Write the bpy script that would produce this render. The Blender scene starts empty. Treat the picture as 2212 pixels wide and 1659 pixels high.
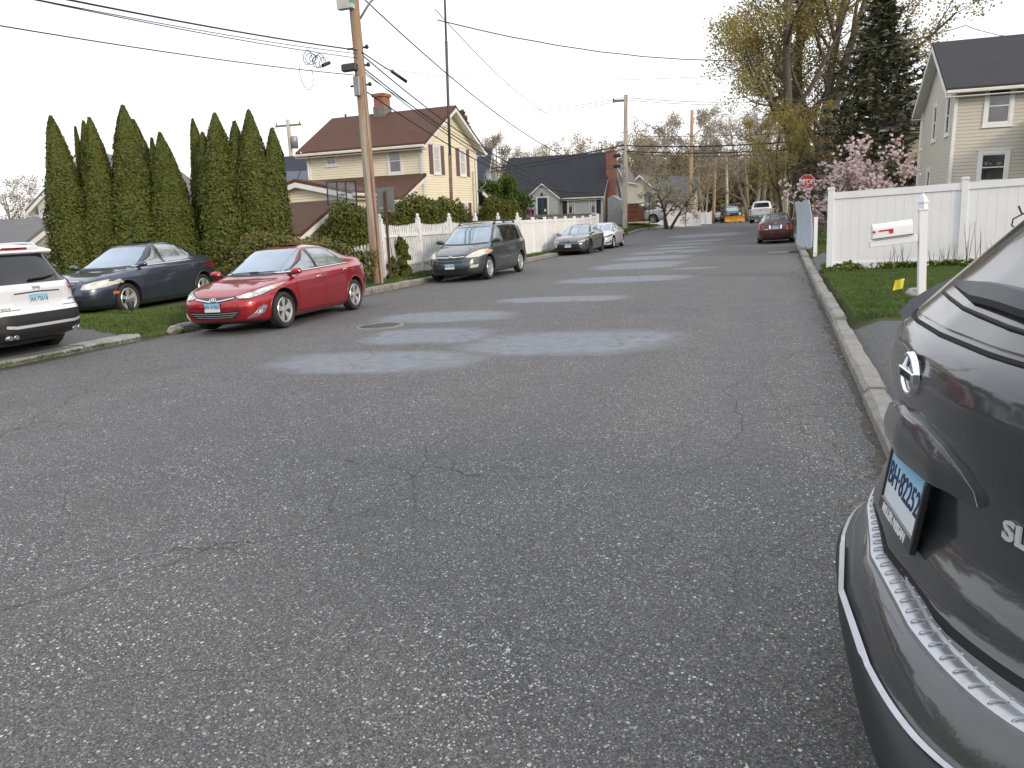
import bpy, bmesh, math, random
from math import sin, cos, tan, pi, radians, sqrt, atan2, degrees
from mathutils import Vector, Matrix
from mathutils.bvhtree import BVHTree
from mathutils.geometry import delaunay_2d_cdt
from mathutils import noise as mnoise

# ------------------------------------------------------------------ camera, world, sun
SC = bpy.context.scene
COL = SC.collection
FPX, PITCH, ROLL, CAMH, YAW = 750.0, radians(11.8), radians(-3.58), 1.513, radians(20)
def _axes():
    fw = Vector((0, cos(PITCH), -sin(PITCH))); up = Vector((0, sin(PITCH), cos(PITCH))); rt = Vector((1, 0, 0))
    a = cos(ROLL)*rt + sin(ROLL)*up; b = -sin(ROLL)*rt + cos(ROLL)*up
    Z = Matrix.Rotation(YAW, 3, 'Z')
    return Z @ a, Z @ b, Z @ fw
RT, UPV, FW = _axes()
cam_d = bpy.data.cameras.new('camera'); cam = bpy.data.objects.new('camera', cam_d); COL.objects.link(cam)
m3 = Matrix((RT, UPV, -FW)).transposed()
cam.matrix_world = Matrix.Translation((0, 0, CAMH)) @ m3.to_4x4()
cam_d.sensor_width = 36; cam_d.lens = FPX/1024*36; cam_d.clip_end = 2000; cam_d.clip_start = 0.05
SC.camera = cam

SUN_AZ, SUN_EL = radians(118), radians(18)      # azimuth clockwise from +Y
world = bpy.data.worlds.new("World"); SC.world = world; world.use_nodes = True
nt = world.node_tree; nt.nodes.clear()
wo = nt.nodes.new('ShaderNodeOutputWorld'); bg = nt.nodes.new('ShaderNodeBackground')
sky = nt.nodes.new('ShaderNodeTexSky'); sky.sky_type = 'NISHITA'; sky.sun_disc = False
sky.sun_elevation = SUN_EL; sky.sun_rotation = SUN_AZ; sky.air_density = 1.0; sky.dust_density = 2.0
tc = nt.nodes.new('ShaderNodeTexCoord')
mp = nt.nodes.new('ShaderNodeMapping'); mp.inputs['Scale'].default_value = (1.2, 1.2, 4.0)
nz = nt.nodes.new('ShaderNodeTexNoise'); nz.inputs['Scale'].default_value = 1.6; nz.inputs['Detail'].default_value = 6
cr = nt.nodes.new('ShaderNodeValToRGB'); cr.color_ramp.elements[0].position = .30; cr.color_ramp.elements[1].position = .70
cr.color_ramp.elements[0].color = (8.1, 8.5, 9.4, 1); cr.color_ramp.elements[1].color = (10.2, 10.1, 10.1, 1)
mx = nt.nodes.new('ShaderNodeMix'); mx.data_type = 'RGBA'; mx.inputs[0].default_value = .86
nt.links.new(tc.outputs['Generated'], mp.inputs[0]); nt.links.new(mp.outputs[0], nz.inputs[0]); nt.links.new(nz.outputs[0], cr.inputs[0])
nt.links.new(sky.outputs[0], mx.inputs[6]); nt.links.new(cr.outputs[0], mx.inputs[7])
nt.links.new(mx.outputs[2], bg.inputs[0]); bg.inputs[1].default_value = 0.115
nt.links.new(bg.outputs[0], wo.inputs[0])
sd = bpy.data.lights.new('sun', 'SUN'); sun = bpy.data.objects.new('sun', sd); COL.objects.link(sun)
sd.energy = 1.5; sd.angle = radians(12); sd.color = (1, .85, .66)
sdir = Vector((sin(SUN_AZ)*cos(SUN_EL), cos(SUN_AZ)*cos(SUN_EL), sin(SUN_EL)))
sun.rotation_euler = sdir.to_track_quat('Z', 'Y').to_euler()
SC.view_settings.view_transform = 'Standard'; SC.view_settings.look = 'None'
SC.view_settings.exposure = 0.41; SC.view_settings.gamma = 1.0; SC.view_settings.use_curve_mapping = False

# ------------------------------------------------------------------ helpers
TILT = 0.03     # the street slopes a little across: true plumb leans 1.7 degrees against it
rnd = random.Random(7)
def at(px, py, X=None, Y=None, Z=None):
    d = FW + (px-512)/FPX*RT - (py-384)/FPX*UPV
    t = X/d.x if X is not None else (Y/d.y if Y is not None else (Z-CAMH)/d.z)
    return Vector((0, 0, CAMH)) + d*t
def ad(px, py, **k):            # same, in the 2212 px wide view of the photograph
    return at(px*1024/2212, py*1024/2212, **k)
def lerp(a, b, t): return a+(b-a)*t
def interp(keys, x):
    if x <= keys[0][0]: return keys[0][1]
    for (a, va), (b, vb) in zip(keys, keys[1:]):
        if x <= b: return va+(vb-va)*(x-a)/(b-a) if b > a else vb
    return keys[-1][1]
def smooth(a, b, x):
    t = min(1, max(0, (x-a)/(b-a))); return t*t*(3-2*t)

def terr(x, y):                 # road level: flat near, climbing a little beyond the corner
    base = smooth(44, 62, y)*(0.52 + 0.30*smooth(-6, -16, x)) - 0.15*smooth(75, 110, y)
    return base
def gz(x, y):                   # ground level off the road
    z = terr(x, y)
    if x > .9: z += .12 + .03*smooth(1, 6, x) - .085*smooth(10.8, 10.3, y)
    elif x < -10.55: z += .12 + .13*smooth(-10.6, -12.0, x) - .085*smooth(10.8, 10.2, y)*smooth(-14, -11, x)
    else: z += -.06
    return z

class MB:
    def __init__(s): s.v = []; s.f = []; s.m = []; s.sm = []
    def add(s, vs, fs, mi=0, smo=False):
        o = len(s.v); s.v.extend([tuple(v) for v in vs])
        for f in fs: s.f.append(tuple(i+o for i in f)); s.m.append(mi); s.sm.append(smo)
    def box(s, x0, x1, y0, y1, z0, z1, mi=0, M=None):
        vs = [Vector(p) for p in ((x0,y0,z0),(x1,y0,z0),(x1,y1,z0),(x0,y1,z0),(x0,y0,z1),(x1,y0,z1),(x1,y1,z1),(x0,y1,z1))]
        if M: vs = [M @ v for v in vs]
        s.add(vs, [(0,3,2,1),(4,5,6,7),(0,1,5,4),(1,2,6,5),(2,3,7,6),(3,0,4,7)], mi)
    def bbox(s, x0, x1, y0, y1, z0, z1, b=.01, mi=0, M=None):       # bevelled box
        pts = []
        for zz, i in ((z0, b), (z0+b, 0), (z1-b, 0), (z1, b)):
            X0, X1, Y0, Y1 = x0+i, x1-i, y0+i, y1-i; c = b*.7
            pts += [(X0+c,Y0,zz),(X1-c,Y0,zz),(X1,Y0+c,zz),(X1,Y1-c,zz),(X1-c,Y1,zz),(X0+c,Y1,zz),(X0,Y1-c,zz),(X0,Y0+c,zz)]
        vs = [Vector(p) for p in pts]
        if M: vs = [M @ v for v in vs]
        fs = [tuple(range(7,-1,-1)), tuple(range(24,32))]
        for r in range(3):
            for k in range(8): fs.append((r*8+k, r*8+(k+1)%8, r*8+8+(k+1)%8, r*8+8+k))
        s.add(vs, fs, mi)
    def prism(s, poly, axis, a, b, mi=0, M=None):   # poly 2D (ccw) extruded along axis ('x': poly=(y,z); 'y': poly=(x,z); 'z': poly=(x,y))
        def P(p, t): return {'x': (t, p[0], p[1]), 'y': (p[0], t, p[1]), 'z': (p[0], p[1], t)}[axis]
        n = len(poly); vs = [Vector(P(p, a)) for p in poly]+[Vector(P(p, b)) for p in poly]
        if M: vs = [M @ v for v in vs]
        s.add(vs, [tuple(range(n))[::-1], tuple(range(n, 2*n))]+[(i, (i+1) % n, n+(i+1) % n, n+i) for i in range(n)], mi)
    def tube(s, pts, rs, n=8, mi=0, cap=True, smo=True):
        pts = [Vector(p) for p in pts]
        if not hasattr(rs, '__len__'): rs = [rs]*len(pts)
        o = len(s.v); ref = None
        for i, p in enumerate(pts):
            d = (pts[min(i+1, len(pts)-1)]-pts[max(i-1, 0)]).normalized()
            if ref is None: ref = Vector((1, 0, 0)) if abs(d.x) < .8 else Vector((0, 1, 0))
            a = (ref-d*ref.dot(d)).normalized(); ref = a; b = d.cross(a)
            for k in range(n):
                t = 2*pi*k/n; s.v.append(tuple(p+(a*cos(t)+b*sin(t))*rs[i]))
        for i in range(len(pts)-1):
            for k in range(n):
                s.f.append((o+i*n+k, o+i*n+(k+1) % n, o+(i+1)*n+(k+1) % n, o+(i+1)*n+k)); s.m.append(mi); s.sm.append(smo)
        if cap:
            s.f.append(tuple(o+k for k in range(n))[::-1]); s.m.append(mi); s.sm.append(False)
            e = o+(len(pts)-1)*n; s.f.append(tuple(e+k for k in range(n))); s.m.append(mi); s.sm.append(False)
    def lathe(s, prof, axis='y', n=32, c=(0,0,0), mi=0, smo=True, closed=False):  # prof: (radius, along axis)
        o = len(s.v); c = Vector(c)
        for r, h in prof:
            for k in range(n):
                t = 2*pi*k/n
                p = {'y': (r*cos(t), h, r*sin(t)), 'z': (r*cos(t), r*sin(t), h), 'x': (h, r*cos(t), r*sin(t))}[axis]
                s.v.append(tuple(c+Vector(p)))
        m = len(prof)
        for i in range(m if closed else m-1):
            j = (i+1) % m
            for k in range(n):
                s.f.append((o+i*n+k, o+i*n+(k+1) % n, o+j*n+(k+1) % n, o+j*n+k)); s.m.append(mi); s.sm.append(smo)
    def build(s, name, mats, parent=None, loc=None, fix=True, sharp=None):
        me = bpy.data.meshes.new(name); me.from_pydata(s.v, [], s.f)
        if not isinstance(mats, (list, tuple)): mats = [mats]
        for m in mats: me.materials.append(m)
        me.polygons.foreach_set('material_index', s.m); me.polygons.foreach_set('use_smooth', s.sm)
        if fix:
            bm = bmesh.new(); bm.from_mesh(me); bmesh.ops.recalc_face_normals(bm, faces=bm.faces); bm.to_mesh(me); bm.free()
        if sharp: me.set_sharp_from_angle(angle=radians(sharp))
        me.update()
        return link(name, me, parent, loc)
def link(name, me, parent=None, loc=None):
    o = bpy.data.objects.new(name, me); COL.objects.link(o)
    if parent: o.parent = parent
    if loc: o.location = loc
    return o
def tag(o, label=None, cat=None, group=None, kind=None):
    if label: o['label'] = label
    if cat: o['category'] = cat
    if group: o['group'] = group
    if kind: o['kind'] = kind
    return o
def empty(name, loc, label, cat, group=None, rz=0, tilt=False):
    o = bpy.data.objects.new(name, None); COL.objects.link(o); o.location = loc; o.empty_display_size = .3
    o.rotation_euler = (0, TILT if tilt else 0, rz)
    return tag(o, label, cat, group)
def copy_tree(o, parent=None):
    c = o.copy(); COL.objects.link(c); c.parent = parent
    for ch in list(o.children): copy_tree(ch, c)
    return c
def text_mesh(txt, size, ext=.002, name='lettering', space=1.0, bold=0.0):
    cu = bpy.data.curves.new(name, 'FONT'); cu.body = txt; cu.size = size; cu.extrude = ext; cu.align_x = 'CENTER'; cu.align_y = 'CENTER'
    cu.space_character = space; cu.offset = bold; cu.resolution_u = 3
    ob = bpy.data.objects.new(name, cu); COL.objects.link(ob)
    dg = bpy.context.evaluated_depsgraph_get(); dg.update()
    me = bpy.data.meshes.new_from_object(ob.evaluated_get(dg)); bpy.data.objects.remove(ob); bpy.data.curves.remove(cu)
    return me
def add_text(txt, size, mat, parent, M, ext=.002, name='lettering', space=1.0, bold=0.0, sx=1.0):
    me = text_mesh(txt, size, ext, name, space, bold); me.transform(M @ Matrix.Diagonal((sx, 1, 1, 1))); me.materials.clear(); me.materials.append(mat)
    return link(name, me, parent)

# ------------------------------------------------------------------ materials
def mat(name, col, rough=.6, metal=0., coat=0., spec=.5, bump=None, var=None, coat_r=.05, trans=0, ior=1.5, emit=None):
    """bump: (scale, strength, distance); var: (scale, col2, lo, hi)"""
    m = bpy.data.materials.new(name); m.use_nodes = True; t = m.node_tree; b = t.nodes['Principled BSDF']
    b.inputs['Base Color'].default_value = (*col, 1); b.inputs['Roughness'].default_value = rough; b.inputs['Metallic'].default_value = metal
    b.inputs['Coat Weight'].default_value = coat; b.inputs['Coat Roughness'].default_value = coat_r; b.inputs['Specular IOR Level'].default_value = spec
    b.inputs['Transmission Weight'].default_value = trans; b.inputs['IOR'].default_value = ior
    tcn = t.nodes.new('ShaderNodeTexCoord')
    if var:
        n = t.nodes.new('ShaderNodeTexNoise'); n.inputs['Scale'].default_value = var[0]; n.inputs['Detail'].default_value = 5
        r = t.nodes.new('ShaderNodeValToRGB'); r.color_ramp.elements[0].position = var[2]; r.color_ramp.elements[1].position = var[3]
        r.color_ramp.elements[0].color = (*col, 1); r.color_ramp.elements[1].color = (*var[1], 1)
        t.links.new(tcn.outputs['Object'], n.inputs[0]); t.links.new(n.outputs[0], r.inputs[0]); t.links.new(r.outputs[0], b.inputs['Base Color'])
    if bump:
        n = t.nodes.new('ShaderNodeTexNoise'); n.inputs['Scale'].default_value = bump[0]; n.inputs['Detail'].default_value = 4
        bp = t.nodes.new('ShaderNodeBump'); bp.inputs['Strength'].default_value = bump[1]; bp.inputs['Distance'].default_value = bump[2]
        t.links.new(tcn.outputs['Object'], n.inputs[0]); t.links.new(n.outputs[0], bp.inputs['Height']); t.links.new(bp.outputs[0], b.inputs['Normal'])
    return m
def nodes(m): return m.node_tree, m.node_tree.nodes['Principled BSDF']
class NG:       # tiny node-graph helper
    def __init__(s, m): s.t = m.node_tree; s.b = s.t.nodes['Principled BSDF']
    def n(s, typ, **k):
        x = s.t.nodes.new(typ)
        for a, v in k.items(): setattr(x, a, v)
        return x
    def l(s, a, b): s.t.links.new(a, b)
    def math(s, op, a, b=None, c=None, clamp=False):
        x = s.n('ShaderNodeMath', operation=op); x.use_clamp = clamp
        for i, v in enumerate((a, b, c)):
            if v is None: continue
            if isinstance(v, (int, float)): x.inputs[i].default_value = v
            else: s.l(v, x.inputs[i])
        return x.outputs[0]
    def ramp(s, v, stops):
        x = s.n('ShaderNodeValToRGB'); e = x.color_ramp.elements
        while len(e) < len(stops): e.new(.5)
        for el, (p, c) in zip(e, stops): el.position = p; el.color = (*c, 1) if len(c) == 3 else c
        s.l(v, x.inputs[0]); return x.outputs[0]
    def mix(s, f, a, b):
        x = s.n('ShaderNodeMix', data_type='RGBA')
        for i, v in ((0, f), (6, a), (7, b)):
            if isinstance(v, (int, float)): x.inputs[i].default_value = v
            elif isinstance(v, tuple): x.inputs[i].default_value = (*v, 1)
            else: s.l(v, x.inputs[i])
        return x.outputs[2]
    def noise(s, vec, scale, detail=4, rough=.5, dist=0):
        x = s.n('ShaderNodeTexNoise'); x.inputs['Scale'].default_value = scale; x.inputs['Detail'].default_value = detail
        x.inputs['Roughness'].default_value = rough; x.inputs['Distortion'].default_value = dist; s.l(vec, x.inputs[0]); return x
    def bump(s, h, strength=.3, dist=.01):
        x = s.n('ShaderNodeBump'); x.inputs['Strength'].default_value = strength; x.inputs['Distance'].default_value = dist
        s.l(h, x.inputs['Height']); s.l(x.outputs[0], s.b.inputs['Normal'])
def paint(name, col, metal=.35, rough=.32, dirt=.0, coat=1.0):
    m = mat(name, col, rough, metal, coat=coat, coat_r=.03); g = NG(m)
    tcn = g.n('ShaderNodeTexCoord'); v = tcn.outputs['Object']
    n1 = g.noise(v, 3.0, 5); c2 = tuple(min(1, c*.8+.03) for c in col)
    g.l(g.mix(g.math('MULTIPLY', g.ramp(n1.outputs[0], [(.4, (0,0,0)), (.75, (1,1,1))]), .35+dirt), tuple(col), tuple(lerp(c, d, .5) for c, d in zip(col, (.22,.2,.17))) if dirt else c2), g.b.inputs['Base Color'])
    n2 = g.noise(v, 900, 1); g.l(g.math('ADD', g.math('MULTIPLY', n2.outputs[0], .18), rough-.09), g.b.inputs['Roughness'])
    n3 = g.noise(v, 1.7, 3); g.l(g.math('ADD', g.math('MULTIPLY', n3.outputs[0], .08+dirt*.25), .01), g.b.inputs['Coat Roughness'])
    return m
def siding(name, col, exposure=.115, dirt=(.3,.3,.28)):
    m = mat(name, col, .55); g = NG(m); tcn = g.n('ShaderNodeTexCoord'); v = tcn.outputs['Object']
    sp = g.n('ShaderNodeSeparateXYZ'); g.l(v, sp.inputs[0])
    fr = g.math('FRACT', g.math('MULTIPLY', sp.outputs[2], 1/exposure))
    nz_ = g.noise(v, 1.3, 5); nf = g.noise(v, 40, 2)
    base = g.mix(g.math('MULTIPLY', g.ramp(nz_.outputs[0], [(.45,(0,0,0)),(.8,(1,1,1))]), .35), tuple(col), tuple(c*.82 for c in col))
    row = g.math('FLOOR', g.math('MULTIPLY', sp.outputs[2], 1/exposure))
    wn = g.n('ShaderNodeTexWhiteNoise', noise_dimensions='1D'); g.l(row, wn.inputs['W'])
    base = g.mix(g.math('MULTIPLY', wn.outputs[0], .25), base, tuple(c*.88 for c in col))
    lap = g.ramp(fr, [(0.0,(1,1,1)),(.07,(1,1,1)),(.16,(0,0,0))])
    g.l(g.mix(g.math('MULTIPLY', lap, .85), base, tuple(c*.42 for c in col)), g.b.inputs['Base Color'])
    h = g.math('ADD', g.math('MULTIPLY', fr, -1), g.math('MULTIPLY', nf.outputs[0], .05))
    g.bump(h, .8, .012)
    return m
def shingle(name, col):
    m = mat(name, col, .9); g = NG(m); tcn = g.n('ShaderNodeTexCoord'); v = tcn.outputs['Object']
    sp = g.n('ShaderNodeSeparateXYZ'); g.l(v, sp.inputs[0])
    n = g.noise(v, 60, 3, .7); n2 = g.noise(v, 1.2, 6, .6); n3 = g.noise(v, 7, 3)
    c = g.mix(g.ramp(n.outputs[0], [(.3,(0,0,0)),(.7,(1,1,1))]), tuple(x*.62 for x in col), tuple(x*1.35 for x in col))
    c = g.mix(g.math('MULTIPLY', g.ramp(n2.outputs[0], [(.45,(0,0,0)),(.72,(1,1,1))]), .45), c, tuple(x*.55 for x in col))
    fr = g.math('FRACT', g.math('MULTIPLY', sp.outputs[2], 1/.075))
    c = g.mix(g.math('MULTIPLY', g.ramp(fr, [(0,(1,1,1)),(.2,(0,0,0))]), .5), c, tuple(x*.35 for x in col))
    c = g.mix(g.math('MULTIPLY', n3.outputs[0], .35), c, tuple(x*1.25 for x in col))
    g.l(c, g.b.inputs['Base Color']); g.bump(g.math('SUBTRACT', n.outputs[0], fr), .6, .01)
    return m
def brick(name, a, b, mortar, sc=1.0):
    m = mat(name, a, .85); g = NG(m); tcn = g.n('ShaderNodeTexCoord')
    sp = g.n('ShaderNodeSeparateXYZ'); g.l(tcn.outputs['Object'], sp.inputs[0]); cb = g.n('ShaderNodeCombineXYZ')
    g.l(g.math('ADD', sp.outputs[0], sp.outputs[1]), cb.inputs[0]); g.l(sp.outputs[2], cb.inputs[1])
    bt = g.n('ShaderNodeTexBrick'); bt.inputs['Scale'].default_value = sc; bt.inputs['Brick Width'].default_value = .21; bt.inputs['Row Height'].default_value = .072
    bt.inputs['Mortar Size'].default_value = .008; bt.inputs['Color1'].default_value = (*a, 1); bt.inputs['Color2'].default_value = (*b, 1); bt.inputs['Mortar'].default_value = (*mortar, 1)
    g.l(cb.outputs[0], bt.inputs['Vector']); n = g.noise(tcn.outputs['Object'], 2.5, 5)
    g.l(g.mix(g.math('MULTIPLY', g.ramp(n.outputs[0], [(.4,(0,0,0)),(.7,(1,1,1))]), .4), bt.outputs[0], (.10,.08,.07)), g.b.inputs['Base Color'])
    g.bump(g.math('SUBTRACT', 1, bt.outputs['Fac']), .5, .008)
    return m
def leafmat(name, cols, rough=.6, scale=1.2, sub=.25):
    """foliage colour varies by clump and by leaf, with a little light through the leaf"""
    m = mat(name, cols[0], rough, spec=.25); g = NG(m); tcn = g.n('ShaderNodeTexCoord')
    n = g.noise(tcn.outputs['Object'], scale, 4, .7); gm = g.n('ShaderNodeNewGeometry')
    f = g.math('ADD', g.math('MULTIPLY', n.outputs[0], .75), g.math('MULTIPLY', gm.outputs['Random Per Island'], .45))
    k = len(cols); st = [(.32+.5*i/(k-1), c) for i, c in enumerate(cols)]
    c = g.ramp(f, st); g.l(c, g.b.inputs['Base Color'])
    if sub:
        tr = g.n('ShaderNodeBsdfTranslucent'); g.l(c, tr.inputs[0]); ms = g.n('ShaderNodeMixShader'); ms.inputs[0].default_value = sub
        out = g.t.nodes['Material Output']; g.l(g.b.outputs[0], ms.inputs[1]); g.l(tr.outputs[0], ms.inputs[2]); g.l(ms.outputs[0], out.inputs[0])
    return m

M = {}
M['white_vinyl'] = mat('white_vinyl', (.82,.83,.84), .42, bump=(3,.15,.01), var=(1.4,(.72,.73,.71),.5,.85))
M['old_white'] = mat('old_white', (.74,.75,.76), .6, var=(6,(.48,.46,.42),.52,.8), bump=(20,.2,.005))
M['blue_white'] = mat('blue_white', (.52,.60,.68), .5, var=(3,(.40,.46,.52),.4,.8))
M['trim'] = mat('trim', (.78,.78,.76), .5, var=(2,(.66,.66,.64),.4,.8))
M['gutter'] = mat('gutter', (.72,.68,.58), .45, var=(2,(.6,.56,.48),.4,.8))
M['yellow_siding'] = siding('yellow_siding', (.84,.765,.58))
M['beige_siding'] = siding('beige_siding', (.56,.52,.44), .13)
M['gray_siding'] = siding('gray_siding', (.46,.45,.42))
M['pale_siding'] = siding('pale_siding', (.62,.60,.53))
M['white_siding'] = siding('white_siding', (.74,.75,.78))
M['cream_wall'] = mat('cream_wall', (.58,.50,.36), .7, var=(1,(.5,.43,.3),.4,.7))
M['brown_roof'] = shingle('brown_roof', (.095,.044,.029))
M['dark_roof'] = shingle('dark_roof', (.037,.038,.045))
M['gray_roof'] = shingle('gray_roof', (.16,.16,.17))
M['blue_roof'] = shingle('blue_roof', (.035,.042,.06))
M['brick'] = brick('brick', (.42,.13,.07), (.30,.085,.05), (.34,.25,.2))
M['render'] = mat('cement_render', (.20,.19,.16), .9, bump=(12,.3,.02), var=(3,(.13,.12,.10),.4,.7))
M['shutter'] = mat('shutter_mauve', (.17,.095,.11), .6)
M['black_shutter'] = mat('shutter_black', (.02,.021,.026), .5)
M['door_blue'] = mat('door_blue', (.015,.06,.09), .4)
M['curtain'] = mat('curtain', (.55,.56,.54), .8, var=(8,(.38,.40,.40),.35,.75))
M['pane'] = mat('window_pane', (.028,.031,.035), .03, metal=.0, spec=.9, coat=1.0, coat_r=.01, var=(1.6,(.09,.09,.085),.45,.75))
M['black'] = mat('black_plastic', (.018,.019,.021), .45, bump=(300,.1,.001))
M['black_gloss'] = mat('black_gloss', (.012,.012,.013), .12, coat=.6)
M['dark_under'] = mat('underbody', (.010,.010,.011), .9)
M['rubber'] = mat('rubber', (.022,.022,.023), .75, bump=(80,.25,.003), var=(9,(.045,.042,.038),.45,.8))
M['alloy'] = mat('alloy', (.74,.75,.77), .28, metal=.65, var=(30,(.56,.55,.53),.5,.8))
M['alloy_dark'] = mat('alloy_dark', (.06,.06,.065), .4, metal=.6)
M['chrome'] = mat('chrome', (.78,.79,.82), .09, metal=1.0)
M['steel_tread'] = mat('steel_tread', (.50,.52,.55), .30, metal=.85, var=(25,(.42,.44,.46),.45,.75))
M['lamp_lens'] = mat('lamp_lens', (.62,.64,.66), .08, metal=.25, coat=1.0, var=(14,(.25,.26,.28),.42,.62))
M['lamp_old'] = mat('lamp_old', (.62,.60,.50), .2, metal=.1, coat=1.0, var=(9,(.5,.48,.40),.4,.7))
M['lamp_core'] = mat('lamp_core', (.85,.83,.78), .06, metal=.9)
M['red_lens'] = mat('red_lens', (.30,.008,.012), .12, coat=1.0, var=(10,(.14,.004,.006),.4,.7))
M['dark_lens'] = mat('dark_lens', (.022,.026,.045), .08, coat=1.0)  # navy tint holds the sky reflected in the near SUV's dark red lens
M['amber'] = mat('amber', (.75,.16,.02), .2, coat=1.0)
M['plate_white'] = mat('plate_white', (.70,.74,.76), .35)
M['plate_ink'] = mat('plate_ink', (.015,.03,.10), .5)
M['white_ink'] = mat('white_lettering', (.72,.72,.72), .5)
M['galv'] = mat('galvanised', (.33,.34,.35), .5, metal=.4, var=(5,(.24,.24,.25),.4,.7))
M['rust'] = mat('rust', (.115,.062,.042), .85, var=(8,(.06,.045,.04),.4,.65), bump=(30,.3,.004))
M['rusty_pipe'] = mat('rusty_pipe', (.15,.08,.055), .8, var=(5,(.22,.15,.11),.4,.65))
M['cable'] = mat('cable', (.012,.014,.022), .6)
M['wire_gray'] = mat('wire_gray', (.16,.16,.17), .5)
M['sign_back'] = mat('sign_back', (.26,.27,.28), .45, metal=.3, var=(4,(.19,.2,.2),.4,.7))
M['stop_red'] = mat('stop_red', (.52,.02,.02), .4, var=(5,(.40,.03,.03),.4,.7))
M['bark'] = mat('bark', (.10,.078,.058), .9, var=(9,(.055,.042,.032),.4,.65), bump=(22,.6,.02))
M['twig_wood'] = mat('twig_wood', (.30,.26,.20), .9, var=(3,(.22,.19,.15),.4,.7))
M['bark_gray'] = mat('bark_gray', (.13,.112,.092), .9, var=(7,(.09,.08,.065),.4,.65), bump=(18,.5,.02))
M['bark_pale'] = mat('bark_pale', (.30,.26,.20), .9, var=(5,(.20,.17,.13),.4,.65))
M['weathered'] = mat('weathered_wood', (.17,.13,.10), .85, var=(6,(.25,.2,.16),.4,.7), bump=(40,.3,.004))
M['cedar_leaf'] = leafmat('cedar_leaf', [(.040,.056,.010),(.072,.098,.017),(.105,.128,.026),(.140,.125,.028)], sub=.15, scale=2.2)
M['yew_leaf'] = leafmat('yew_leaf', [(.035,.045,.008),(.085,.105,.016),(.15,.155,.026)], sub=.12, scale=2.5)
M['juniper_leaf'] = leafmat('juniper_leaf', [(.040,.052,.012),(.10,.115,.028),(.165,.16,.042),(.17,.12,.05)], sub=.15, scale=2.0)
M['willow_leaf'] = leafmat('spring_leaf', [(.20,.18,.06),(.32,.27,.09),(.44,.36,.14)], sub=.45, scale=.35)
M['olive_leaf'] = leafmat('olive_leaf', [(.11,.105,.045),(.20,.17,.075),(.28,.23,.11)], sub=.35, scale=.3)
M['brown_twig'] = leafmat('brown_twig', [(.27,.235,.19),(.37,.32,.25),(.44,.38,.29)], sub=.2, scale=.3)
M['tan_bud'] = leafmat('tan_bud', [(.24,.19,.115),(.34,.26,.15),(.42,.33,.20)], sub=.3, scale=.3)
M['fresh_leaf'] = leafmat('fresh_leaf', [(.035,.065,.012),(.075,.125,.020),(.115,.175,.03)], sub=.35, scale=1.2)
M['spruce_leaf'] = leafmat('spruce_leaf', [(.034,.042,.030),(.066,.080,.052),(.115,.115,.065),(.15,.13,.07)], sub=.05, scale=.8)
M['magnolia_pink'] = leafmat('magnolia_petal', [(.70,.50,.55),(.82,.68,.71),(.92,.87,.87)], sub=.3, scale=3)
M['magnolia_leaf'] = leafmat('magnolia_bud', [(.22,.18,.12),(.32,.26,.17)], sub=.3, scale=2)
M['dogwood'] = leafmat('dogwood_flower', [(.30,.27,.15),(.52,.48,.34)], sub=.3, scale=2)
M['purple'] = leafmat('purple_bloom', [(.20,.05,.14),(.34,.12,.26)], sub=.3, scale=2)
M['grass_blade'] = leafmat('grass_blade', [(.065,.105,.030),(.11,.17,.045),(.17,.22,.070)], sub=.3, scale=1.4)
M['weed_leaf'] = leafmat('weed_leaf', [(.06,.10,.016),(.13,.18,.03),(.19,.22,.05)], sub=.3, scale=3)
M['concrete_box'] = mat('orange_bin', (.24,.075,.035), .6, var=(3,(.15,.05,.03),.4,.7))
M['stone'] = mat('stone', (.36,.34,.31), .9, var=(5,(.22,.21,.2),.4,.7), bump=(14,.5,.02))
M['yellow_card'] = mat('yellow_card', (.85,.70,.05), .6, var=(40,(.60,.50,.05),.55,.7))

# granite kerb
def granite(name, col):
    m = mat(name, col, .85); g = NG(m); tcn = g.n('ShaderNodeTexCoord'); v = tcn.outputs['Object']
    a = g.noise(v, 90, 3, .7); b = g.noise(v, 3, 6, .65); c = g.noise(v, 16, 4)
    x = g.mix(g.ramp(a.outputs[0], [(.35,(0,0,0)),(.65,(1,1,1))]), tuple(k*.72 for k in col), tuple(k*1.22 for k in col))
    x = g.mix(g.math('MULTIPLY', g.ramp(b.outputs[0], [(.42,(0,0,0)),(.68,(1,1,1))]), .7), x, tuple(k*.5 for k in col))
    g.l(x, g.b.inputs['Base Color']); g.bump(g.math('ADD', a.outputs[0], g.math('MULTIPLY', c.outputs[0], 3)), .7, .012)
    return m
M['granite'] = granite('granite', (.29,.28,.26))
M['granite_gray'] = granite('granite_gray', (.36,.37,.37))
# utility pole wood: weathered grey, warmth of the sunlit side mixed in as colour, long vertical grain
def polewood(name, a, b, c):
    m = mat(name, a, .85); g = NG(m); tcn = g.n('ShaderNodeTexCoord')
    mpn = g.n('ShaderNodeMapping'); mpn.inputs['Scale'].default_value = (14, 14, .55); g.l(tcn.outputs['Object'], mpn.inputs[0])
    n = g.noise(mpn.outputs[0], 1.0, 6, .6); mp2 = g.n('ShaderNodeMapping'); mp2.inputs['Scale'].default_value = (3, 3, .35); g.l(tcn.outputs['Object'], mp2.inputs[0])
    n2 = g.noise(mp2.outputs[0], 1.0, 4, .6)
    x = g.mix(g.ramp(n2.outputs[0], [(.38,(0,0,0)),(.55,(1,1,1))]), a, b); x = g.mix(g.ramp(n.outputs[0], [(.52,(0,0,0)),(.72,(1,1,1))]), x, c)
    g.l(x, g.b.inputs['Base Color']); g.bump(n.outputs[0], .6, .01); return m
M['pole'] = polewood('pole_wood', (.40,.345,.28), (.31,.205,.135), (.13,.08,.055))
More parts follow.
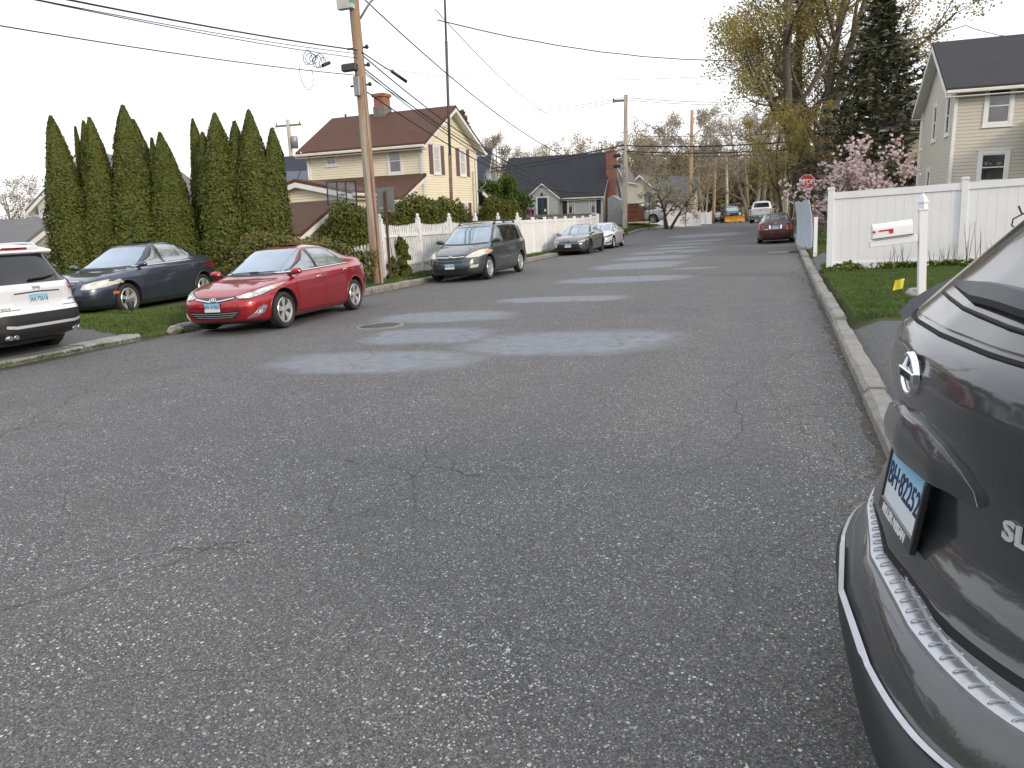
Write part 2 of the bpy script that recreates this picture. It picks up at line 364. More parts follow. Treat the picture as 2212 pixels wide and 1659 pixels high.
M['pole_far'] = polewood('pole_wood_sunlit', (.40,.27,.16), (.48,.33,.19), (.20,.12,.07))  # far poles: warm sunlight put into the wood colour
M['pole_gray'] = polewood('pole_wood_gray', (.46,.42,.36), (.52,.47,.40), (.18,.14,.11))

# asphalt
PATCHES = [(-4.75,8.0,1.15,.72,.10),(-2.55,9.45,1.15,.98,-.1),(-5.0,10.1,.85,.78,.1),(-5.75,12.4,1.1,.80,.15),(-4.2,14.95,1.15,.55,.1),
           (-3.9,19.7,1.45,1.05,.05),(-4.5,25.4,1.25,1.8,.0),(-2.4,22.9,.55,.30,.1),(-4.7,30.0,1.25,1.4,.05),(-4.7,34.4,1.5,1.5,.05),(-4.9,38.4,1.0,1.0,.0),(-5.0,42.6,1.3,1.2,.0),(-4.6,51.8,2.0,1.5,0),(-4.6,46.6,1.4,.9,0)]
def asphalt(name, col, chips=1.0, patches=()):
    m = mat(name, col, .84, spec=.35); g = NG(m); gm = g.n('ShaderNodeNewGeometry'); v = gm.outputs['Position']
    big = g.noise(v, .35, 5, .6); mid = g.noise(v, 2.3, 5, .6); fine = g.noise(v, 170, 3, .75)
    # stretched along the road: faint wheel tracks
    mpn = g.n('ShaderNodeMapping'); mpn.inputs['Scale'].default_value = (.9, .06, 1); g.l(v, mpn.inputs[0]); trk = g.noise(mpn.outputs[0], 1.0, 3)
    c = g.mix(g.ramp(big.outputs[0], [(.3,(0,0,0)),(.7,(1,1,1))]), tuple(x*.80 for x in col), tuple(x*1.20 for x in (col[0]*1.03, col[1], col[2]*.95)))
    c = g.mix(g.math('MULTIPLY', g.ramp(mid.outputs[0], [(.35,(0,0,0)),(.75,(1,1,1))]), .55), c, tuple(x*.72 for x in col))
    c = g.mix(g.math('MULTIPLY', g.ramp(trk.outputs[0], [(.40,(0,0,0)),(.62,(1,1,1))]), .45), c, tuple(x*1.38 for x in col))
    c = g.mix(g.ramp(fine.outputs[0], [(.30,(1,1,1)),(.50,(0,0,0))]), c, tuple(x*.42 for x in col))
    hgt = fine.outputs[0]
    pm = None
    sp = g.n('ShaderNodeSeparateXYZ'); g.l(v, sp.inputs[0])
    if patches:   # dirt washed to both gutters, old drips down the lanes
        ex = g.math('SUBTRACT', g.math('ABSOLUTE', g.math('ADD', sp.outputs[0], 4.8)), g.math('MULTIPLY', g.noise(v, 1.4, 5, .6).outputs[0], 1.4))
        c = g.mix(g.math('MULTIPLY', g.ramp(g.math('DIVIDE', ex, 5.6), [(.74,(0,0,0)),(.90,(1,1,1))]), .5), c, tuple(x*.5 for x in col))
        c = g.mix(g.math('MULTIPLY', g.ramp(g.noise(v, .9, 4, .5).outputs[0], [(.62,(0,0,0)),(.70,(1,1,1))]), .35), c, tuple(x*.45 for x in col))
    wob = g.noise(v, 1.1, 5, .65); wob2 = g.noise(v, 6, 3)
    for (px, py, rx, ry, sh) in patches:
        dx = g.math('DIVIDE', g.math('ADD', g.math('SUBTRACT', sp.outputs[0], px), g.math('MULTIPLY', g.math('SUBTRACT', sp.outputs[1], py), sh)), rx)
        dy = g.math('DIVIDE', g.math('SUBTRACT', sp.outputs[1], py), ry)
        d = g.math('ADD', g.math('POWER', g.math('ABSOLUTE', g.math('MULTIPLY', dx, .86)), 2.6), g.math('POWER', g.math('ABSOLUTE', dy), 2.6))
        d = g.math('ADD', d, g.math('MULTIPLY', g.math('SUBTRACT', wob.outputs[0], .5), 1.9))
        k = g.math('SUBTRACT', 1.0, g.math('DIVIDE', g.math('SUBTRACT', d, .55), .95), clamp=True)
        pm = k if pm is None else g.math('MAXIMUM', pm, k)
    vg = g.n('ShaderNodeTexVoronoi'); vg.inputs['Scale'].default_value = 175; g.l(v, vg.inputs[0]); sg = g.n('ShaderNodeSeparateColor'); g.l(vg.outputs['Color'], sg.inputs[0])
    c = g.mix(g.math('MULTIPLY', sg.outputs[0], .75), c, tuple(x*.34 for x in col)); c = g.mix(g.math('MULTIPLY', g.math('POWER', sg.outputs[1], 3.0), .80), c, (.27,.255,.235)); c = g.mix(g.math('MULTIPLY', g.math('POWER', sg.outputs[2], 3.0), .55), c, (.13,.165,.22))
    clus = g.ramp(g.noise(v, 1.7, 4, .7).outputs[0], [(.34,(.35,.35,.35)),(.62,(1,1,1))])
    for sc, lo, rad, amt in ((70, .895, .36, 1.0), (42, .962, .29, 1.0), (125, .82, .46, .9)):
        vo = g.n('ShaderNodeTexVoronoi'); vo.inputs['Scale'].default_value = sc; g.l(v, vo.inputs[0])
        s2 = g.n('ShaderNodeSeparateColor'); g.l(vo.outputs['Color'], s2.inputs[0])
        on = g.math('GREATER_THAN', s2.outputs[0], lo); near = g.math('LESS_THAN', vo.outputs['Distance'], g.math('MULTIPLY', g.math('ADD', s2.outputs[1], .35), rad))
        k = g.math('MULTIPLY', g.math('MULTIPLY', g.math('MULTIPLY', on, near), amt*chips*.95), clus)
        if pm is not None: k = g.math('MULTIPLY', k, g.math('SUBTRACT', 1, g.math('MULTIPLY', pm, .75)))
        tone = g.mix(s2.outputs[2], (.24,.235,.225), (.78,.77,.745))
        c = g.mix(k, c, tone)
    if pm is not None:
        pc = g.mix(g.ramp(wob2.outputs[0], [(.35,(0,0,0)),(.7,(1,1,1))]), (.185,.205,.235), (.245,.265,.290))
        c = g.mix(g.math('MULTIPLY', pm, .92), c, pc)
    # cracks
    dn = g.noise(v, 1.0, 5, .5); ad_ = g.n('ShaderNodeVectorMath', operation='SCALE'); g.l(dn.outputs['Color'], ad_.inputs[0]); ad_.inputs['Scale'].default_value = .75
    va = g.n('ShaderNodeVectorMath', operation='ADD'); g.l(v, va.inputs[0]); g.l(ad_.outputs[0], va.inputs[1])
    msk = g.ramp(g.noise(v, .28, 3).outputs[0], [(.38,(0,0,0)),(.55,(1,1,1))])
    for sc, wd, amt in ((.36, .0034, .65), (.80, .0055, .55)):
        vo = g.n('ShaderNodeTexVoronoi', feature='DISTANCE_TO_EDGE'); vo.inputs['Scale'].default_value = sc; g.l(va.outputs[0], vo.inputs[0])
        k = g.math('SUBTRACT', 1, g.math('DIVIDE', vo.outputs['Distance'], wd), clamp=True)
        k = g.math('MULTIPLY', g.math('MULTIPLY', k, amt), msk)
        c = g.mix(k, c, tuple(x*.22 for x in col)); hgt = g.math('SUBTRACT', hgt, g.math('MULTIPLY', k, 1.2))
    g.l(c, g.b.inputs['Base Color']); g.bump(hgt, .55, .006)
    return m
M['asphalt'] = asphalt('asphalt', (.095,.0895,.084), 1.0, PATCHES)
M['driveway'] = asphalt('driveway_asphalt', (.085,.085,.085), .35)
def groundmat():
    m = mat('ground_soil', (.05,.06,.02), .95); g = NG(m); gm = g.n('ShaderNodeNewGeometry'); v = gm.outputs['Position']
    a = g.noise(v, .8, 5, .6); b = g.noise(v, 25, 4, .7)
    c = g.mix(g.ramp(a.outputs[0], [(.4,(0,0,0)),(.62,(1,1,1))]), (.040,.068,.014), (.075,.085,.028))
    c = g.mix(g.ramp(b.outputs[0], [(.48,(0,0,0)),(.72,(1,1,1))]), c, (.11,.085,.05))
    g.l(c, g.b.inputs['Base Color']); g.bump(b.outputs[0], .6, .03); return m
M['soil'] = groundmat()
M['sand'] = mat('road_grit', (.105,.092,.078), .95, var=(30,(.060,.054,.047),.4,.65), bump=(90,.5,.01))

# ------------------------------------------------------------------ ground, road, kerbs
def sheet(name, xs, ys, zf, m):
    mb = MB(); n = len(xs)
    vs = [(x, y, zf(x, y)) for y in ys for x in xs]
    fs = [(j*n+i, j*n+i+1, (j+1)*n+i+1, (j+1)*n+i) for j in range(len(ys)-1) for i in range(n-1)]
    mb.add(vs, fs, 0, True); o = mb.build(name, m, fix=False); tag(o, kind='structure'); return o
gx = [-700,-300,-150,-90,-60,-45,-36,-30,-26,-23,-21,-19,-17,-15,-14,-13,-12.4,-12,-11.6,-11.3,-11,-10.7,-10.56,-10.54,-8,-4,0,.86,.90,1.2,2,3,4,6,9,13,18,26,40,60,90,150,300,700]
gy = [-700,-300,-120,-50,-20,-8,-4,-2]+[0,2,4,6,8,10,10.2,10.5,10.8]+[i*2 for i in range(6, 22)]+[44+i*1.5 for i in range(1, 14)]+[68,75,85,95,105,115,130,160,220,400,900]
sheet('ground', gx, gy, gz, M['soil'])
rx = [-10.5,-10.2,-9,-7,-5,-3,-1,0,.45,.86]
ry = [-30,-6,-2]+[i*2 for i in range(0, 22)]+[44+i*1.5 for i in range(1, 14)]+[68,75,85,95,105,115,125]
sheet('road', rx, ry, lambda x, y: terr(x, y)+.02*cos((x+4.8)/5.6*1.5)-.02, M['asphalt'])
# side street crossing at the far corner
def side(x, y): return gz(x, y)+.02 if x > .86 or x < -10.5 else terr(x, y)+.03
sheet('side_street', [-45,-36,-26,-19,-15,-12.4,-11.6,-10.7,-10.54,-10.4], [49.5,51,52.5,54,55.4], lambda x, y: gz(x, y)+.03, M['asphalt'])
sheet('side_street', [.6,.88,.92,1.2,2,4,6,9,13,18,26,40], [47,48.5,50,52,54], lambda x, y: gz(x, y)+.03, M['asphalt'])
sheet('driveway', [.78,.86,.90,1.2,2,3,4,6,9,13], [-6,-4,-2,0,2,4,6,8,10.45], lambda x, y: gz(x, y)+.012, M['driveway'])
sheet('driveway', [.78,.86,.90,1.2,2,3,4,6,9,13], [19.9,22,24,25.3], lambda x, y: gz(x, y)+.012, M['driveway'])
def drz(x, y): return lerp(.02, gz(x, y)+.014, smooth(-10.45, -10.9, x))
sheet('driveway', [-26,-23,-21,-19,-17,-15,-14,-13,-12.4,-12,-11.6,-11.3,-11,-10.85], [2,4,6,8,9.2,10.2], lambda x, y: gz(x, y)+.014+(0 if y < 10 else -.0), M['driveway'])

def kerb(name, x, y0, y1, w, h, side_, m, seed, inner=0):
    r = random.Random(seed); mb = MB(); y = y0
    while y < y1:
        L = r.uniform(1.5, 2.6); e = min(y+L, y1); j = r.uniform(-.012, .012); hh = h+r.uniform(-.012, .012); n = 7
        xa, xb = (x+j, x+j+w)
        # each stone: rough hand-cut block with a chipped top edge
        ring = []
        for i in range(n+1):
            yy = y+.008+(e-y-.016)*i/n; t = terr(x, yy); a = r.uniform(-.010, .010); b = r.uniform(-.012, .012); cz = r.uniform(-.007, .007)
            ch = .022+r.uniform(0, .02)
            if side_ > 0: prof = [(xa, -.12), (xa+a*.3, hh-ch), (xa+ch+a, hh+cz), (xb-.012+b, hh+cz), (xb+b, hh-.02), (xb, -.12)]
            else: prof = [(xb, -.12), (xb-a*.3, hh-ch), (xb-ch-a, hh+cz), (xa+.012-b, hh+cz), (xa-b, hh-.02), (xa, -.12)]
            ring += [(px, yy, t+pz) for px, pz in prof]
        k = 6; fs = [(i*k+q, i*k+(q+1) % k, (i+1)*k+(q+1) % k, (i+1)*k+q) for i in range(n) for q in range(k)]
        fs += [tuple(range(k))[::-1], tuple(n*k+q for q in range(k))]
        mb.add(ring, fs); y = e
    return tag(mb.build(name, m), kind='structure')
kerb('kerb', .64, -4, 10.4, .165, .10, 1, M['granite'], 11)
kerb('kerb', .64, 10.4, 20.2, .165, .13, 1, M['granite'], 1)
kerb('kerb', .64, 20.2, 25.1, .20, .05, 1, M['granite'], 2)
kerb('kerb', .64, 25.1, 47, .20, .13, 1, M['granite'], 3)
kerb('kerb', -10.50, 10.9, 49.4, .20, .15, -1, M['granite'], 4)
kerb('kerb', -10.50, 55.5, 110, .20, .13, -1, M['granite'], 5)
kerb('kerb', .64, 54, 110, .20, .12, 1, M['granite'], 6)
kerb('driveway_apron', -10.90, 2, 10.1, .42, .075, -1, M['granite_gray'], 7)
# grit and leaf litter gathered in the gutters
def strip(name, x0, x1, ys, m, seed, dz=.006):
    r = random.Random(seed); mb = MB(); vs = []
    for i, y in enumerate(ys):
        for q, x in enumerate((x0, x1)):
            xx = x+(r.uniform(-.035, .035) if q == (0 if x0 > -5 else 1) else 0)
            vs.append((xx, y, terr(xx, y)+.02*cos((xx+4.8)/5.6*1.5)-.02+dz))
    mb.add(vs, [(2*i, 2*i+1, 2*i+3, 2*i+2) for i in range(len(ys)-1)], 0, True)
    return tag(mb.build(name, m, fix=False), kind='structure')
strip('gutter_grit', .575, .645, [i*.3 for i in range(10, 110)], M['sand'], 3)
strip('gutter_grit', -10.305, -10.16, [10.9+i*.3 for i in range(0, 120)], M['sand'], 4)
strip('gutter_grit', -10.50, -10.26, [2+i*.3 for i in range(0, 29)], M['sand'], 5)

# grass: one object of blades per lawn
def grass(name, spots, n, seed, hmin=.03, hmax=.075, w=.006, m='grass_blade', clump=.0):
    r = random.Random(seed); vs = []; fs = []
    tot = sum(abs((b[0]-a[0])*(b[1]-a[1]))*k for a, b, k in spots)
    for a, b, k in spots:
        cnt = int(n*abs((b[0]-a[0])*(b[1]-a[1]))*k/tot)
        for _ in range(cnt):
            x = r.uniform(a[0], b[0]); y = r.uniform(a[1], b[1])
            if mnoise.noise(Vector((x*1.1, y*1.1, seed))) + mnoise.noise(Vector((x*4, y*4, seed)))*.6 < -.62+clump: continue
            # ragged border
            e = min(x-a[0], b[0]-x, y-a[1], b[1]-y)
            if e < .12 and r.random() > e/.12: continue
            hgt = r.uniform(hmin, hmax)*(1+.55*mnoise.noise(Vector((x*1.7, y*1.7, 3)))); an = r.uniform(0, 2*pi); dx, dy = cos(an)*w, sin(an)*w
            lx, ly = r.gauss(0, hgt*.45), r.gauss(0, hgt*.45); z = gz(x, y)
            if -10.56 < x < -10.2 or .62 < x < .9: z = .02
            o = len(vs); vs += [(x-dx, y-dy, z), (x+dx, y+dy, z), (x+lx*.6+dx*.7, y+ly*.6+dy*.7, z+hgt*.7), (x+lx, y+ly, z+hgt), (x+lx*.6-dx*.7, y+ly*.6-dy*.7, z+hgt*.7)]
            fs.append((o, o+1, o+2, o+3, o+4))
    me = bpy.data.meshes.new(name); me.from_pydata(vs, [], fs); me.materials.append(M[m])
    return tag(link(name, me), kind='stuff')
tag(grass('lawn_grass', [((.87, 10.55), (4.4, 18.1), 1.0)], 90000, 1, .03, .07, .006), 'green lawn between the right kerb and the white vinyl fence', 'grass')
tag(grass('lawn_grass', [((-14.2, 10.05), (-10.52, 12.5), 1.0), ((-12.2, 12.5), (-10.52, 19.5), 1), ((-17.0, 12.0), (-14.2, 17), .6)], 62000, 2, .035, .075, .010), 'green lawn strip beneath the dark blue car', 'grass')
tag(grass('verge_grass', [((-11.6, 19.5), (-10.52, 33.5), .8), ((-11.2, 33.5), (-10.52, 47), .35)], 16000, 3, .04, .12, .012), 'thin weedy grass at the foot of the picket fence', 'grass')
tag(grass('verge_grass', [((.86, 25.4), (1.3, 46), 1.0), ((1.3, 25.4), (9, 46), .5), ((.86, 18.3), (6, 19.8), .7)], 40000, 4, .04, .12, .014), 'green grass behind the old leaning fence panel', 'grass')
tag(grass('corner_grass', [((-17, 56.0), (-10.55, 72), 1.0)], 26000, 5, .08, .20, .03), 'patch of green grass around the far corner pole', 'grass')
tag(grass('gutter_weeds', [((-10.50, 6.2), (-10.30, 10.6), 1.2), ((-10.4, 10.6), (-10.16, 12.6), 2.0), ((-10.36, 14), (-10.2, 24), .25), ((.50, 9.9), (.66, 16), .3)], 5200, 6, .02, .06, .007, clump=.10), 'low weeds growing in the gutter along the kerbs', 'weeds')

def spots_litter():
    r = random.Random(11); mb = MB()
    for _ in range(420):
        if r.random() < .6: x, y = r.gauss(.50, .10), r.uniform(3, 24)
        else: x, y = r.gauss(-10.05, .15), r.uniform(9, 30)
        if x > .63: x = .6
        if x < -10.28: x = -10.2
        s = r.uniform(.006, .02); a = r.uniform(0, 6); M4 = Matrix.Translation((x, y, terr(x, y)+.006)) @ Matrix.Rotation(a, 4, 'Z') @ Matrix.Rotation(r.uniform(-.5, .5), 4, 'X')
        mb.add([M4 @ Vector(p) for p in ((-s, -s*.6, 0), (s, -s*.4, 0), (s*.8, s*.6, s*.5), (-s*.7, s*.5, s*.3))], [(0, 1, 2, 3)])
    tag(mb.build('leaf_litter', mat('dry_leaf', (.16,.10,.05), .9, var=(30,(.28,.22,.15),.4,.6)), fix=False), 'dry leaves and grit scattered in the gutters', 'litter', kind='stuff')
spots_litter()

def manhole(x, y, r_, label, tiltm=0):
    e = empty('manhole_cover', (x, y, terr(x, y)+.006), label, 'manhole', 'manhole covers in the road')
    iron = M['galv']; mb = MB(); mb.lathe([(r_*.86, .004), (r_*.86, .012), (r_, .012), (r_*1.04, -.02)], 'z', 48); mb.build('rim', mat('iron_rim', (.20,.19,.18), .5, metal=.6, var=(20,(.30,.29,.27),.4,.7)), e)
    mb = MB(); mb.lathe([(0.001, .006), (r_*.84, .006), (r_*.84, -.01)], 'z', 48)
    for i in range(-5, 6):
        for j in range(-5, 6):
            if i*i+j*j < 27: cx, cy = i*r_*.145, j*r_*.145; mb.box(cx-.012, cx+.012, cy-.012, cy+.012, .006, .010)
    mb.build('lid', mat('iron_lid', (.085,.08,.078), .6, metal=.4, var=(20,(.14,.13,.12),.4,.7)), e)
manhole(-6.40, 11.2, .40, 'round iron manhole cover beside the red car and nearest the camera')
manhole(-4.45, 33.2, .36, 'far round manhole cover between pale patches in mid road')
# storm drain at the right kerb
e = empty('storm_drain', (.30, 29.6, .0), 'rusty iron storm drain grate at the right kerb behind the maroon sedan', 'drain')
mb = MB(); mb.box(-.75, .0, -.42, .42, -.02, .012); mb.build('concrete_collar', M['granite'], e)
mb = MB()
for i in range(12): mb.box(.02, .32, -.42+i*.07, -.42+i*.07+.03, -.02, .016)
mb.box(.0, .02, -.42, .42, -.02, .017); mb.box(.32, .34, -.42, .42, -.02, .017); mb.build('grate', M['rust'], e)
mb = MB(); mb.bbox(.345, .56, -.7, .7, -.02, .15, .02); mb.build('hood_stone', M['granite'], e)

# ------------------------------------------------------------------ vehicles
def gsm(keys, z, s):
    if s <= 0: return interp(keys, z)
    tot = 0; ws = 0
    for k in range(-4, 5):
        w = math.exp(-(k/2.0)**2/2*1.0); tot += w*interp(keys, z+k*s*.5); ws += w
    return tot/ws
def body_rings(sp):
    z0, z1 = sp['xf'][0][0], sp['xf'][-1][0]; s = sp.get('sm', .010); step = sp.get('step', .035); N = sp.get('N', 96)
    cand = [z0+(z1-z0)*i/1200 for i in range(1201)]
    F = lambda z: (gsm(sp['xf'], z, s), gsm(sp['xr'], z, s), gsm(sp['w'], z, s*.7), gsm(sp['n'], z, s*2), gsm(sp.get('nr', sp['n']), z, s*2))
    keyz = sorted(sp.get('cuts', []))
    lv = [cand[0]]; pz, pv = cand[0], F(cand[0]); acc = 0
    for z in cand[1:]:
        v = F(z); acc += sqrt((z-pz)**2+(.45*(v[0]-pv[0]))**2+(.45*(v[1]-pv[1]))**2+(.8*(v[2]-pv[2]))**2); 
        if acc >= step or z == cand[-1] or any(pz < k <= z for k in keyz):
            lv.append(z); acc = 0
        pz, pv = z, v
    rake = sp.get('rake', 0); bulge = sp.get('bulge'); vs = []; fs = []
    for z in lv:
        a = F(z); xf, xr, w, n, nr = a; xm = (xf+xr)/2; h = (xf-xr)/2
        for k in range(N):
            t = 2*pi*k/N; c, q = cos(t), sin(t); nn = n if c >= 0 else nr
            x = math.copysign(abs(c)**(2/nn), c); y = math.copysign(abs(q)**(2/nn), q)
            X = xm+h*x; Y = w*y; Z = z+rake*(X-xm)*min(1, max(0, (z-.2)/.4))*(1-smooth(1.0, z1, z)*.6)
            if bulge: X, Y, Z = bulge(X, Y, Z)
            vs.append((X, Y, Z))
    L = len(lv)
    for i in range(L-1):
        for k in range(N): fs.append((i*N+k, i*N+(k+1) % N, (i+1)*N+(k+1) % N, (i+1)*N+k))
    vs.append((sum(v[0] for v in vs[:N])/N, 0, vs[0][2])); b = len(vs)-1
    vs.append((sum(v[0] for v in vs[(L-1)*N:L*N])/N, 0, vs[(L-1)*N][2]+.002)); tp = len(vs)-1
    for k in range(N): fs.append((b, (k+1) % N, k)); fs.append((tp, (L-1)*N+k, (L-1)*N+(k+1) % N))
    return vs, fs
class Car:
    def __init__(s, name, label, sp, P, x, y, z, yaw, group=None, cat='car'):
        s.root = empty(name, (x, y, z), label, cat, group, rz=yaw); s.sp = sp; s.P = P
        vs, fs = body_rings(sp)
        me = bpy.data.meshes.new('body'); me.from_pydata(vs, [], fs)
        bm = bmesh.new(); bm.from_mesh(me); bmesh.ops.recalc_face_normals(bm, faces=bm.faces)
        s.bvh = BVHTree.FromBMesh(bm); bm.to_mesh(me); bm.free()
        for m in (P, M['dark_under'], sp.get('lower', M['black'])): me.materials.append(m)
        tmp = bpy.data.objects.new('tmp', me); COL.objects.link(tmp)
        cuts = MB(); W = sp['W']
        for ax in (0, -sp['wb']):
            for sg in (1, -1):
                a, b = sg*(W-.30), sg*(W+.3); cuts.lathe([(.0005, min(a,b)), (sp['ra'], min(a,b)), (sp['ra'], max(a,b)), (.0005, max(a,b))], 'y', 48, (ax, 0, sp['rw']+.01), mi=1)
        cm = bpy.data.meshes.new('c'); cm.from_pydata(cuts.v, [], cuts.f)
        for m in me.materials: cm.materials.append(m)
        cm.polygons.foreach_set('material_index', cuts.m)
        bm = bmesh.new(); bm.from_mesh(cm); bmesh.ops.remove_doubles(bm, verts=bm.verts, dist=.002); bmesh.ops.recalc_face_normals(bm, faces=bm.faces); bm.to_mesh(cm); bm.free()
        co = bpy.data.objects.new('cut', cm); COL.objects.link(co)
        md = tmp.modifiers.new('b', 'BOOLEAN'); md.operation = 'DIFFERENCE'; md.object = co; md.solver = 'EXACT'
        dg = bpy.context.evaluated_depsgraph_get(); dg.update()
        res = bpy.data.meshes.new_from_object(tmp.evaluated_get(dg))
        bpy.data.objects.remove(tmp); bpy.data.objects.remove(co)
        res.name = 'body'
        lowz = sp.get('lowz')
        for p in res.polygons:
            p.use_smooth = True
            if p.material_index == 0:
                if p.center.z < sp['xf'][0][0]+.03: p.material_index = 1
                elif lowz and p.center.z < lowz: p.material_index = 2
        res.set_sharp_from_angle(angle=radians(sp.get('sharp', 38)))
        s.body = link('body', res, s.root)
        s.fenders()
    def fenders(s):     # rolled arch lips
        sp = s.sp
        for ax in (0, -sp['wb']):
            for sg in (1, -1):
                mb = MB(); R = sp['ra']; pts = []
                for i in range(25):
                    t = radians(-12+204*i/24); x = ax+R*cos(t); z = sp['rw']+.01+R*sin(t)
                    if z < .17: continue
                    h = s.hit('left' if sg > 0 else 'right', x+(.012*cos(t)), z+.012*sin(t))
                    if h: pts.append(h[0]-h[1]*.004)
                if len(pts) > 3: mb.tube(pts, sp.get('lip', .011), 6); mb.build('wheel_arch_lip', s.sp.get('arch', s.P), s.root)
    def hit(s, view, u, v):
        o, d = {'left': ((u, 3, v), (0,-1,0)), 'right': ((u, -3, v), (0,1,0)), 'front': ((6, u, v), (-1,0,0)), 'rear': ((-9, u, v), (1,0,0)), 'top': ((u, v, 5), (0,0,-1))}[view]
        loc, nor, i, dist = s.bvh.ray_cast(Vector(o), Vector(d))
        return (loc, nor) if loc else None
    def panel(s, name, view, poly, m, off=.004, g=.06, th=.012, mirror=False, parent=None, smo=True, offf=None):
        if mirror:
            a = s.panel(name, view, poly, m, off, g, th, False, parent)
            if view in ('left', 'right'): v2 = 'right' if view == 'left' else 'left'; p2 = poly
            else: v2 = view; p2 = [(-u, v) for u, v in poly] if view != 'top' else [(u, -v) for u, v in poly]
            return a, s.panel(name, v2, p2, m, off, g, th, False, parent)
        out = []
        for i, p in enumerate(poly):
            q = poly[(i+1) % len(poly)]; L = sqrt((p[0]-q[0])**2+(p[1]-q[1])**2); k = max(1, int(L/g+.5))
            out += [(lerp(p[0], q[0], j/k), lerp(p[1], q[1], j/k)) for j in range(k)]
        n = len(out); xs = [p[0] for p in out]; ys = [p[1] for p in out]
        def inside(x, y):
            c = False; j = len(poly)-1
            for i in range(len(poly)):
                (xi, yi), (xj, yj) = poly[i], poly[j]
                if (yi > y) != (yj > y) and x < (xj-xi)*(y-yi)/(yj-yi)+xi: c = not c
                j = i
            return c
        inner = []; x = min(xs)+g*.5
        while x < max(xs):
            y = min(ys)+g*.5
            while y < max(ys):
                if inside(x, y) and min((x-a)**2+(y-b)**2 for a, b in out) > (g*.4)**2: inner.append((x, y))
                y += g
            x += g
        V, E_, Fc, *_ = delaunay_2d_cdt([Vector(p) for p in out+inner], [(i, (i+1) % n) for i in range(n)], [], 1, 1e-5)
        pos = []; 
        for v in V:
            h = s.hit(view, v.x, v.y)
            if not h:
                c = {'left': (v.x, s.sp['W'], v.y), 'right': (v.x, -s.sp['W'], v.y), 'front': (s.sp['xf'][4][1]-.3, v.x, v.y), 'rear': (s.sp['xr'][4][1]+.3, v.x, v.y), 'top': (v.x, v.y, 1.3)}[view]
                l, nn, i, d = s.bvh.find_nearest(Vector(c)); h = (l, nn)
            pos.append(h)
        # smoothed normals for the offset
        vs = [l+nn*(offf(v.x, v.y) if offf else off) for (l, nn), v in zip(pos, V)]; fs = [tuple(f) for f in Fc]; cnt = {}
        for f in fs:
            for i in range(len(f)):
                a, b = f[i], f[(i+1) % len(f)]; cnt[(min(a,b), max(a,b))] = cnt.get((min(a,b), max(a,b)), []) + [(a, b)]
        mb = MB(); mb.add(vs, fs, 0, smo); base = len(vs); back = {}
        for k, e in cnt.items():
            if len(e) == 1:
                a, b = e[0]
                for q in (a, b):
                    if q not in back: back[q] = len(mb.v); mb.v.append(tuple(pos[q][0]-pos[q][1]*th))
                mb.f.append((b, a, back[a], back[b])); mb.m.append(0); mb.sm.append(False)
        o = mb.build(name, m, parent or s.root, sharp=40); return o
    def line(s, name, view, pts, m, w=.008, off=.002, g=.05, parent=None, mirror=False, th=.006):
        if mirror:
            s.line(name, view, pts, m, w, off, g, parent, th=th)
            if view == 'left': return s.line(name, 'right', pts, m, w, off, g, parent, th=th)
            return s.line(name, view, ([(-a, b) for a, b in pts] if view != 'top' else [(a, -b) for a, b in pts]), m, w, off, g, parent, th=th)
        P2 = []
        for a, b in zip(pts, pts[1:]):
            k = max(1, int(sqrt((a[0]-b[0])**2+(a[1]-b[1])**2)/g))
            P2 += [(lerp(a[0], b[0], j/k), lerp(a[1], b[1], j/k)) for j in range(k)]
        P2.append(pts[-1]); mb = MB(); vs = []
        for i, p in enumerate(P2):
            a, b = P2[max(0, i-1)], P2[min(len(P2)-1, i+1)]; dx, dy = b[0]-a[0], b[1]-a[1]; L = sqrt(dx*dx+dy*dy) or 1; nx, ny = -dy/L*w/2, dx/L*w/2
            for sg in (1, -1):
                h = s.hit(view, p[0]+nx*sg, p[1]+ny*sg)
                if not h: h = s.hit(view, p[0], p[1])
                vs.append(h[0]+h[1]*off if h else None)
        for i in range(len(P2)-1):
            q = [vs[2*i], vs[2*i+1], vs[2*i+3], vs[2*i+2]]
            if any(v is None for v in q) or (q[0]-q[3]).length > .5: continue
            mb.add(q, [(0,1,2,3)], 0, True)
        if mb.v: return mb.build(name, m, parent or s.root, fix=False)
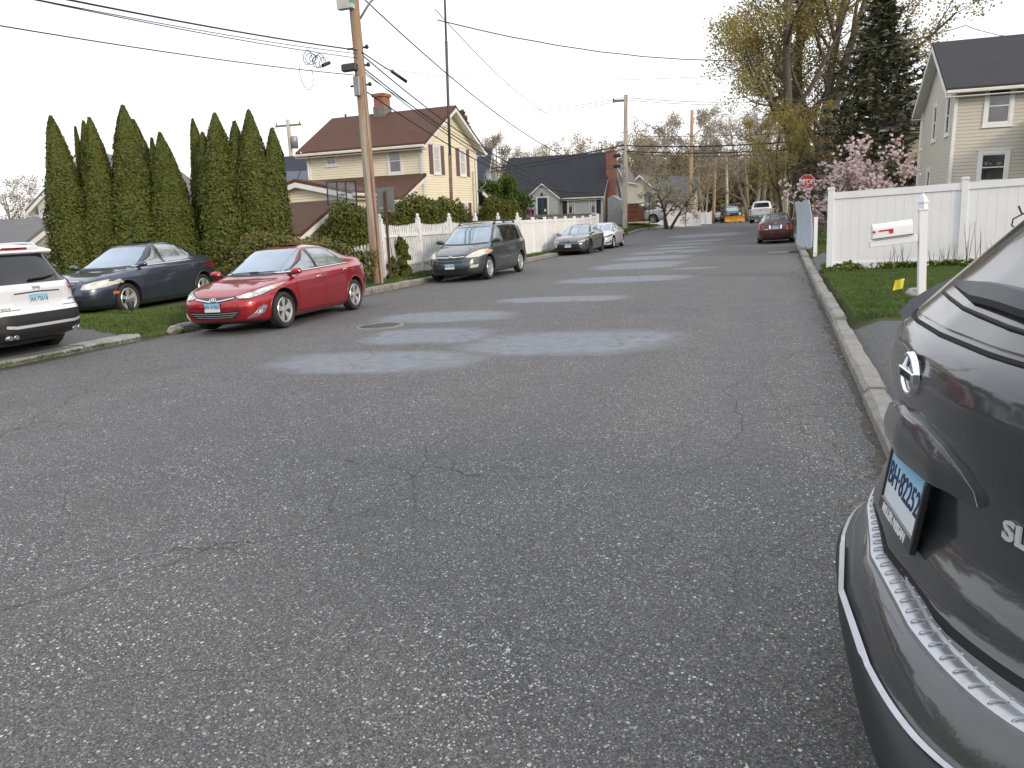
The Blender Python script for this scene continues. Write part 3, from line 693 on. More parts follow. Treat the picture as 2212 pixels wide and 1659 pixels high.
    def wheels(s, style='five', rimc='alloy', tw=.21):
        sp = s.sp; R = sp['rw']; rr = R*sp.get('rimr', .70)
        for ax in (0, -sp['wb']):
            for sg in (1, -1):
                we = bpy.data.objects.new('wheel', None); COL.objects.link(we); we.parent = s.root; we.location = (ax, sg*(sp['W']-.035-tw/2), R)
                if sg < 0: we.rotation_euler = (0, 0, pi)
                if (ax, sg) != (0, 1): 
                    for ch in s.w0.children:
                        c = ch.copy(); COL.objects.link(c); c.parent = we
                    continue
                s.w0 = we
                t = MB(); h = tw/2
                pr = [(rr, -h*.8), (R*.86, -h), (R*.95, -h*.9), (R*.99, -h*.7)]
                for q in (-.5, -.46, -.02, .02, .46, .5):
                    pr.append((R if abs(q) not in (.46, .02) or q in (-.46, .46) else R-.0, h*q))
                pr += [(R*.99, h*.7), (R*.95, h*.9), (R*.86, h), (rr+.012, h*.86), (rr, h*.78)]
                t.lathe(pr, 'y', 40); t.build('tyre', M['rubber'], we, sharp=35)
                rm = MB()
                rm.lathe([(rr+.004, h*.80), (rr-.004, h*.88), (rr-.018, h*.86), (rr-.03, h*.55), (rr-.045, -h*.7)], 'y', 40, mi=0)
                rm.lathe([(rr-.045, -h*.2), (.001, -h*.2)], 'y', 40, mi=1)
                rm.lathe([(R*.36, h*-.15), (R*.36, h*.12), (.0, h*.12)], 'y', 24, mi=1)   # brake disc
                def spoke(a, w0, w1, y0, y1, r0=.04, twist=0, mi=0):
                    pts = []
                    for (r_, w_, yy) in ((r0, w0, y0), (rr-.015, w1, y1)):
                        for q in (-1, 1):
                            for dy in (0, -.028):
                                aa = a+twist*(r_/rr); ca, sa = cos(aa), sin(aa)
                                pts.append((r_*ca-q*w_*sa, yy+dy, r_*sa+q*w_*ca))
                    rm.add(pts, [(0,2,3,1), (4,5,7,6), (0,4,6,2), (1,3,7,5), (0,1,5,4), (2,6,7,3)], mi)
                yc, yo = h*.62, h*.80
                if style == 'five':
                    for k in range(5): spoke(2*pi*k/5+.3, .030, .045, yc, yo)
                elif style == 'twin':      # five pairs, each pair with a dark pocket blade
                    for k in range(5):
                        a = 2*pi*k/5+.25; spoke(a-.17, .016, .024, yc, yo); spoke(a+.17, .016, .024, yc, yo); spoke(a+.62, .012, .034, yc-.012, yo-.012, mi=2)
                elif style == 'ten':
                    for k in range(10): spoke(2*pi*k/10, .012, .017, yc, yo)
                elif style == 'six':
                    for k in range(6): spoke(2*pi*k/6, .020, .034, yc, yo)
                rm.lathe([(.062, yc-.02), (.060, yc+.006), (.03, yc+.012), (.0005, yc+.012)], 'y', 20)
                for k in range(5): a = 2*pi*k/5; rm.tube([(cos(a)*.045, yc, sin(a)*.045), (cos(a)*.045, yc+.016, sin(a)*.045)], .008, 6, mi=1)
                rm.build('rim', [M[rimc], M['dark_under'], M['alloy_dark']], we, sharp=30)
    def mirrors(s, x, z, y, sc=1.0, signal=True, m=None):
        m = m or s.P
        for sg in (1, -1):
            e = MB(); n = 14; rings = []
            for i in range(9):
                t = i/8; w = sqrt(max(0, 1-(2*t-1)**4)); yy = sg*(y-.02+t*.20*sc); 
                for k in range(n):
                    a = 2*pi*k/n; cx = x+.015+(.075*sc*cos(a))*w*(1 if cos(a) > 0 else .55); cz = z+.06*sc*sin(a)*w*(1-.15*t)+.012*t
                    e.v.append((cx, yy, cz))
            for i in range(8):
                for k in range(n): e.f.append((i*n+k, i*n+(k+1) % n, (i+1)*n+(k+1) % n, (i+1)*n+k)); e.m.append(0); e.sm.append(True)
            e.f.append(tuple(range(n))); e.m.append(0); e.sm.append(True); e.f.append(tuple(range(8*n, 9*n))); e.m.append(0); e.sm.append(True)
            wm = e.build('wing_mirror', m, s.root)
            b = MB(); b.tube([(x+.02, sg*(y-.14), z-.05), (x+.02, sg*(y+.05), z-.025)], .024, 8); b.build('mirror_arm', M['black'], wm)
            if signal: b = MB(); b.tube([(x+.075*sc, sg*(y+.07), z+.0), (x+.06*sc, sg*(y+.17*sc), z+.003)], .009, 6); b.build('mirror_stripe', M['chrome'], wm)
    def handle(s, x, z, m=None, L=.17, sides=('left', 'right')):
        for sd_ in sides:
            mb = MB(); pts = []
            for i in range(7):
                t = i/6; h = s.hit(sd_, x+L*(t-.5), z)
                if h: pts.append(h[0]+h[1]*(.004+.028*sin(pi*t)**.5))
            if len(pts) == 7: mb.tube(pts, [.008, .012, .013, .013, .013, .012, .008], 8); mb.build('door_handle', m or s.P, s.root)
    def plate(s, view, z, txt, off=.02, y=0, frame=None, w=.305, hh=.152, x=None, tilt=0, sub=None):
        h = s.hit(view, y, z); px = (h[0].x if h else 0) if x is None else x; sg = 1 if view == 'front' else -1
        M4 = Matrix.Translation((px+sg*off, y, z)) @ Matrix.Rotation(sg*pi/2, 4, 'Z') @ Matrix.Rotation(pi/2-tilt, 4, 'X')
        # local: x right as read, y up, z towards viewer
        mb = MB(); mb.bbox(-w/2, w/2, -hh/2, hh/2, -.004, .003, .002, M=M4)
        pm = mat('plate_face', (.20,.50,.72), .35); g = NG(pm); tcn = g.n('ShaderNodeTexCoord'); sp_ = g.n('ShaderNodeSeparateXYZ'); g.l(tcn.outputs['Object'], sp_.inputs[0])
        g.l(g.ramp(g.math('DIVIDE', g.math('SUBTRACT', sp_.outputs[2], z-hh/2), hh), [(.35,(.66,.72,.75)), (.62,(.42,.62,.76)), (1.0,(.13,.42,.68))]), g.b.inputs['Base Color'])
        p = mb.build('licence_plate', pm, s.root)
        add_text(txt, hh*.58, M['plate_ink'], p, M4 @ Matrix.Translation((0, .004, .004)), .001, 'plate_number', 1.0, .0006, .80*w/.305)
        if frame:
            mb = MB(); t = .012
            for b in ((-w/2-t, w/2+t, hh/2, hh/2+t), (-w/2-t, w/2+t, -hh/2-.032, -hh/2+.006), (-w/2-t, -w/2+.004, -hh/2, hh/2), (w/2-.004, w/2+t, -hh/2, hh/2)): mb.bbox(b[0], b[1], b[2], b[3], -.008, .008, .003, M=M4)
            fr = mb.build('plate_frame', M['black_gloss'], p)
            add_text(frame, .033, M['white_ink'], fr, M4 @ Matrix.Translation((0, -hh/2-.0145, .0095)), .001, 'frame_lettering', 1.0, .0010)
        return M4, p
    def badge_text(s, view, y, z, txt, size, m, off=.004, tilt=0, name='badge_lettering', yaw=0, sx=1.0, bold=.001):
        h = s.hit(view, y, z)
        if not h: return
        loc, nn = h; sg = 1 if view == 'front' else -1
        zax = nn.normalized(); yax = (Vector((0,0,1))-zax*zax.z).normalized(); xax = yax.cross(zax)
        R3 = Matrix((xax, yax, zax)).transposed().to_4x4()
        return add_text(txt, size, m, s.root, Matrix.Translation(loc+nn*off) @ R3, .0025, name, 1.0, bold, sx)

def sedan_spec(H=1.44, W=.89, fo=.88, ro=.97, wb=2.70, hood=.93, trunk=1.06, rw=.325, **k):
    R = -(wb+ro); f = fo; top = H; ws = k.pop('ws', -.30); wt = k.pop('wt', ws-.86); bl = k.pop('bl', R+.62); bt = k.pop('bt', R+1.38); nose = k.pop('nose', .70)
    sp = dict(W=W, wb=wb, fo=fo, ro=ro, rw=rw, ra=rw+.055, H=H,
        xf=[(.15, f-.40), (.19, f-.16), (.25, f-.05), (.36, f-.015), (.50, f), (.60, f-.012), (nose-.04, f-.05), (nose+.02, f-.13), (lerp(nose, hood, .50), f-.36), (lerp(nose, hood, .85), f-.76), (hood, ws+.12), (hood+.035, ws), (H-.075, wt), (H-.035, wt-.22), (H-.008, wt-.55), (H, wt-.75)],
        xr=[(.17, R+.45), (.21, R+.14), (.30, R+.04), (.45, R), (.62, R+.005), (.78, R+.03), (trunk-.10, R+.06), (trunk-.03, R+.10), (trunk, R+.20), (trunk+.03, bl), (H-.10, bt), (H-.045, bt+.25), (H-.012, bt+.50), (H, bt+.70)],
        w=[(.15, W*.80), (.19, W*.90), (.26, W*.955), (.40, W*.985), (.60, W), (.80, W*.99), (hood-.02, W*.962), (hood+.03, W*.90), (hood+.08, W*.855), (1.10, W*.80), (H-.15, W*.675), (H-.07, W*.60), (H-.03, W*.50), (H-.008, W*.34), (H, W*.22)],
        n=[(.15, 5), (.5, 4.6), (nose-.04, 4.4), (nose+.06, 5.2), (hood-.02, 5.8), (hood+.06, 5.0), (H-.06, 5), (H, 3.5)],
        nr=[(.15, 5), (.6, 5), (trunk-.03, 4.2), (trunk+.05, 4.0), (H-.06, 5), (H, 3.5)], rake=-.012)
    sp.update(k); return sp
def sedan_common(c, belt=.98, frontx=-.40, rearx=None, split=-1.30, chrome=True, hi=None):
    """greenhouse, seams and small fittings shared by the saloons; each call passes its own outline numbers"""
    sp = c.sp; H = sp['H']; W = sp['W']; R = -(sp['wb']+sp['ro']); rearx = rearx or R+.95
    # side window line (left view, x,z)
    t = H-.085
    out = [(frontx, belt-.012), (split, belt+.015), (rearx, belt+.045), (rearx+.10, belt+.10), (rearx+.48, t-.03), (rearx+.85, t+.012), (split+.1, t+.018), (frontx-.90, t-.03), (frontx-.62, belt+.20), (frontx-.30, belt+.06)]
    c.panel('window_surround', 'left', out, M['black_gloss'], .006, .05, mirror=True)
    def shrink(poly, d):
        cx = sum(p[0] for p in poly)/len(poly); cy = sum(p[1] for p in poly)/len(poly)
        return [(p[0]+math.copysign(min(abs(p[0]-cx), d), cx-p[0]), p[1]+math.copysign(min(abs(p[1]-cy), d), cy-p[1])) for p in poly]
    fw_ = [(frontx-.24, belt+.014), (split+.05, belt+.035), (split+.09, t-.008), (frontx-.90, t-.046), (frontx-.68, belt+.19)]
    rw_ = [(split-.05, belt+.035), (rearx+.32, belt+.060), (rearx+.30, belt+.13), (rearx+.56, t-.045), (rearx+.85, t-.016), (split-.02, t-.008)]
    q_ = [(rearx+.27, belt+.065), (rearx+.07, belt+.070), (rearx+.15, belt+.11), (rearx+.42, t-.085), (rearx+.50, t-.07), (rearx+.28, belt+.16)]
    for nm, po in (('side_window', fw_), ('side_window', rw_), ('quarter_window', q_)):
        c.panel(nm, 'left', po, M['glass'], .010, .05, mirror=True)
    if chrome: c.line('window_trim', 'left', [(frontx-.05, belt-.004), (split, belt+.016), (rearx, belt+.046)]+([(rearx+.11, belt+.10), (rearx+.49, t-.03)] if chrome == 2 else []), M['chrome'], .016, .013, .05, mirror=True)
def glasses(c, wsp, rwp):
    H = c.sp['H']; wsp = [(y*.97, z) for y, z in wsp]; rwp = [(y*.92, z) for y, z in rwp] if rwp else None
    c.panel('windscreen', 'front', wsp, M['screen_glass'], .004, .07)
    if rwp: c.panel('rear_window', 'rear', rwp, M['screen_glass'], .004, .07)
M['glass'] = mat('car_glass', (.16,.19,.20), .05, metal=.35, spec=1.0, ior=1.9, coat=1.0, coat_r=.01, var=(1.4,(.36,.41,.42),.40,.72))  # pale tint and metal share carry the sky's reflection in the side glass
M['screen_glass'] = mat('windscreen_glass', (.20,.29,.38), .07, metal=.55, spec=1.0, ior=2.1, coat=1.0, coat_r=.02, var=(1.2,(.33,.44,.54),.4,.7))  # sky reflection and haze put into the bluish base colour
M['privacy_glass'] = mat('privacy_glass', (.012,.014,.018), .05, spec=.5, ior=1.5, coat=.35, coat_r=.01)

def slats(c, view, y0, y1, z0, z1, n, m, w=.012, off=.012, parent=None, bow=0):
    for i in range(n):
        z = lerp(z0, z1, (i+.5)/n); k = lerp(y0[0], y0[1], (i+.5)/n)
        c.line('grille_bar', view, [(-k, z+bow), (-k*.5, z+bow*.25), (0, z), (k*.5, z+bow*.25), (k, z+bow)], m, w, off, .06, parent)
def ring_badge(c, view, y, z, rx, rz, letter=None, m=None, off=.012, txt=None):
    h = c.hit(view, y, z)
    if not h: return
    loc, nn = h; m = m or M['chrome']; zax = nn.normalized(); yax = (Vector((0,0,1))-zax*zax.z).normalized(); xax = yax.cross(zax)
    mb = MB(); pts = [loc+nn*off+xax*rx*cos(t)+yax*rz*sin(t) for t in [2*pi*i/28 for i in range(29)]]
    mb.tube(pts, .0065, 6); b = mb.build('badge', m, c.root)
    R4 = Matrix.Translation(loc+nn*off) @ Matrix((xax, yax, zax)).transposed().to_4x4()
    if letter: add_text(letter, rz*1.9, m, b, R4 @ Matrix.Shear('XZ', 4, (0, 0)), .004, 'badge_letter', 1, .003, 1.3)
    return b

# ---- red compact saloon (front left quarter to the camera)
P_red = paint('red_paint', (.35,.007,.017), .45, .28)
def red_car():
    sp = sedan_spec(H=1.435, W=.888, fo=.88, ro=.97, wb=2.70, hood=.915, trunk=1.07, rw=.322, nose=.685, wt=-1.22, ws=-.28, bl=-3.10, bt=-2.30, step=.026, N=128, rake=-.022)
    c = Car('red_car', 'glossy red compact saloon parked facing the camera at the left kerb', sp, P_red, -9.15, 11.22, .0, radians(-86.2), 'cars parked along the left kerb')
    glasses(c, [(-.66,.965),(-.30,.945),(.30,.945),(.66,.965),(.60,1.15),(.50,1.345),(.2,1.36),(-.2,1.36),(-.50,1.345),(-.60,1.15)], [(-.62,1.10),(.62,1.10),(.50,1.34),(-.50,1.34)])
    sedan_common(c, belt=.955, frontx=-.34, rearx=-2.62, split=-1.36, chrome=2)
    c.line('cowl', 'front', [(-.66,.952),(-.3,.932),(.3,.932),(.66,.952)], M['black'], .03, .003)
    for y0, y1 in ((-.45,.12), (-.05,.5)):
        mb = MB(); pts = []
        for i in range(7):
            y = lerp(y0, y1, i/6); h = c.hit('front', y, .955+.02*i/6); pts.append(h[0]+h[1]*.018)
        mb.tube(pts, [.009]*6+[.004], 5); mb.build('wiper', M['black'], c.root)
    a, b = c.panel('headlight', 'front', [(.38,.640),(.48,.600),(.63,.598),(.755,.650),(.825,.725),(.846,.785),(.825,.800),(.765,.772),(.64,.712),(.50,.672)], M['lamp_lens'], .006, .04, mirror=True)
    for o, s_ in ((a, 1), (b, -1)):
        c.panel('lamp_unit', 'front', [(s_*y, z) for y, z in ((.50,.625),(.57,.612),(.63,.645),(.61,.685),(.53,.67))], M['lamp_core'], .011, .03, parent=o)
        c.panel('lamp_unit', 'front', [(s_*y, z) for y, z in ((.66,.665),(.72,.68),(.745,.735),(.69,.735))], M['lamp_core'], .011, .03, parent=o)
        c.panel('turn_lamp', 'front', [(s_*y, z) for y, z in ((.795,.725),(.822,.745),(.832,.785),(.812,.778))], M['amber'], .010, .03, parent=o)
        c.line('lamp_edge', 'front', [(s_*y, z) for y, z in ((.38,.640),(.48,.60),(.63,.598),(.755,.65),(.825,.725),(.843,.78))], M['black_gloss'], .012, .009, parent=o)
        for q in range(5): c.line('lens_rib', 'front', [(s_*(.44+q*.055), .60+q*.012), (s_*(.47+q*.055), .65+q*.02)], M['chrome'], .006, .0095, parent=o)
    g = c.panel('grille', 'front', [(-.42,.655),(-.37,.60),(-.12,.548),(.12,.548),(.37,.60),(.42,.655),(.2,.636),(0,.63),(-.2,.636)], M['black_gloss'], .003, .05)
    c.line('grille_bar', 'front', [(-.38,.618),(-.2,.588),(-.08,.572),(.08,.572),(.2,.588),(.38,.618)], M['chrome'], .016, .012, parent=g)
    ring_badge(c, 'front', 0, .588, .065, .034, 'H', off=.022)
    g = c.panel('lower_grille', 'front', [(-.52,.425),(-.48,.36),(-.38,.275),(.38,.275),(.48,.36),(.52,.425),(.25,.405),(-.25,.405)], M['black'], .003, .06)
    for i, (k, z) in enumerate(((.36,.30),(.42,.335),(.455,.37))): c.line('grille_bar', 'front', [(-k, z+.012), (0, z-.004), (k, z+.012)], M['alloy'], .008, .010, parent=g)
    for o in c.panel('fog_lamp', 'front', [(.56,.262),(.70,.290),(.765,.345),(.79,.455),(.765,.475),(.735,.44),(.70,.365),(.60,.300)], M['chrome'], .008, .04, mirror=True):
        s_ = 1 if 'fog_lamp' == o.name else -1
    for s_ in (1, -1): c.panel('fog_lens', 'front', [(s_*y, z) for y, z in ((.70,.325),(.745,.35),(.762,.43),(.735,.40))], M['lamp_lens'], .012, .03)
    c.line('bumper_seam', 'front', [(.40,.60),(.46,.54),(.48,.48),(.42,.43)], M['dark_under'], .006, .002, mirror=True)
    c.line('bumper_edge', 'front', [(-.70,.215),(-.3,.195),(.3,.195),(.70,.215)], M['black'], .03, .004)
    c.line('hood_seam', 'front', [(.80,.85),(.72,.795),(.6,.725),(.46,.672),(.38,.648),(.2,.635),(0,.63)], M['dark_under'], .008, .002, mirror=True)
    c.line('hood_seam', 'top', [(.02,.70),(-.30,.745)], M['dark_under'], .008, .002, mirror=True)
    for zs in ([(.42,.50),(.44,.75),(.30,.20)],): pass
    c.plate('front', .478, 'BW\u00b767062', .022)
    # doors
    dk = M['dark_under']
    c.line('door_seam', 'left', [(-.36,.94),(-.43,.80),(-.46,.50),(-.42,.26)], dk, .009, .002, mirror=True)
    c.line('door_seam', 'left', [(-1.37,.95),(-1.42,.80),(-1.45,.55),(-1.42,.24)], dk, .009, .002, mirror=True)
    c.line('door_seam', 'left', [(-2.62,.98),(-2.50,.82),(-2.32,.64),(-2.25,.50),(-2.18,.24)], dk, .009, .002, mirror=True)
    c.line('sill_seam', 'left', [(-.42,.255),(-2.2,.245)], dk, .008, .002, mirror=True)
    c.line('sill_trim', 'left', [(-.40,.175),(-2.30,.175)], M['galv'], .030, .006, mirror=True)
    c.line('side_crease', 'left', [(-.55,.66),(-1.2,.72),(-2.0,.80),(-2.9,.885),(-3.3,.90)], paint('red_crease', (.30,.012,.018), .5, .2), .012, .003, mirror=True)
    c.line('fender_seam', 'front', [(.858,.56),(.872,.50),(.878,.42)], dk, .006, .002, mirror=True)
    c.handle(-1.20, .815, M['chrome']); c.handle(-2.30, .88, M['chrome'])
    c.mirrors(-.50, .965, .77, 1.1)
    c.panel('tail_light', 'rear', [(.50,.86),(.80,.80),(.86,.90),(.80,.96),(.55,.95)], M['red_lens'], .006, .05, mirror=True)
    c.plate('rear', .80, 'BW\u00b767062', .012); c.wheels('twin'); return c
red_car()

# ---- dark blue compact saloon on the lawn
P_navy = paint('dark_blue_paint', (.055,.070,.105), .6, .3)
def navy_car():
    sp = sedan_spec(H=1.52, W=.898, fo=.93, ro=.97, wb=2.685, hood=.965, trunk=1.09, rw=.33, nose=.76, wt=-1.26, ws=-.34, bl=-3.05, bt=-2.32, step=.028, N=112, rake=-.012)
    c = Car('blue_car', 'dark navy compact saloon with silver wheels parked on the lawn before the cedars', sp, P_navy, -13.9, 12.3, .19, radians(-82.6))
    glasses(c, [(-.67,1.01),(-.3,.995),(.3,.995),(.67,1.01),(.61,1.2),(.52,1.385),(.2,1.40),(-.2,1.40),(-.52,1.385),(-.61,1.2)], [(-.62,1.13),(.62,1.13),(.5,1.38),(-.5,1.38)])
    sedan_common(c, belt=.99, frontx=-.42, rearx=-2.66, split=-1.40, chrome=2)
    c.line('cowl', 'front', [(-.66,.995),(-.3,.980),(.3,.980),(.66,.995)], M['black'], .03, .003)
    for o in c.panel('headlight', 'front', [(.46,.61),(.60,.595),(.78,.63),(.862,.69),(.850,.765),(.78,.775),(.66,.745),(.50,.70)], M['lamp_old'], .006, .05, mirror=True):
        pass
    for s_ in (1, -1): c.panel('lamp_unit', 'front', [(s_*y, z) for y, z in ((.53,.63),(.60,.62),(.64,.67),(.60,.71),(.54,.69))], M['lamp_core'], .012, .03); c.panel('lamp_unit', 'front', [(s_*y, z) for y, z in ((.70,.65),(.77,.67),(.79,.74),(.72,.73))], M['lamp_core'], .012, .03)
    g = c.panel('grille', 'front', [(-.36,.76),(.36,.76),(.34,.67),(.22,.66),(-.22,.66),(-.34,.67)], M['black'], .003, .06); c.line('grille_bar', 'front', [(-.38,.665),(0,.652),(.38,.665)], P_navy, .035, .010, parent=g)
    g2 = c.panel('lower_grille', 'front', [(-.36,.64),(.36,.64),(.30,.50),(-.30,.50)], M['black'], .003, .06)
    c.line('grille_bar', 'front', [(-.36,.765),(0,.775),(.36,.765)], M['chrome'], .014, .009, parent=g); slats(c, 'front', (.28,.34), 0, .52, .63, 3, M['alloy_dark'], parent=g2)
    mb = MB(); h = c.hit('front', 0, .71); mb.box(h[0].x-.02, h[0].x+.02, -.10, .10, .688, .722); mb.box(h[0].x-.02, h[0].x+.021, -.04, .04, .668, .742); mb.build('badge', mat('gold_badge', (.55,.38,.12), .3, metal=.8), c.root)
    c.panel('air_intake', 'front', [(-.48,.40),(.48,.40),(.40,.30),(-.40,.30)], M['black'], .003, .06)
    c.panel('fog_recess', 'front', [(.56,.32),(.76,.34),(.80,.42),(.60,.42)], M['black'], .003, .05, mirror=True)
    c.panel('side_marker', 'left', [(.26,.47),(.40,.47),(.41,.525),(.27,.52)], M['amber'], .006, .05, mirror=True)
    c.line('hood_seam', 'front', [(.83,.85),(.7,.80),(.5,.735),(.4,.775),(0,.785)], M['dark_under'], .008, .002, mirror=True)
    dk = M['dark_under']
    c.line('door_seam', 'left', [(-.42,.98),(-.50,.80),(-.52,.50),(-.46,.27)], dk, .009, .002, mirror=True)
    c.line('door_seam', 'left', [(-1.42,.99),(-1.45,.8),(-1.46,.5),(-1.43,.25)], dk, .009, .002, mirror=True)
    c.line('door_seam', 'left', [(-2.68,1.02),(-2.52,.82),(-2.32,.62),(-2.24,.45),(-2.2,.25)], dk, .009, .002, mirror=True)
    c.line('sill_seam', 'left', [(-.46,.26),(-2.2,.25)], dk, .008, .002, mirror=True)
    c.handle(-1.22, .86); c.handle(-2.30, .88); c.mirrors(-.58, 1.02, .80, signal=False)
    c.panel('tail_light', 'rear', [(.52,.80),(.82,.78),(.88,.90),(.82,.99),(.56,.98)], M['red_lens'], .006, .05, mirror=True)
    c.panel('tail_light', 'left', [(-3.60,.86),(-3.42,.93),(-3.44,1.0),(-3.60,.99)], M['red_lens'], .006, .05, mirror=True)
    c.wheels('five'); return c
navy_car()

# ---- dark green minivan
P_green = paint('dark_green_paint', (.050,.070,.076), .5, .32, dirt=.15)
def van():
    H, W, f, wb, ro = 1.76, .965, .98, 3.03, 1.07; R = -(wb+ro)
    sp = dict(H=H, W=W, fo=f, ro=ro, wb=wb, rw=.345, ra=.405, step=.030, N=112, rake=-.008,
        xf=[(.18,f-.4),(.22,f-.14),(.30,f-.04),(.45,f),(.58,f-.01),(.68,f-.05),(.76,f-.12),(.84,f-.26),(.93,f-.52),(1.00,f-.78),(1.05,f-1.02),(1.09,f-1.14),(1.60,f-1.98),(1.68,f-2.25),(1.73,f-2.7),(H,f-3.1)],
        xr=[(.20,R+.4),(.25,R+.1),(.35,R+.02),(.5,R),(.66,R+.02),(.72,R+.08),(1.05,R+.11),(1.12,R+.14),(1.55,R+.34),(1.64,R+.42),(1.70,R+.6),(H,R+1.1)],
        w=[(.18,W*.84),(.24,W*.93),(.34,W*.97),(.5,W*.995),(.75,W),(.98,W*.975),(1.06,W*.94),(1.14,W*.90),(1.55,W*.785),(1.64,W*.72),(1.70,W*.60),(1.74,W*.42),(H,W*.25)],
        n=[(.18,4.5),(.6,4.2),(.9,4.6),(1.05,4.8),(1.15,5),(1.6,4.6),(H,3.5)], nr=[(.18,6),(.6,6.5),(1.1,7),(1.6,6),(H,4)])
    c = Car('green_minivan', 'dark green minivan with roof rails parked in front of the white picket fence', sp, P_green, -9.25, 21.6, 0, radians(-89.4), 'cars parked along the left kerb', 'minivan')
    c.panel('windscreen', 'front', [(-.76,1.115),(-.3,1.09),(.3,1.09),(.76,1.115),(.72,1.3),(.62,1.60),(.2,1.625),(-.2,1.625),(-.62,1.60),(-.72,1.3)], M['screen_glass'], .004, .07)
    c.line('cowl', 'front', [(-.74,1.09),(-.3,1.07),(.3,1.07),(.74,1.09)], M['black'], .035, .004)
    dk = M['dark_under']; gl = M['privacy_glass']
    c.panel('window_surround', 'left', [(-.50,1.06),(-1.5,1.075),(-3.72,1.12),(-3.60,1.40),(-3.52,1.60),(-2.2,1.625),(-1.25,1.60),(-.80,1.30)], M['black_gloss'], .006, .06, mirror=True)
    for po, gm in (([(-.66,1.10),(-1.42,1.10),(-1.42,1.575),(-1.24,1.57),(-.86,1.30)], M['glass']), ([(-1.50,1.10),(-2.55,1.12),(-2.60,1.585),(-1.50,1.58)], gl), ([(-2.66,1.13),(-3.66,1.15),(-3.52,1.42),(-3.46,1.565),(-2.70,1.585)], gl)):
        c.panel('side_window', 'left', po, gm, .010, .06, mirror=True)
    c.panel('rear_window', 'rear', [(-.72,1.15),(.72,1.15),(.62,1.56),(-.62,1.56)], gl, .004, .08)
    a, b = c.panel('headlight', 'front', [(.46,.72),(.55,.70),(.80,.715),(.925,.80),(.93,.865),(.86,.915),(.74,.90),(.60,.83)], M['lamp_old'], .006, .05, mirror=True)
    for s_, o in ((1, a), (-1, b)):
        c.panel('turn_lamp', 'front', [(s_*y, z) for y, z in ((.87,.80),(.935,.83),(.915,.885),(.86,.89))], mat('amber_faded', (.60,.30,.12), .3), .010, .04, parent=o)
    g = c.panel('grille', 'front', [(-.44,.755),(.44,.755),(.40,.665),(.2,.65),(-.2,.65),(-.40,.665)], M['black'], .003, .06)
    c.line('grille_bar', 'front', [(-.44,.735),(-.12,.722),(.12,.722),(.44,.735)], M['chrome'], .020, .012, parent=g)
    ring_badge(c, 'front', 0, .735, .06, .04, 'T', off=.022)
    c.panel('lower_grille', 'front', [(-.42,.615),(.42,.615),(.36,.555),(-.36,.555)], M['black'], .003, .06)
    c.panel('air_intake', 'front', [(-.56,.40),(.56,.40),(.52,.30),(-.52,.30)], M['black'], .003, .06)
    c.panel('fog_lamp', 'front', [(.60,.40),(.78,.42),(.80,.50),(.62,.49)], M['lamp_old'], .006, .05, mirror=True)
    c.line('bumper_crease', 'front', [(-.90,.62),(-.5,.60),(0,.595),(.5,.60),(.90,.62)], M['dark_under'], .006, .002)
    c.line('lower_valance', 'front', [(-.88,.245),(0,.225),(.88,.245)], M['black'], .07, .004)
    c.line('hood_seam', 'front', [(.86,1.0),(.74,.96),(.6,.87),(.46,.775),(0,.77)], dk, .009, .002, mirror=True)
    for pts in ([(-.52,1.05),(-.60,.80),(-.60,.5),(-.52,.32)], [(-1.46,1.07),(-1.46,.30)], [(-2.62,1.09),(-2.56,.72),(-2.5,.62)]): c.line('door_seam', 'left', pts, dk, .010, .002, mirror=True)
    c.line('side_moulding', 'left', [(-.62,.60),(-2.55,.64)], M['chrome'], .022, .010, mirror=True)
    c.line('sill_seam', 'left', [(-.5,.30),(-2.5,.29)], dk, .010, .002, mirror=True)
    c.line('slide_rail', 'left', [(-2.62,1.0),(-3.7,1.02)], dk, .014, .003, mirror=True)
    c.handle(-1.30, .90); c.handle(-1.62, .905); c.mirrors(-.66, 1.16, .87, 1.3, signal=False, m=paint('mirror_paint', (.05,.06,.06), .6, .2))
    for s_ in (1, -1):
        mb = MB(); y = s_*.60; pts = []
        for i in range(17):
            x = -1.35-2.15*i/16; h = c.hit('top', x, y); up = .055*min(1, sin(pi*i/16)*5)
            pts.append(h[0]+Vector((0, 0, .01+up)))
        mb.tube(pts, .018, 8)
        for x in (-1.5, -2.4, -3.35): h = c.hit('top', x, y); mb.tube([h[0]-Vector((0,0,.01)), h[0]+Vector((0,0,.06))], .022, 8)
        mb.build('roof_rail', M['black'], c.root)
    for x in (-1.75, -2.9):
        mb = MB(); z = c.hit('top', x, .6)[0].z+.062; mb.tube([(x,-.6,z),(x,-.3,z+.03),(x,.3,z+.03),(x,.6,z)], .015, 8); mb.build('roof_bar', M['black'], c.root)
    c.plate('front', .47, '852\u00b7YNW', .022); c.wheels('five')
    c.panel('tail_light', 'rear', [(.76,.78),(.93,.80),(.86,1.1),(.78,1.1)], M['red_lens'], .006, .05, mirror=True)
van()

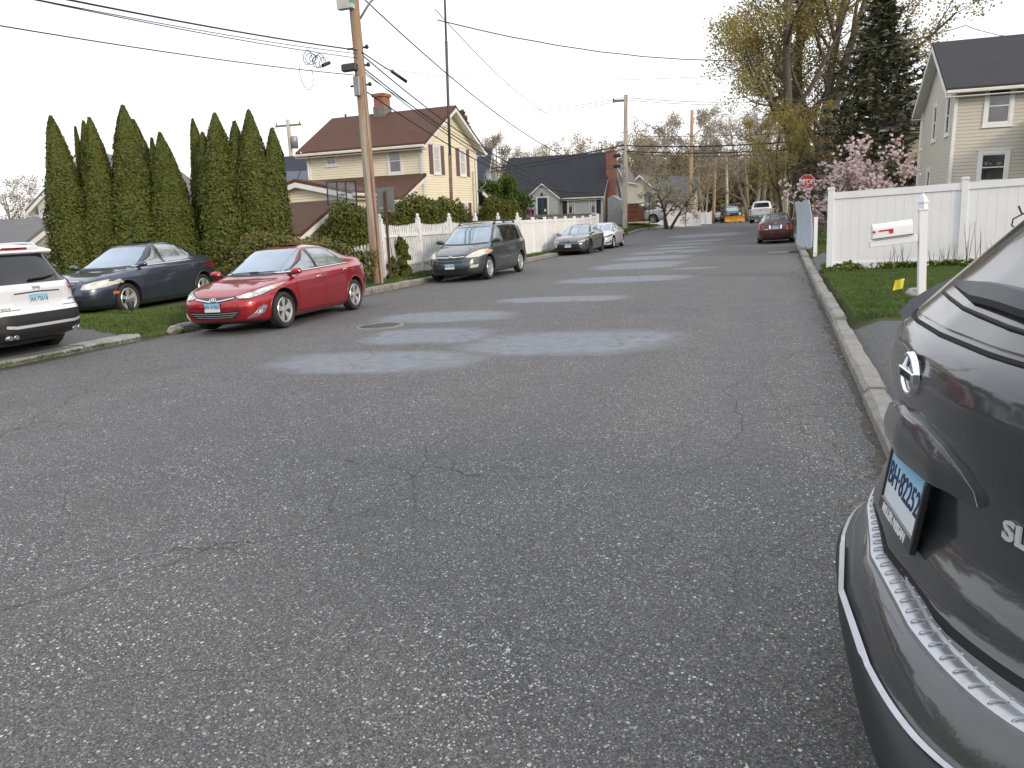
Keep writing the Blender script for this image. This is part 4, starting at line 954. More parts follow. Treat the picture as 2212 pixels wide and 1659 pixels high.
# ---- grey saloon with the slatted spindle nose and chrome-like lamps
P_gray = paint('gray_paint', (.150,.150,.155), .65, .3)
def gray_car():
    sp = sedan_spec(H=1.445, W=.92, fo=.97, ro=1.12, wb=2.825, hood=.95, trunk=1.09, rw=.345, nose=.70, wt=-1.28, ws=-.36, step=.032)
    c = Car('gray_car', 'metallic grey saloon parked third along the left kerb, nose beside the vinyl fence', sp, P_gray, -9.68, 36.67, 0, radians(-89.7), 'cars parked along the left kerb')
    glasses(c, [(-.68,.99),(0,.97),(.68,.99),(.61,1.18),(.52,1.36),(0,1.375),(-.52,1.36),(-.61,1.18)], [(-.62,1.12),(.62,1.12),(.5,1.35),(-.5,1.35)])
    sedan_common(c, belt=.975, frontx=-.44, rearx=-2.75, split=-1.46, chrome=1)
    g = c.panel('grille', 'front', [(-.52,.55),(-.62,.26),(.62,.26),(.52,.55),(.2,.535),(-.2,.535)], M['black'], .004, .06)
    slats(c, 'front', (.58,.50), 0, .28, .52, 5, M['alloy_dark'], .012, .010, g)
    c.panel('headlight', 'front', [(.46,.60),(.70,.62),(.86,.70),(.875,.755),(.70,.70),(.48,.655)], M['lamp_lens'], .008, .05, mirror=True)
    c.line('nose_strip', 'front', [(-.5,.625),(0,.60),(.5,.625)], M['black'], .035, .006)
    for i in range(4): c.line('lamp_fin', 'front', [(.54+.05*i,.56),(.60+.055*i,.34)], M['chrome'], .018, .009, mirror=True)
    c.panel('corner_vent', 'front', [(.80,.34),(.86,.40),(.88,.55),(.84,.52),(.80,.42)], M['black_gloss'], .005, .05, mirror=True)
    ring_badge(c, 'front', 0, .655, .07, .045, 'T', M['alloy_dark'])
    dk = M['dark_under']
    for pts in ([(-.45,.96),(-.53,.6),(-.46,.27)], [(-1.47,.97),(-1.50,.6),(-1.46,.26)], [(-2.75,1.0),(-2.5,.7),(-2.4,.45)]): c.line('door_seam', 'left', pts, dk, .010, .002, mirror=True)
    c.handle(-1.28, .84); c.handle(-2.4, .87); c.mirrors(-.60, 1.0, .82, signal=False); c.plate('front', .455, 'BT 4519', .02, w=.31); c.wheels('ten', 'alloy_dark')
    c.panel('tail_light', 'rear', [(.5,.88),(.85,.86),(.87,.94),(.52,.96)], M['red_lens'], .006, .06, mirror=True)
gray_car()

# ---- white saloon behind it
P_white = paint('white_paint', (.74,.76,.79), .05, .3, dirt=.05)
def white_car():
    sp = sedan_spec(H=1.445, W=.93, fo=.93, ro=1.13, wb=2.84, hood=.95, trunk=1.08, rw=.34, nose=.68, wt=-1.30, ws=-.38, step=.035)
    c = Car('white_car', 'bright white saloon parked behind the grey saloon, last at the left kerb', sp, P_white, -9.72, 42.5, 0, radians(-89.2), 'cars parked along the left kerb')
    glasses(c, [(-.68,.99),(0,.97),(.68,.99),(.61,1.18),(.52,1.36),(0,1.375),(-.52,1.36),(-.61,1.18)], [(-.62,1.12),(.62,1.12),(.5,1.35),(-.5,1.35)])
    sedan_common(c, belt=.975, frontx=-.44, rearx=-2.75, split=-1.46, chrome=1)
    c.panel('headlight', 'front', [(.50,.62),(.72,.64),(.86,.74),(.84,.80),(.66,.72),(.50,.67)], M['dark_lens'], .006, .05, mirror=True)
    c.panel('grille', 'front', [(-.58,.56),(-.50,.44),(.50,.44),(.58,.56),(.3,.60),(-.3,.60)], M['black'], .003, .06)
    c.panel('corner_vent', 'front', [(.56,.30),(.82,.34),(.84,.48),(.80,.46),(.76,.38),(.58,.36)], M['black_gloss'], .004, .05, mirror=True)
    c.line('lower_valance', 'front', [(-.5,.25),(0,.24),(.5,.25)], M['black'], .09, .004)
    c.handle(-1.28, .84); c.handle(-2.4, .87); c.mirrors(-.60, 1.0, .82, signal=False); c.wheels('ten', 'alloy')
    for pts in ([(-.45,.96),(-.53,.6),(-.46,.27)], [(-1.47,.97),(-1.50,.6),(-1.46,.26)], [(-2.75,1.0),(-2.5,.7),(-2.4,.45)]): c.line('door_seam', 'left', pts, M['dark_under'], .010, .002, mirror=True)
white_car()

# ---- maroon saloon seen from behind at the right kerb
P_maroon = paint('maroon_paint', (.085,.012,.020), .4, .33, dirt=.1)
def maroon_car():
    sp = sedan_spec(H=1.41, W=.855, fo=.87, ro=1.10, wb=2.535, hood=.93, trunk=1.02, rw=.31, nose=.68, wt=-1.16, ws=-.30, bl=-3.02, bt=-2.35, step=.03, N=112)
    c = Car('maroon_car', 'dark maroon saloon seen from behind, parked at the right kerb', sp, P_maroon, -.21, 41.42, 0, radians(89.9))
    glasses(c, [(-.62,.98),(.62,.98),(.5,1.33),(-.5,1.33)], [(-.66,1.07),(-.3,1.06),(.3,1.06),(.66,1.07),(.60,1.18),(.48,1.325),(0,1.34),(-.48,1.325),(-.60,1.18)])
    sedan_common(c, belt=.95, frontx=-.36, rearx=-2.60, split=-1.30, chrome=False)
    c.panel('tail_light', 'rear', [(.44,.66),(.60,.64),(.815,.66),(.845,.74),(.82,.86),(.70,.88),(.52,.82)], M['red_lens'], .006, .05, mirror=True)
    c.panel('plate_recess', 'rear', [(-.30,.70),(.30,.70),(.28,.84),(-.28,.84)], paint('maroon_shaded', (.05,.01,.014), .4, .3), .002, .06)  # darker copy of the body paint stands in for the recess's shade
    for s_ in (1, -1): c.panel('chrome_garnish', 'rear', [(s_*y, z) for y, z in ((.20,.69),(.27,.69),(.29,.85),(.22,.85))], M['chrome'], .008, .04)
    c.plate('rear', .76, 'AS 21746', .015); ring_badge(c, 'rear', 0, .92, .035, .035, None)
    c.line('trunk_seam', 'rear', [(-.72,.90),(-.50,.90),(-.42,.62),(.42,.62),(.50,.90),(.72,.90)], M['dark_under'], .010, .002)
    c.line('bumper_seam', 'rear', [(-.84,.60),(-.42,.575),(.42,.575),(.84,.60)], M['dark_under'], .012, .002)
    for y in (-.42, .42): c.badge_text('rear', y*.92, .665, 'SENTRA' if y > 0 else '1.8 S', .04, M['chrome'], .006)
    for pts in ([(-.40,.93),(-.46,.6),(-.4,.26)], [(-1.32,.95),(-1.34,.6),(-1.3,.25)]): c.line('door_seam', 'left', pts, M['dark_under'], .01, .002, mirror=True)
    c.handle(-1.15, .82); c.handle(-2.2, .85); c.mirrors(-.52, .98, .76, signal=False); c.wheels('five')
maroon_car()

# ---- white SUV in the left driveway, tail towards the street
def boxy(H, W, fo, ro, wb, rw, hood, belt, glass_t, **k):
    f = fo; R = -(wb+ro)
    sp = dict(H=H, W=W, fo=fo, ro=ro, wb=wb, rw=rw, ra=rw+.06, step=.03, N=112, rake=0,
        xf=[(.20,f-.35),(.25,f-.10),(.36,f-.02),(.52,f),(.72,f-.03),(.86,f-.10),(hood-.08,f-.4),(hood,f-.95),(hood+.05,f-1.15),(H-.12,f-1.85),(H-.06,f-2.1),(H-.02,f-2.6),(H,f-2.9)],
        xr=[(.26,R+.30),(.30,R+.08),(.40,R+.01),(.55,R),(.66,R+.01),(.72,R+.06),(.80,R+.10),(1.0,R+.10),(belt,R+.14),(belt+.06,R+.20),(H-.16,R+.42),(H-.11,R+.40),(H-.07,R+.38),(H-.04,R+.48),(H-.01,R+.9),(H,R+1.2)],
        w=[(.20,W*.84),(.27,W*.94),(.40,W*.985),(.60,W),(.85,W*.99),(hood,W*.965),(hood+.10,W*.91),(H-.18,W*.775),(H-.10,W*.70),(H-.05,W*.58),(H-.015,W*.40),(H,W*.25)],
        n=[(.2,5),(.7,4.5),(hood,4),(hood+.1,5),(H,4)], nr=[(.2,5),(.6,5),(.8,5.5),(belt,5),(H-.1,5),(H,4)])
    sp.update(k); return sp
M['badge_white'] = mat('bright_trim', (.78,.79,.81), .2, metal=.5)
def jeep():
    sp = boxy(1.68, .93, .92, 1.0, 2.70, .37, 1.04, 1.08, 1.5, lowz=.66, cuts=[.655,.665], step=.026, N=128)
    c = Car('white_suv', 'white compact SUV with dark lower bumper backed towards the street at the left edge', sp, P_white, -13.95, 8.0, .06, radians(183), cat='suv')
    c.panel('rear_window', 'rear', [(-.70,1.13),(-.60,1.08),(.60,1.08),(.70,1.13),(.66,1.3),(.585,1.50),(-.585,1.50),(-.66,1.3)], M['privacy_glass'], .004, .06)
    c.panel('brake_lamp', 'rear', [(-.22,1.575),(.22,1.575),(.20,1.600),(-.20,1.600)], M['red_lens'], .010, .05)
    sp_ = MB(); zz = 1.545; sp_.prism([(-3.35,1.53),(-3.335,1.515),(-2.95,1.60),(-2.95,1.64),(-3.33,1.56)], 'y', -.60, .60); sp_.build('roof_spoiler', P_white, c.root)
    for s_, o in zip((1, -1), c.panel('tail_light', 'rear', [(.60,.965),(.70,.97),(.845,.995),(.855,1.07),(.81,1.12),(.70,1.12),(.64,1.05)], M['dark_lens'], .014, .04, mirror=True)):
        c.line('light_rim', 'rear', [(s_*y, z) for y, z in ((.58,1.045),(.60,.975),(.70,.955),(.85,.98))], M['red_lens'], .034, .022, parent=o)
    c.panel('bumper_reflector', 'rear', [(.74,.675),(.845,.69),(.845,.74),(.76,.735)], M['red_lens'], .008, .04, mirror=True)
    c.panel('tailgate_recess', 'rear', [(-.36,.70),(.36,.70),(.44,.93),(.40,.94),(-.40,.94),(-.44,.93)], paint('white_shaded', (.66,.67,.70), .05, .35), .002, .06)  # shade of the tailgate recess put into a dimmer white
    c.line('tailgate_handle', 'rear', [(-.38,.945),(0,.955),(.38,.945)], M['black'], .018, .006)
    c.line('bumper_chrome', 'rear', [(-.62,.495),(-.5,.475),(.5,.475),(.62,.495)], M['badge_white'], .042, .014)
    c.line('tailgate_seam', 'rear', [(-.78,1.15),(-.76,.95),(-.70,.72),(.70,.72),(.76,.95),(.78,1.15)], M['dark_under'], .010, .002)
    c.plate('rear', .84, 'AX\u00b772618', .015)
    c.badge_text('rear', 0, 1.02, 'Jeep', .075, M['galv'], .006)
    c.badge_text('rear', .56, .745, '4X4', .05, M['galv'], .006, sx=1.6); c.badge_text('rear', -.60, .80, 'LIMITED', .032, M['galv'], .006, sx=1.5)
    for y in (.55, -.55):
        mb = MB(); x = c.hit('rear', y, .36)[0].x; mb.tube([(x+.12,y-.05,.34),(x-.03,y-.05,.34)], .032, 12); mb.tube([(x+.12,y+.05,.34),(x-.03,y+.05,.34)], .032, 12)
        mb.build('exhaust_tip', M['chrome'], c.root)
    h = c.hit('rear', .05, 1.12); mb = MB(); pts = []
    for i in range(7): t = i/6; h = c.hit('rear', .05-.5*t, 1.12+.05*t*t); pts.append(h[0]+h[1]*.03)
    mb.tube(pts, [.016]*5+[.01, .006], 6); mb.build('rear_wiper', M['black'], c.root)
    c.panel('window_surround', 'left', [(-.55,1.08),(-3.05,1.10),(-3.1,1.2),(-2.7,1.50),(-1.3,1.52),(-.85,1.3)], M['privacy_glass'], .003, .08, mirror=True)
    c.panel('windscreen', 'front', [(-.70,1.12),(.70,1.12),(.58,1.52),(-.58,1.52)], M['screen_glass'], .004, .08)
    for s_ in (1, -1):
        mb = MB(); pts = [c.hit('top', -1.2-2.0*i/12, s_*.58)[0]+Vector((0,0,.015+.05*min(1, sin(pi*i/12)*4))) for i in range(13)]; mb.tube(pts, .017, 8); mb.build('roof_rail', M['chrome'], c.root)
    c.mirrors(-.62, 1.12, .84, 1.2, signal=False); c.handle(-1.35, .98, L=.2); c.handle(-2.4, .99, L=.2)
    for pts in ([(-1.5,1.08),(-1.5,.45)], [(-.55,1.05),(-.6,.5)]): c.line('door_seam', 'left', pts, M['dark_under'], .01, .002, mirror=True)
    c.wheels('five')
jeep()

# ---- the dark grey SUV at the right edge, tail over the kerb
M['badge_silver'] = mat('badge_silver', (.72,.73,.75), .22, metal=.4)
P_suv = paint('charcoal_paint', (.060,.066,.073), .6, .30, dirt=.06)
M['dusty_glass'] = mat('dusty_glass', (.045,.045,.046), .16, spec=.8, ior=1.6, coat=.6, coat_r=.05, var=(2.2,(.15,.14,.125),.4,.72))
def big_suv():
    H, W, fo, wb = 1.68, .92, .93, 2.706; Q = -3.55; ro = .99
    def bulge(X, Y, Z):
        k = smooth(-2.3, -3.2, X)*interp([(.2,.05),(.42,.09),(.50,.22),(.60,.25),(.66,.28),(.9,.29),(2,.29)], Z); return (X+k*Y*Y+.10*Y*smooth(-2.3, -3.2, X)*smooth(.64, .58, Z), Y, Z)
    sp = dict(H=H, W=W, fo=fo, ro=ro, wb=wb, rw=.36, ra=.42, step=.014, N=260, rake=0, sm=.0045, sharp=50, bulge=bulge, lowz=.495, cuts=[.494,.5],
        xf=[(.20,fo-.35),(.25,fo-.10),(.36,fo-.02),(.52,fo),(.72,fo-.03),(.86,fo-.10),(.96,fo-.4),(1.05,fo-.95),(1.10,fo-1.15),(1.56,fo-1.85),(1.62,fo-2.1),(1.66,fo-2.6),(H,fo-2.9)],
        xr=[(.18,Q+.35),(.22,Q+.12),(.30,Q-.05),(.40,Q-.155),(.46,Q-.163),(.492,Q-.158),(.50,Q-.142),(.505,Q-.134),(.53,Q-.130),(.56,Q-.117),(.585,Q-.104),(.600,Q-.088),(.612,Q-.050),(.618,Q-.048),(.64,Q-.040),(.70,Q-.022),(.72,Q-.005),(.76,Q+.012),(.90,Q+.016),(.93,Q+.006),(1.0,Q-.010),(1.08,Q-.014),(1.14,Q-.002),(1.175,Q+.022),(1.19,Q+.045),(1.20,Q+.056),(1.53,Q+.40),(1.56,Q+.39),(1.60,Q+.36),(1.63,Q+.41),(1.66,Q+.9),(H,Q+1.2)],
        w=[(.18,W*.84),(.25,W*.94),(.40,W*.985),(.60,W),(.85,W*.99),(1.05,W*.965),(1.16,W*.92),(1.50,W*.78),(1.58,W*.70),(1.63,W*.58),(1.665,W*.40),(H,W*.25)],
        n=[(.2,5),(.7,4.5),(1.05,4),(1.15,5),(H,4)], nr=[(.2,8),(.6,8),(.64,7),(1.2,6.5),(H-.1,5),(H,4)])
    yaw = radians(5.6)
    c = Car('gray_suv', 'large charcoal SUV cut off by the right edge of the picture, tail over the kerb', sp, P_suv, .32+3.55*cos(yaw), 2.05+3.55*sin(yaw), .0, yaw, cat='suv')
    dk = M['dark_under']
    gl = c.panel('rear_window', 'rear', [(-.70,1.25),(-.66,1.192),(-.4,1.203),(0,1.207),(.4,1.203),(.66,1.192),(.70,1.25),(.62,1.48),(.56,1.535),(0,1.545),(-.56,1.535),(-.62,1.48)], M['dusty_glass'], .006, .04)
    c.line('glass_seal', 'rear', [(-.69,1.20),(-.65,1.180),(-.4,1.190),(0,1.194),(.4,1.190),(.65,1.180),(.69,1.20)], dk, .007, .003, .03)
    g = c.panel('tailgate_garnish', 'rear', [(w_*.89, z_) for w_, z_ in [(-.385,.878),(-.372,.912),(-.335,.942),(-.25,.972),(-.12,.992),(0,.997),(.12,.992),(.25,.972),(.335,.942),(.372,.912),(.385,.878),(.30,.884),(.18,.880),(0,.878),(-.18,.880),(-.30,.884)]], P_suv, .034, .02, th=.01, offf=lambda w, z: .006+.046*sin(pi*min(1, max(0, .16+.84*(1-(z-.878)/max(.02, interp([(-.385,.880),(-.372,.914),(-.335,.944),(-.25,.974),(-.12,.994),(0,.999),(.12,.994),(.25,.974),(.335,.944),(.372,.914),(.385,.880)], w/.89)-.878)))*.62))*min(1, (.36-abs(w))/.15))
    c.line('garnish_edge', 'rear', [(w_*.89, z_) for w_, z_ in [(-.389,.880),(-.376,.914),(-.338,.945),(-.25,.976),(-.12,.996),(0,1.001),(.12,.996),(.25,.976),(.338,.945),(.376,.914),(.389,.880)]], M['alloy'], .004, .010, .02, parent=g)
    # emblem: ring with a bar across
    h = c.hit('rear', 0, 1.095)[0]; B = Matrix.Translation((h.x-.004, 0, 1.095)) @ Matrix.Rotation(-pi/2, 4, 'Z') @ Matrix.Rotation(pi/2, 4, 'X')
    mb = MB(); n = 48; prof = [(.000,-.008),(.003,.004),(.009,.007),(.014,.004),(.016,-.008)]
    vs = []; fs = []
    for i in range(n):
        t = 2*pi*i/n
        for r_, hh in prof: vs.append(B @ Vector(((.066-r_)*cos(t), (.058-r_)*sin(t), hh)))
    k = len(prof)
    for i in range(n):
        for q in range(k-1): fs.append((i*k+q, ((i+1) % n)*k+q, ((i+1) % n)*k+q+1, i*k+q+1))
    mb.add(vs, fs, 0, True); em = mb.build('emblem', M['chrome'], c.root)
    mb = MB(); mb.bbox(-.066, .066, -.013, .013, -.008, .009, .003, M=B); mb.build('emblem_bar', M['chrome'], em)
    add_text('NISSAN', .024, M['black'], em, B @ Matrix.Translation((0, -.001, .0095)), .0006, 'emblem_lettering', 1.1, .0006, 1.05)
    mb = MB(); mb.lathe([(.0005,-.006),(.050,-.006)], 'z', 32); 
    c.plate('rear', .790, 'BH\u00b782252', .0, x=Q-.012, w=.305, hh=.152, tilt=radians(9), frame='MILLER NISSAN')
    c.badge_text('rear', -.455, .865, 'SL', .056, M['badge_silver'], .004, sx=1.35, bold=.0015)
    c.badge_text('rear', .50, .865, 'ROGUE', .055, M['chrome'], .004, sx=1.1, bold=.001)
    # tread strip on the bumper shelf
    def shelf(w, t, up=0):   # t 0 at outer lip .. 1 at inner edge
        z = .6035+.006*t
        hx = sum(c.hit('rear', w+dw, .5965)[0].x for dw in (-.011, .0003, .011))/3; x = hx+.004+.050*t
        return Vector((x, w, z+up))
    mb = MB(); rows = [(-.10,-.012),(0,.004),(.25,.008),(.5,.0085),(.78,.0075),(.88,.0145),(1.02,.0145),(1.06,-.004)]; ws = [(-.80+1.6*i/120) for i in range(121)]
    vs = [shelf(w, t, u) for w in ws for t, u in rows]; k = len(rows)
    mb.add(vs, [(i*k+q, i*k+q+1, (i+1)*k+q+1, (i+1)*k+q) for i in range(120) for q in range(k-1)], 0, True)
    for i in range(34):
        w = -.77+1.54*i/33
        mb.tube([shelf(w, .12, .008), shelf(w, .2, .0125), shelf(w, .62, .013), shelf(w, .72, .009)], .0024, 6)
        mb.tube([shelf(w, .86, .0145), shelf(w, .98, .0148)], .0022, 5)
    mb.build('bumper_tread', M['steel_tread'], c.root, sharp=35)
    c.line('bumper_chrome', 'rear', [(-.84,.503),(-.6,.499),(0,.497),(.6,.499),(.84,.503)], M['steel_tread'], .009, .010, .03)
    c.line('tailgate_gap', 'rear', [(-.70,.632),(-.4,.624),(0,.622),(.4,.624),(.70,.632)], dk, .012, .002, .03)
    c.line('tailgate_seam', 'rear', [(-.70,.63),(-.745,.78),(-.76,.95),(-.74,1.18)], dk, .008, .002, .03, mirror=True)
    # tail lights wrap the corners and stand proud
    for o in c.panel('tail_light', 'rear', [(.60,1.15),(.70,1.11),(.84,1.09),(.895,1.12),(.885,1.20),(.835,1.29),(.77,1.34),(.70,1.28),(.62,1.20)], M['dark_lens'], .045, .03, th=.01, mirror=True): pass
    # rear wiper: broad plastic cover and a blade beneath
    def gpt(w, z, off): h = c.hit('rear', w, z); return h[0]+h[1]*off
    mb = MB(); W0, W1 = .24, -.62; vs = []; N = 14
    for i in range(N+1):
        t = i/N; w = lerp(W0, W1, t); zc = lerp(1.282, 1.250, t)+.012*sin(pi*t); hh = lerp(.006, .021, min(1, t*3.5)); up = lerp(.018, .038, min(1, t*2))
        for z_, o_ in ((zc-hh, up-.016), (zc-hh*.7, up), (zc+hh*.5, up+.006), (zc+hh, up-.010)): vs.append(gpt(w, z_, o_))
    mb.add(vs, [(i*4+q, i*4+q+1, (i+1)*4+q+1, (i+1)*4+q) for i in range(N) for q in range(3)]+[(0,1,2,3), (N*4+3, N*4+2, N*4+1, N*4)]+[(i*4+3, i*4, (i+1)*4, (i+1)*4+3) for i in range(N)], 0, False)
    wp = mb.build('rear_wiper', mat('wiper_plastic', (.040,.043,.047), .42, bump=(200,.1,.001)), c.root, sharp=30)
    mb = MB(); mb.tube([gpt(lerp(.28, -.60, t/10), lerp(1.258, 1.225, t/10), .010) for t in range(11)], .005, 6); mb.build('wiper_blade', M['rubber'], wp)
    mb = MB(); mb.tube([gpt(-.66, 1.262, .030), gpt(-.74, 1.235, .03)], [.022, .03], 10); mb.build('wiper_pivot', M['black'], wp)
    # rest of the car, for other viewpoints
    c.panel('window_surround', 'left', [(-.55,1.09),(-3.0,1.13),(-3.2,1.22),(-2.8,1.50),(-1.3,1.55),(-.85,1.32)], M['black_gloss'], .002, .08, mirror=True)
    for po in ([(-.72,1.13),(-1.5,1.14),(-1.5,1.50),(-1.3,1.50),(-.92,1.33)], [(-1.56,1.14),(-2.45,1.155),(-2.45,1.48),(-1.56,1.50)], [(-2.52,1.16),(-3.02,1.18),(-2.78,1.44),(-2.52,1.475)]): c.panel('side_window', 'left', po, M['privacy_glass'], .005, .08, mirror=True)
    c.panel('windscreen', 'front', [(-.70,1.14),(.70,1.14),(.58,1.55),(-.58,1.55)], M['screen_glass'], .004, .08)
    c.panel('headlight', 'front', [(.45,.78),(.80,.84),(.84,.93),(.5,.86)], M['lamp_lens'], .006, .06, mirror=True)
    c.panel('grille', 'front', [(-.35,.86),(.35,.86),(.2,.52),(-.2,.52)], M['black_gloss'], .004, .06)
    for pts in ([(-.5,1.07),(-.56,.4)], [(-1.53,1.1),(-1.53,.4)], [(-2.5,1.1),(-2.4,.7)]): c.line('door_seam', 'left', pts, dk, .01, .002, mirror=True)
    c.handle(-1.38, .98, L=.2); c.handle(-2.35, 1.0, L=.2); c.mirrors(-.62, 1.13, .84, 1.2)
    for s_ in (1, -1):
        mb = MB(); pts = [c.hit('top', -1.2-1.8*i/12, s_*.58)[0]+Vector((0,0,.015+.05*min(1, sin(pi*i/12)*4))) for i in range(13)]; mb.tube(pts, .017, 8); mb.build('roof_rail', M['alloy'], c.root)
    c.wheels('five')
big_suv()

# ------------------------------------------------------------------ buildings
def frame_M(face, at_, z=0):
    """local frame (u along the wall to the right as seen from outside, v up, w outwards); face is the outward normal"""
    n = {'-y': Vector((0,-1,0)), '+y': Vector((0,1,0)), '+x': Vector((1,0,0)), '-x': Vector((-1,0,0))}[face]
    up = Vector((0,0,1)); u = up.cross(n)
    return Matrix.Translation(Vector(at_)) @ Matrix((u, up, n)).transposed().to_4x4()
def window(par, face, pos, w, h, trim=.09, sash=True, shutters=None, mullion=0, pane='pane', curtain=0, tm='trim', grid=None, label=None):
    """pos: centre-bottom of the glass opening on the wall"""
    F = frame_M(face, pos); f = MB(); T = trim; t = M[tm]
    f.box(-w/2-T, -w/2, -T, h+T, -.02, .035, M=F); f.box(w/2, w/2+T, -T, h+T, -.02, .035, M=F); f.box(-w/2, w/2, h, h+T, -.02, .035, M=F); f.box(-w/2, w/2, -T, 0, -.02, .035, M=F)
    f.box(-w/2-T-.03, w/2+T+.03, -T-.035, -T, -.02, .055, M=F)
    f.box(-w/2-T-.03, w/2+T+.03, h+T, h+T+.03, -.02, .05, M=F)
    o = f.build('window', t, par)
    s_ = MB(); e = .04
    s_.box(-w/2, -w/2+e, 0, h, -.015, .02, M=F); s_.box(w/2-e, w/2, 0, h, -.015, .02, M=F); s_.box(-w/2+e, w/2-e, h-e, h, -.015, .02, M=F); s_.box(-w/2+e, w/2-e, 0, e, -.015, .02, M=F)
    if sash: s_.box(-w/2+e, w/2-e, h*.48, h*.48+e, -.015, .024, M=F)
    for i in range(mullion): x = -w/2+w*(i+1)/(mullion+1); s_.box(x-e/2, x+e/2, e, h-e, -.015, .022, M=F)
    s_.build('sash', t, o)
    p = MB(); p.box(-w/2+e*.5, w/2-e*.5, e*.5, h-e*.5, -.02, .004, M=F); p.build('pane', M[pane], o)
    if curtain: p = MB(); p.box(-w/2+e, w/2-e, h*(1-curtain), h-e, .004, .007, M=F); p.build('blind', M['curtain'], o)
    if shutters:
        for s in (-1, 1):
            b = MB(); c = s*(w/2+T+.19); b.box(c-.16, c+.16, -T, h+T, -.01, .03, M=F)
            k = int((h+2*T)/.06)
            for i in range(k): b.box(c-.13, c+.13, -T+.03+i*(h+2*T-.06)/k, -T+.03+i*(h+2*T-.06)/k+.03, .03, .038, M=F)
            b.build('shutter', M[shutters], par)
    return o
def gable(par, x0, x1, y0, y1, zw, rise, ridge, wall_m, roof_m, oh=.35, og=.35, z0=-.3, name_wall='wall', eave=True, soffit='trim', fascia_h=.18):
    """gable volume; ridge 'x' runs along x, 'y' along y. z0 ground, zw wall top"""
    b = MB()
    if ridge == 'x':
        m = (y0+y1)/2; b.prism([(y0, z0), (y1, z0), (y1, zw), (m, zw+rise), (y0, zw)], 'x', x0, x1)
    else:
        m = (x0+x1)/2; b.prism([(x0, z0), (x1, z0), (x1, zw), (m, zw+rise), (x0, zw)], 'y', y0, y1)
    w = b.build(name_wall, M[wall_m], par)
    th = .14; a = (y1-y0)/2 if ridge == 'x' else (x1-x0)/2; sl = rise/a
    r = MB(); f = MB(); lo = m
    for s in (-1, 1):
        e = a+oh; pts = [(m, zw+rise+.02), (m, zw+rise+th+.02), (m+s*e, zw-sl*oh+th+.02), (m+s*e, zw-sl*oh+.02)]
        if s > 0: pts = pts[::-1]
        sf = [(m, zw+rise+.004), (m, zw+rise+.018), (m+s*e, zw-sl*oh+.018), (m+s*e, zw-sl*oh+.004)]
        if s > 0: sf = sf[::-1]
        if ridge == 'x': f.prism(sf, 'x', x0-og+.03, x1+og-.03)
        else: f.prism(sf, 'y', y0-og+.03, y1+og-.03)
        if ridge == 'x': r.prism(pts, 'x', x0-og, x1+og)
        else: r.prism(pts, 'y', y0-og, y1+og)
        # rake boards, eave fascia and soffit
        pr = [(m, zw+rise-fascia_h), (m, zw+rise+.018), (m+s*e, zw-sl*oh+.018), (m+s*e, zw-sl*oh-fascia_h)]
        if s > 0: pr = pr[::-1]
        for g0, g1 in ((-og-.0, -og+.03), (og-.03, og)):
            if ridge == 'x': c0 = x0 if g0 < 0 else x1; f.prism(pr, 'x', c0+g0-.01*(g0 < 0), c0+g1+.01*(g0 > 0))
            else: c0 = y0 if g0 < 0 else y1; f.prism(pr, 'y', c0+g0-.01*(g0 < 0), c0+g1+.01*(g0 > 0))
        ze = zw-sl*oh; 
        if ridge == 'x': f.box(x0-og+.03, x1+og-.03, min(m+s*(a-.0), m+s*e), max(m+s*(a-.0), m+s*e), ze-fascia_h, ze-fascia_h+.03)
        else: f.box(min(m+s*a, m+s*e), max(m+s*a, m+s*e), y0-og+.03, y1+og-.03, ze-fascia_h, ze-fascia_h+.03)
        if eave:
            q0, q1 = sorted((m+s*(e+.003), m+s*(e+.11)))
            gut = MB()
            if ridge == 'x': gut.bbox(x0-og, x1+og, q0, q1, ze-.06, ze+.06, .02)
            else: gut.bbox(q0, q1, y0-og, y1+og, ze-.06, ze+.06, .02)
            gut.build('gutter', M['gutter'], par)
    f.build('roof_trim', M[soffit], par)
    ro = r.build('roof', M[roof_m], par)
    return w, ro
def downspout(par, pts):
    b = MB(); b.tube(pts, .035, 6); b.build('downspout', M['trim'], par)
def corner_board(par, x, y, z0, z1):
    b = MB(); b.box(x-.055, x+.055, y-.055, y+.055, z0, z1); b.build('corner_board', M['trim'], par)

# yellow two-storey house
H1 = empty('yellow_house', (-15.45, 32.0, .10), 'pale yellow two storey house with brown roof, brick chimney and mauve shutters', 'house', tilt=True, rz=radians(-5.5))
L1 = 6.35
gable(H1, -L1, 0, 0, 5.3, 5.45, 1.62, 'x', 'yellow_siding', 'brown_roof', oh=.42, og=.45, fascia_h=.13)
corner_board(H1, 0, 0, 2.9, 5.5); corner_board(H1, 0, 5.3, -.2, 5.5); corner_board(H1, -L1, 0, 3.9, 5.5)
# lean-to storey in front
b = MB(); b.prism([(-1.9, -.3), (0, -.3), (0, 3.85), (-1.9, 2.9)], 'x', -L1, -.003); b.build('porch_wall', M['yellow_siding'], H1)
b = MB(); b.prism([(-2.25, 2.82), (-.003, 3.92), (-.003, 4.05), (-2.25, 2.96)], 'x', -L1-.1, .22); b.build('porch_roof', M['brown_roof'], H1)
b = MB(); b.prism([(-2.27, 2.66), (-.006, 3.76), (-.006, 3.915), (-2.27, 2.815)], 'x', .19, .235); b.box(-L1-.1, .19, -2.31, -2.26, 2.68, 2.86); b.build('porch_trim', M['trim'], H1)
corner_board(H1, 0, -1.9, -.2, 2.75)
window(H1, '-y', (-5.0, 0, 4.72), .50, .50, sash=False, mullion=1)
window(H1, '-y', (-1.42, 0, 4.16), .62, 1.02, curtain=.42)
window(H1, '-y', (-1.3, -1.9, 1.45), .6, .95, curtain=.3); window(H1, '-y', (-3.9, -1.9, 1.45), .6, .95)
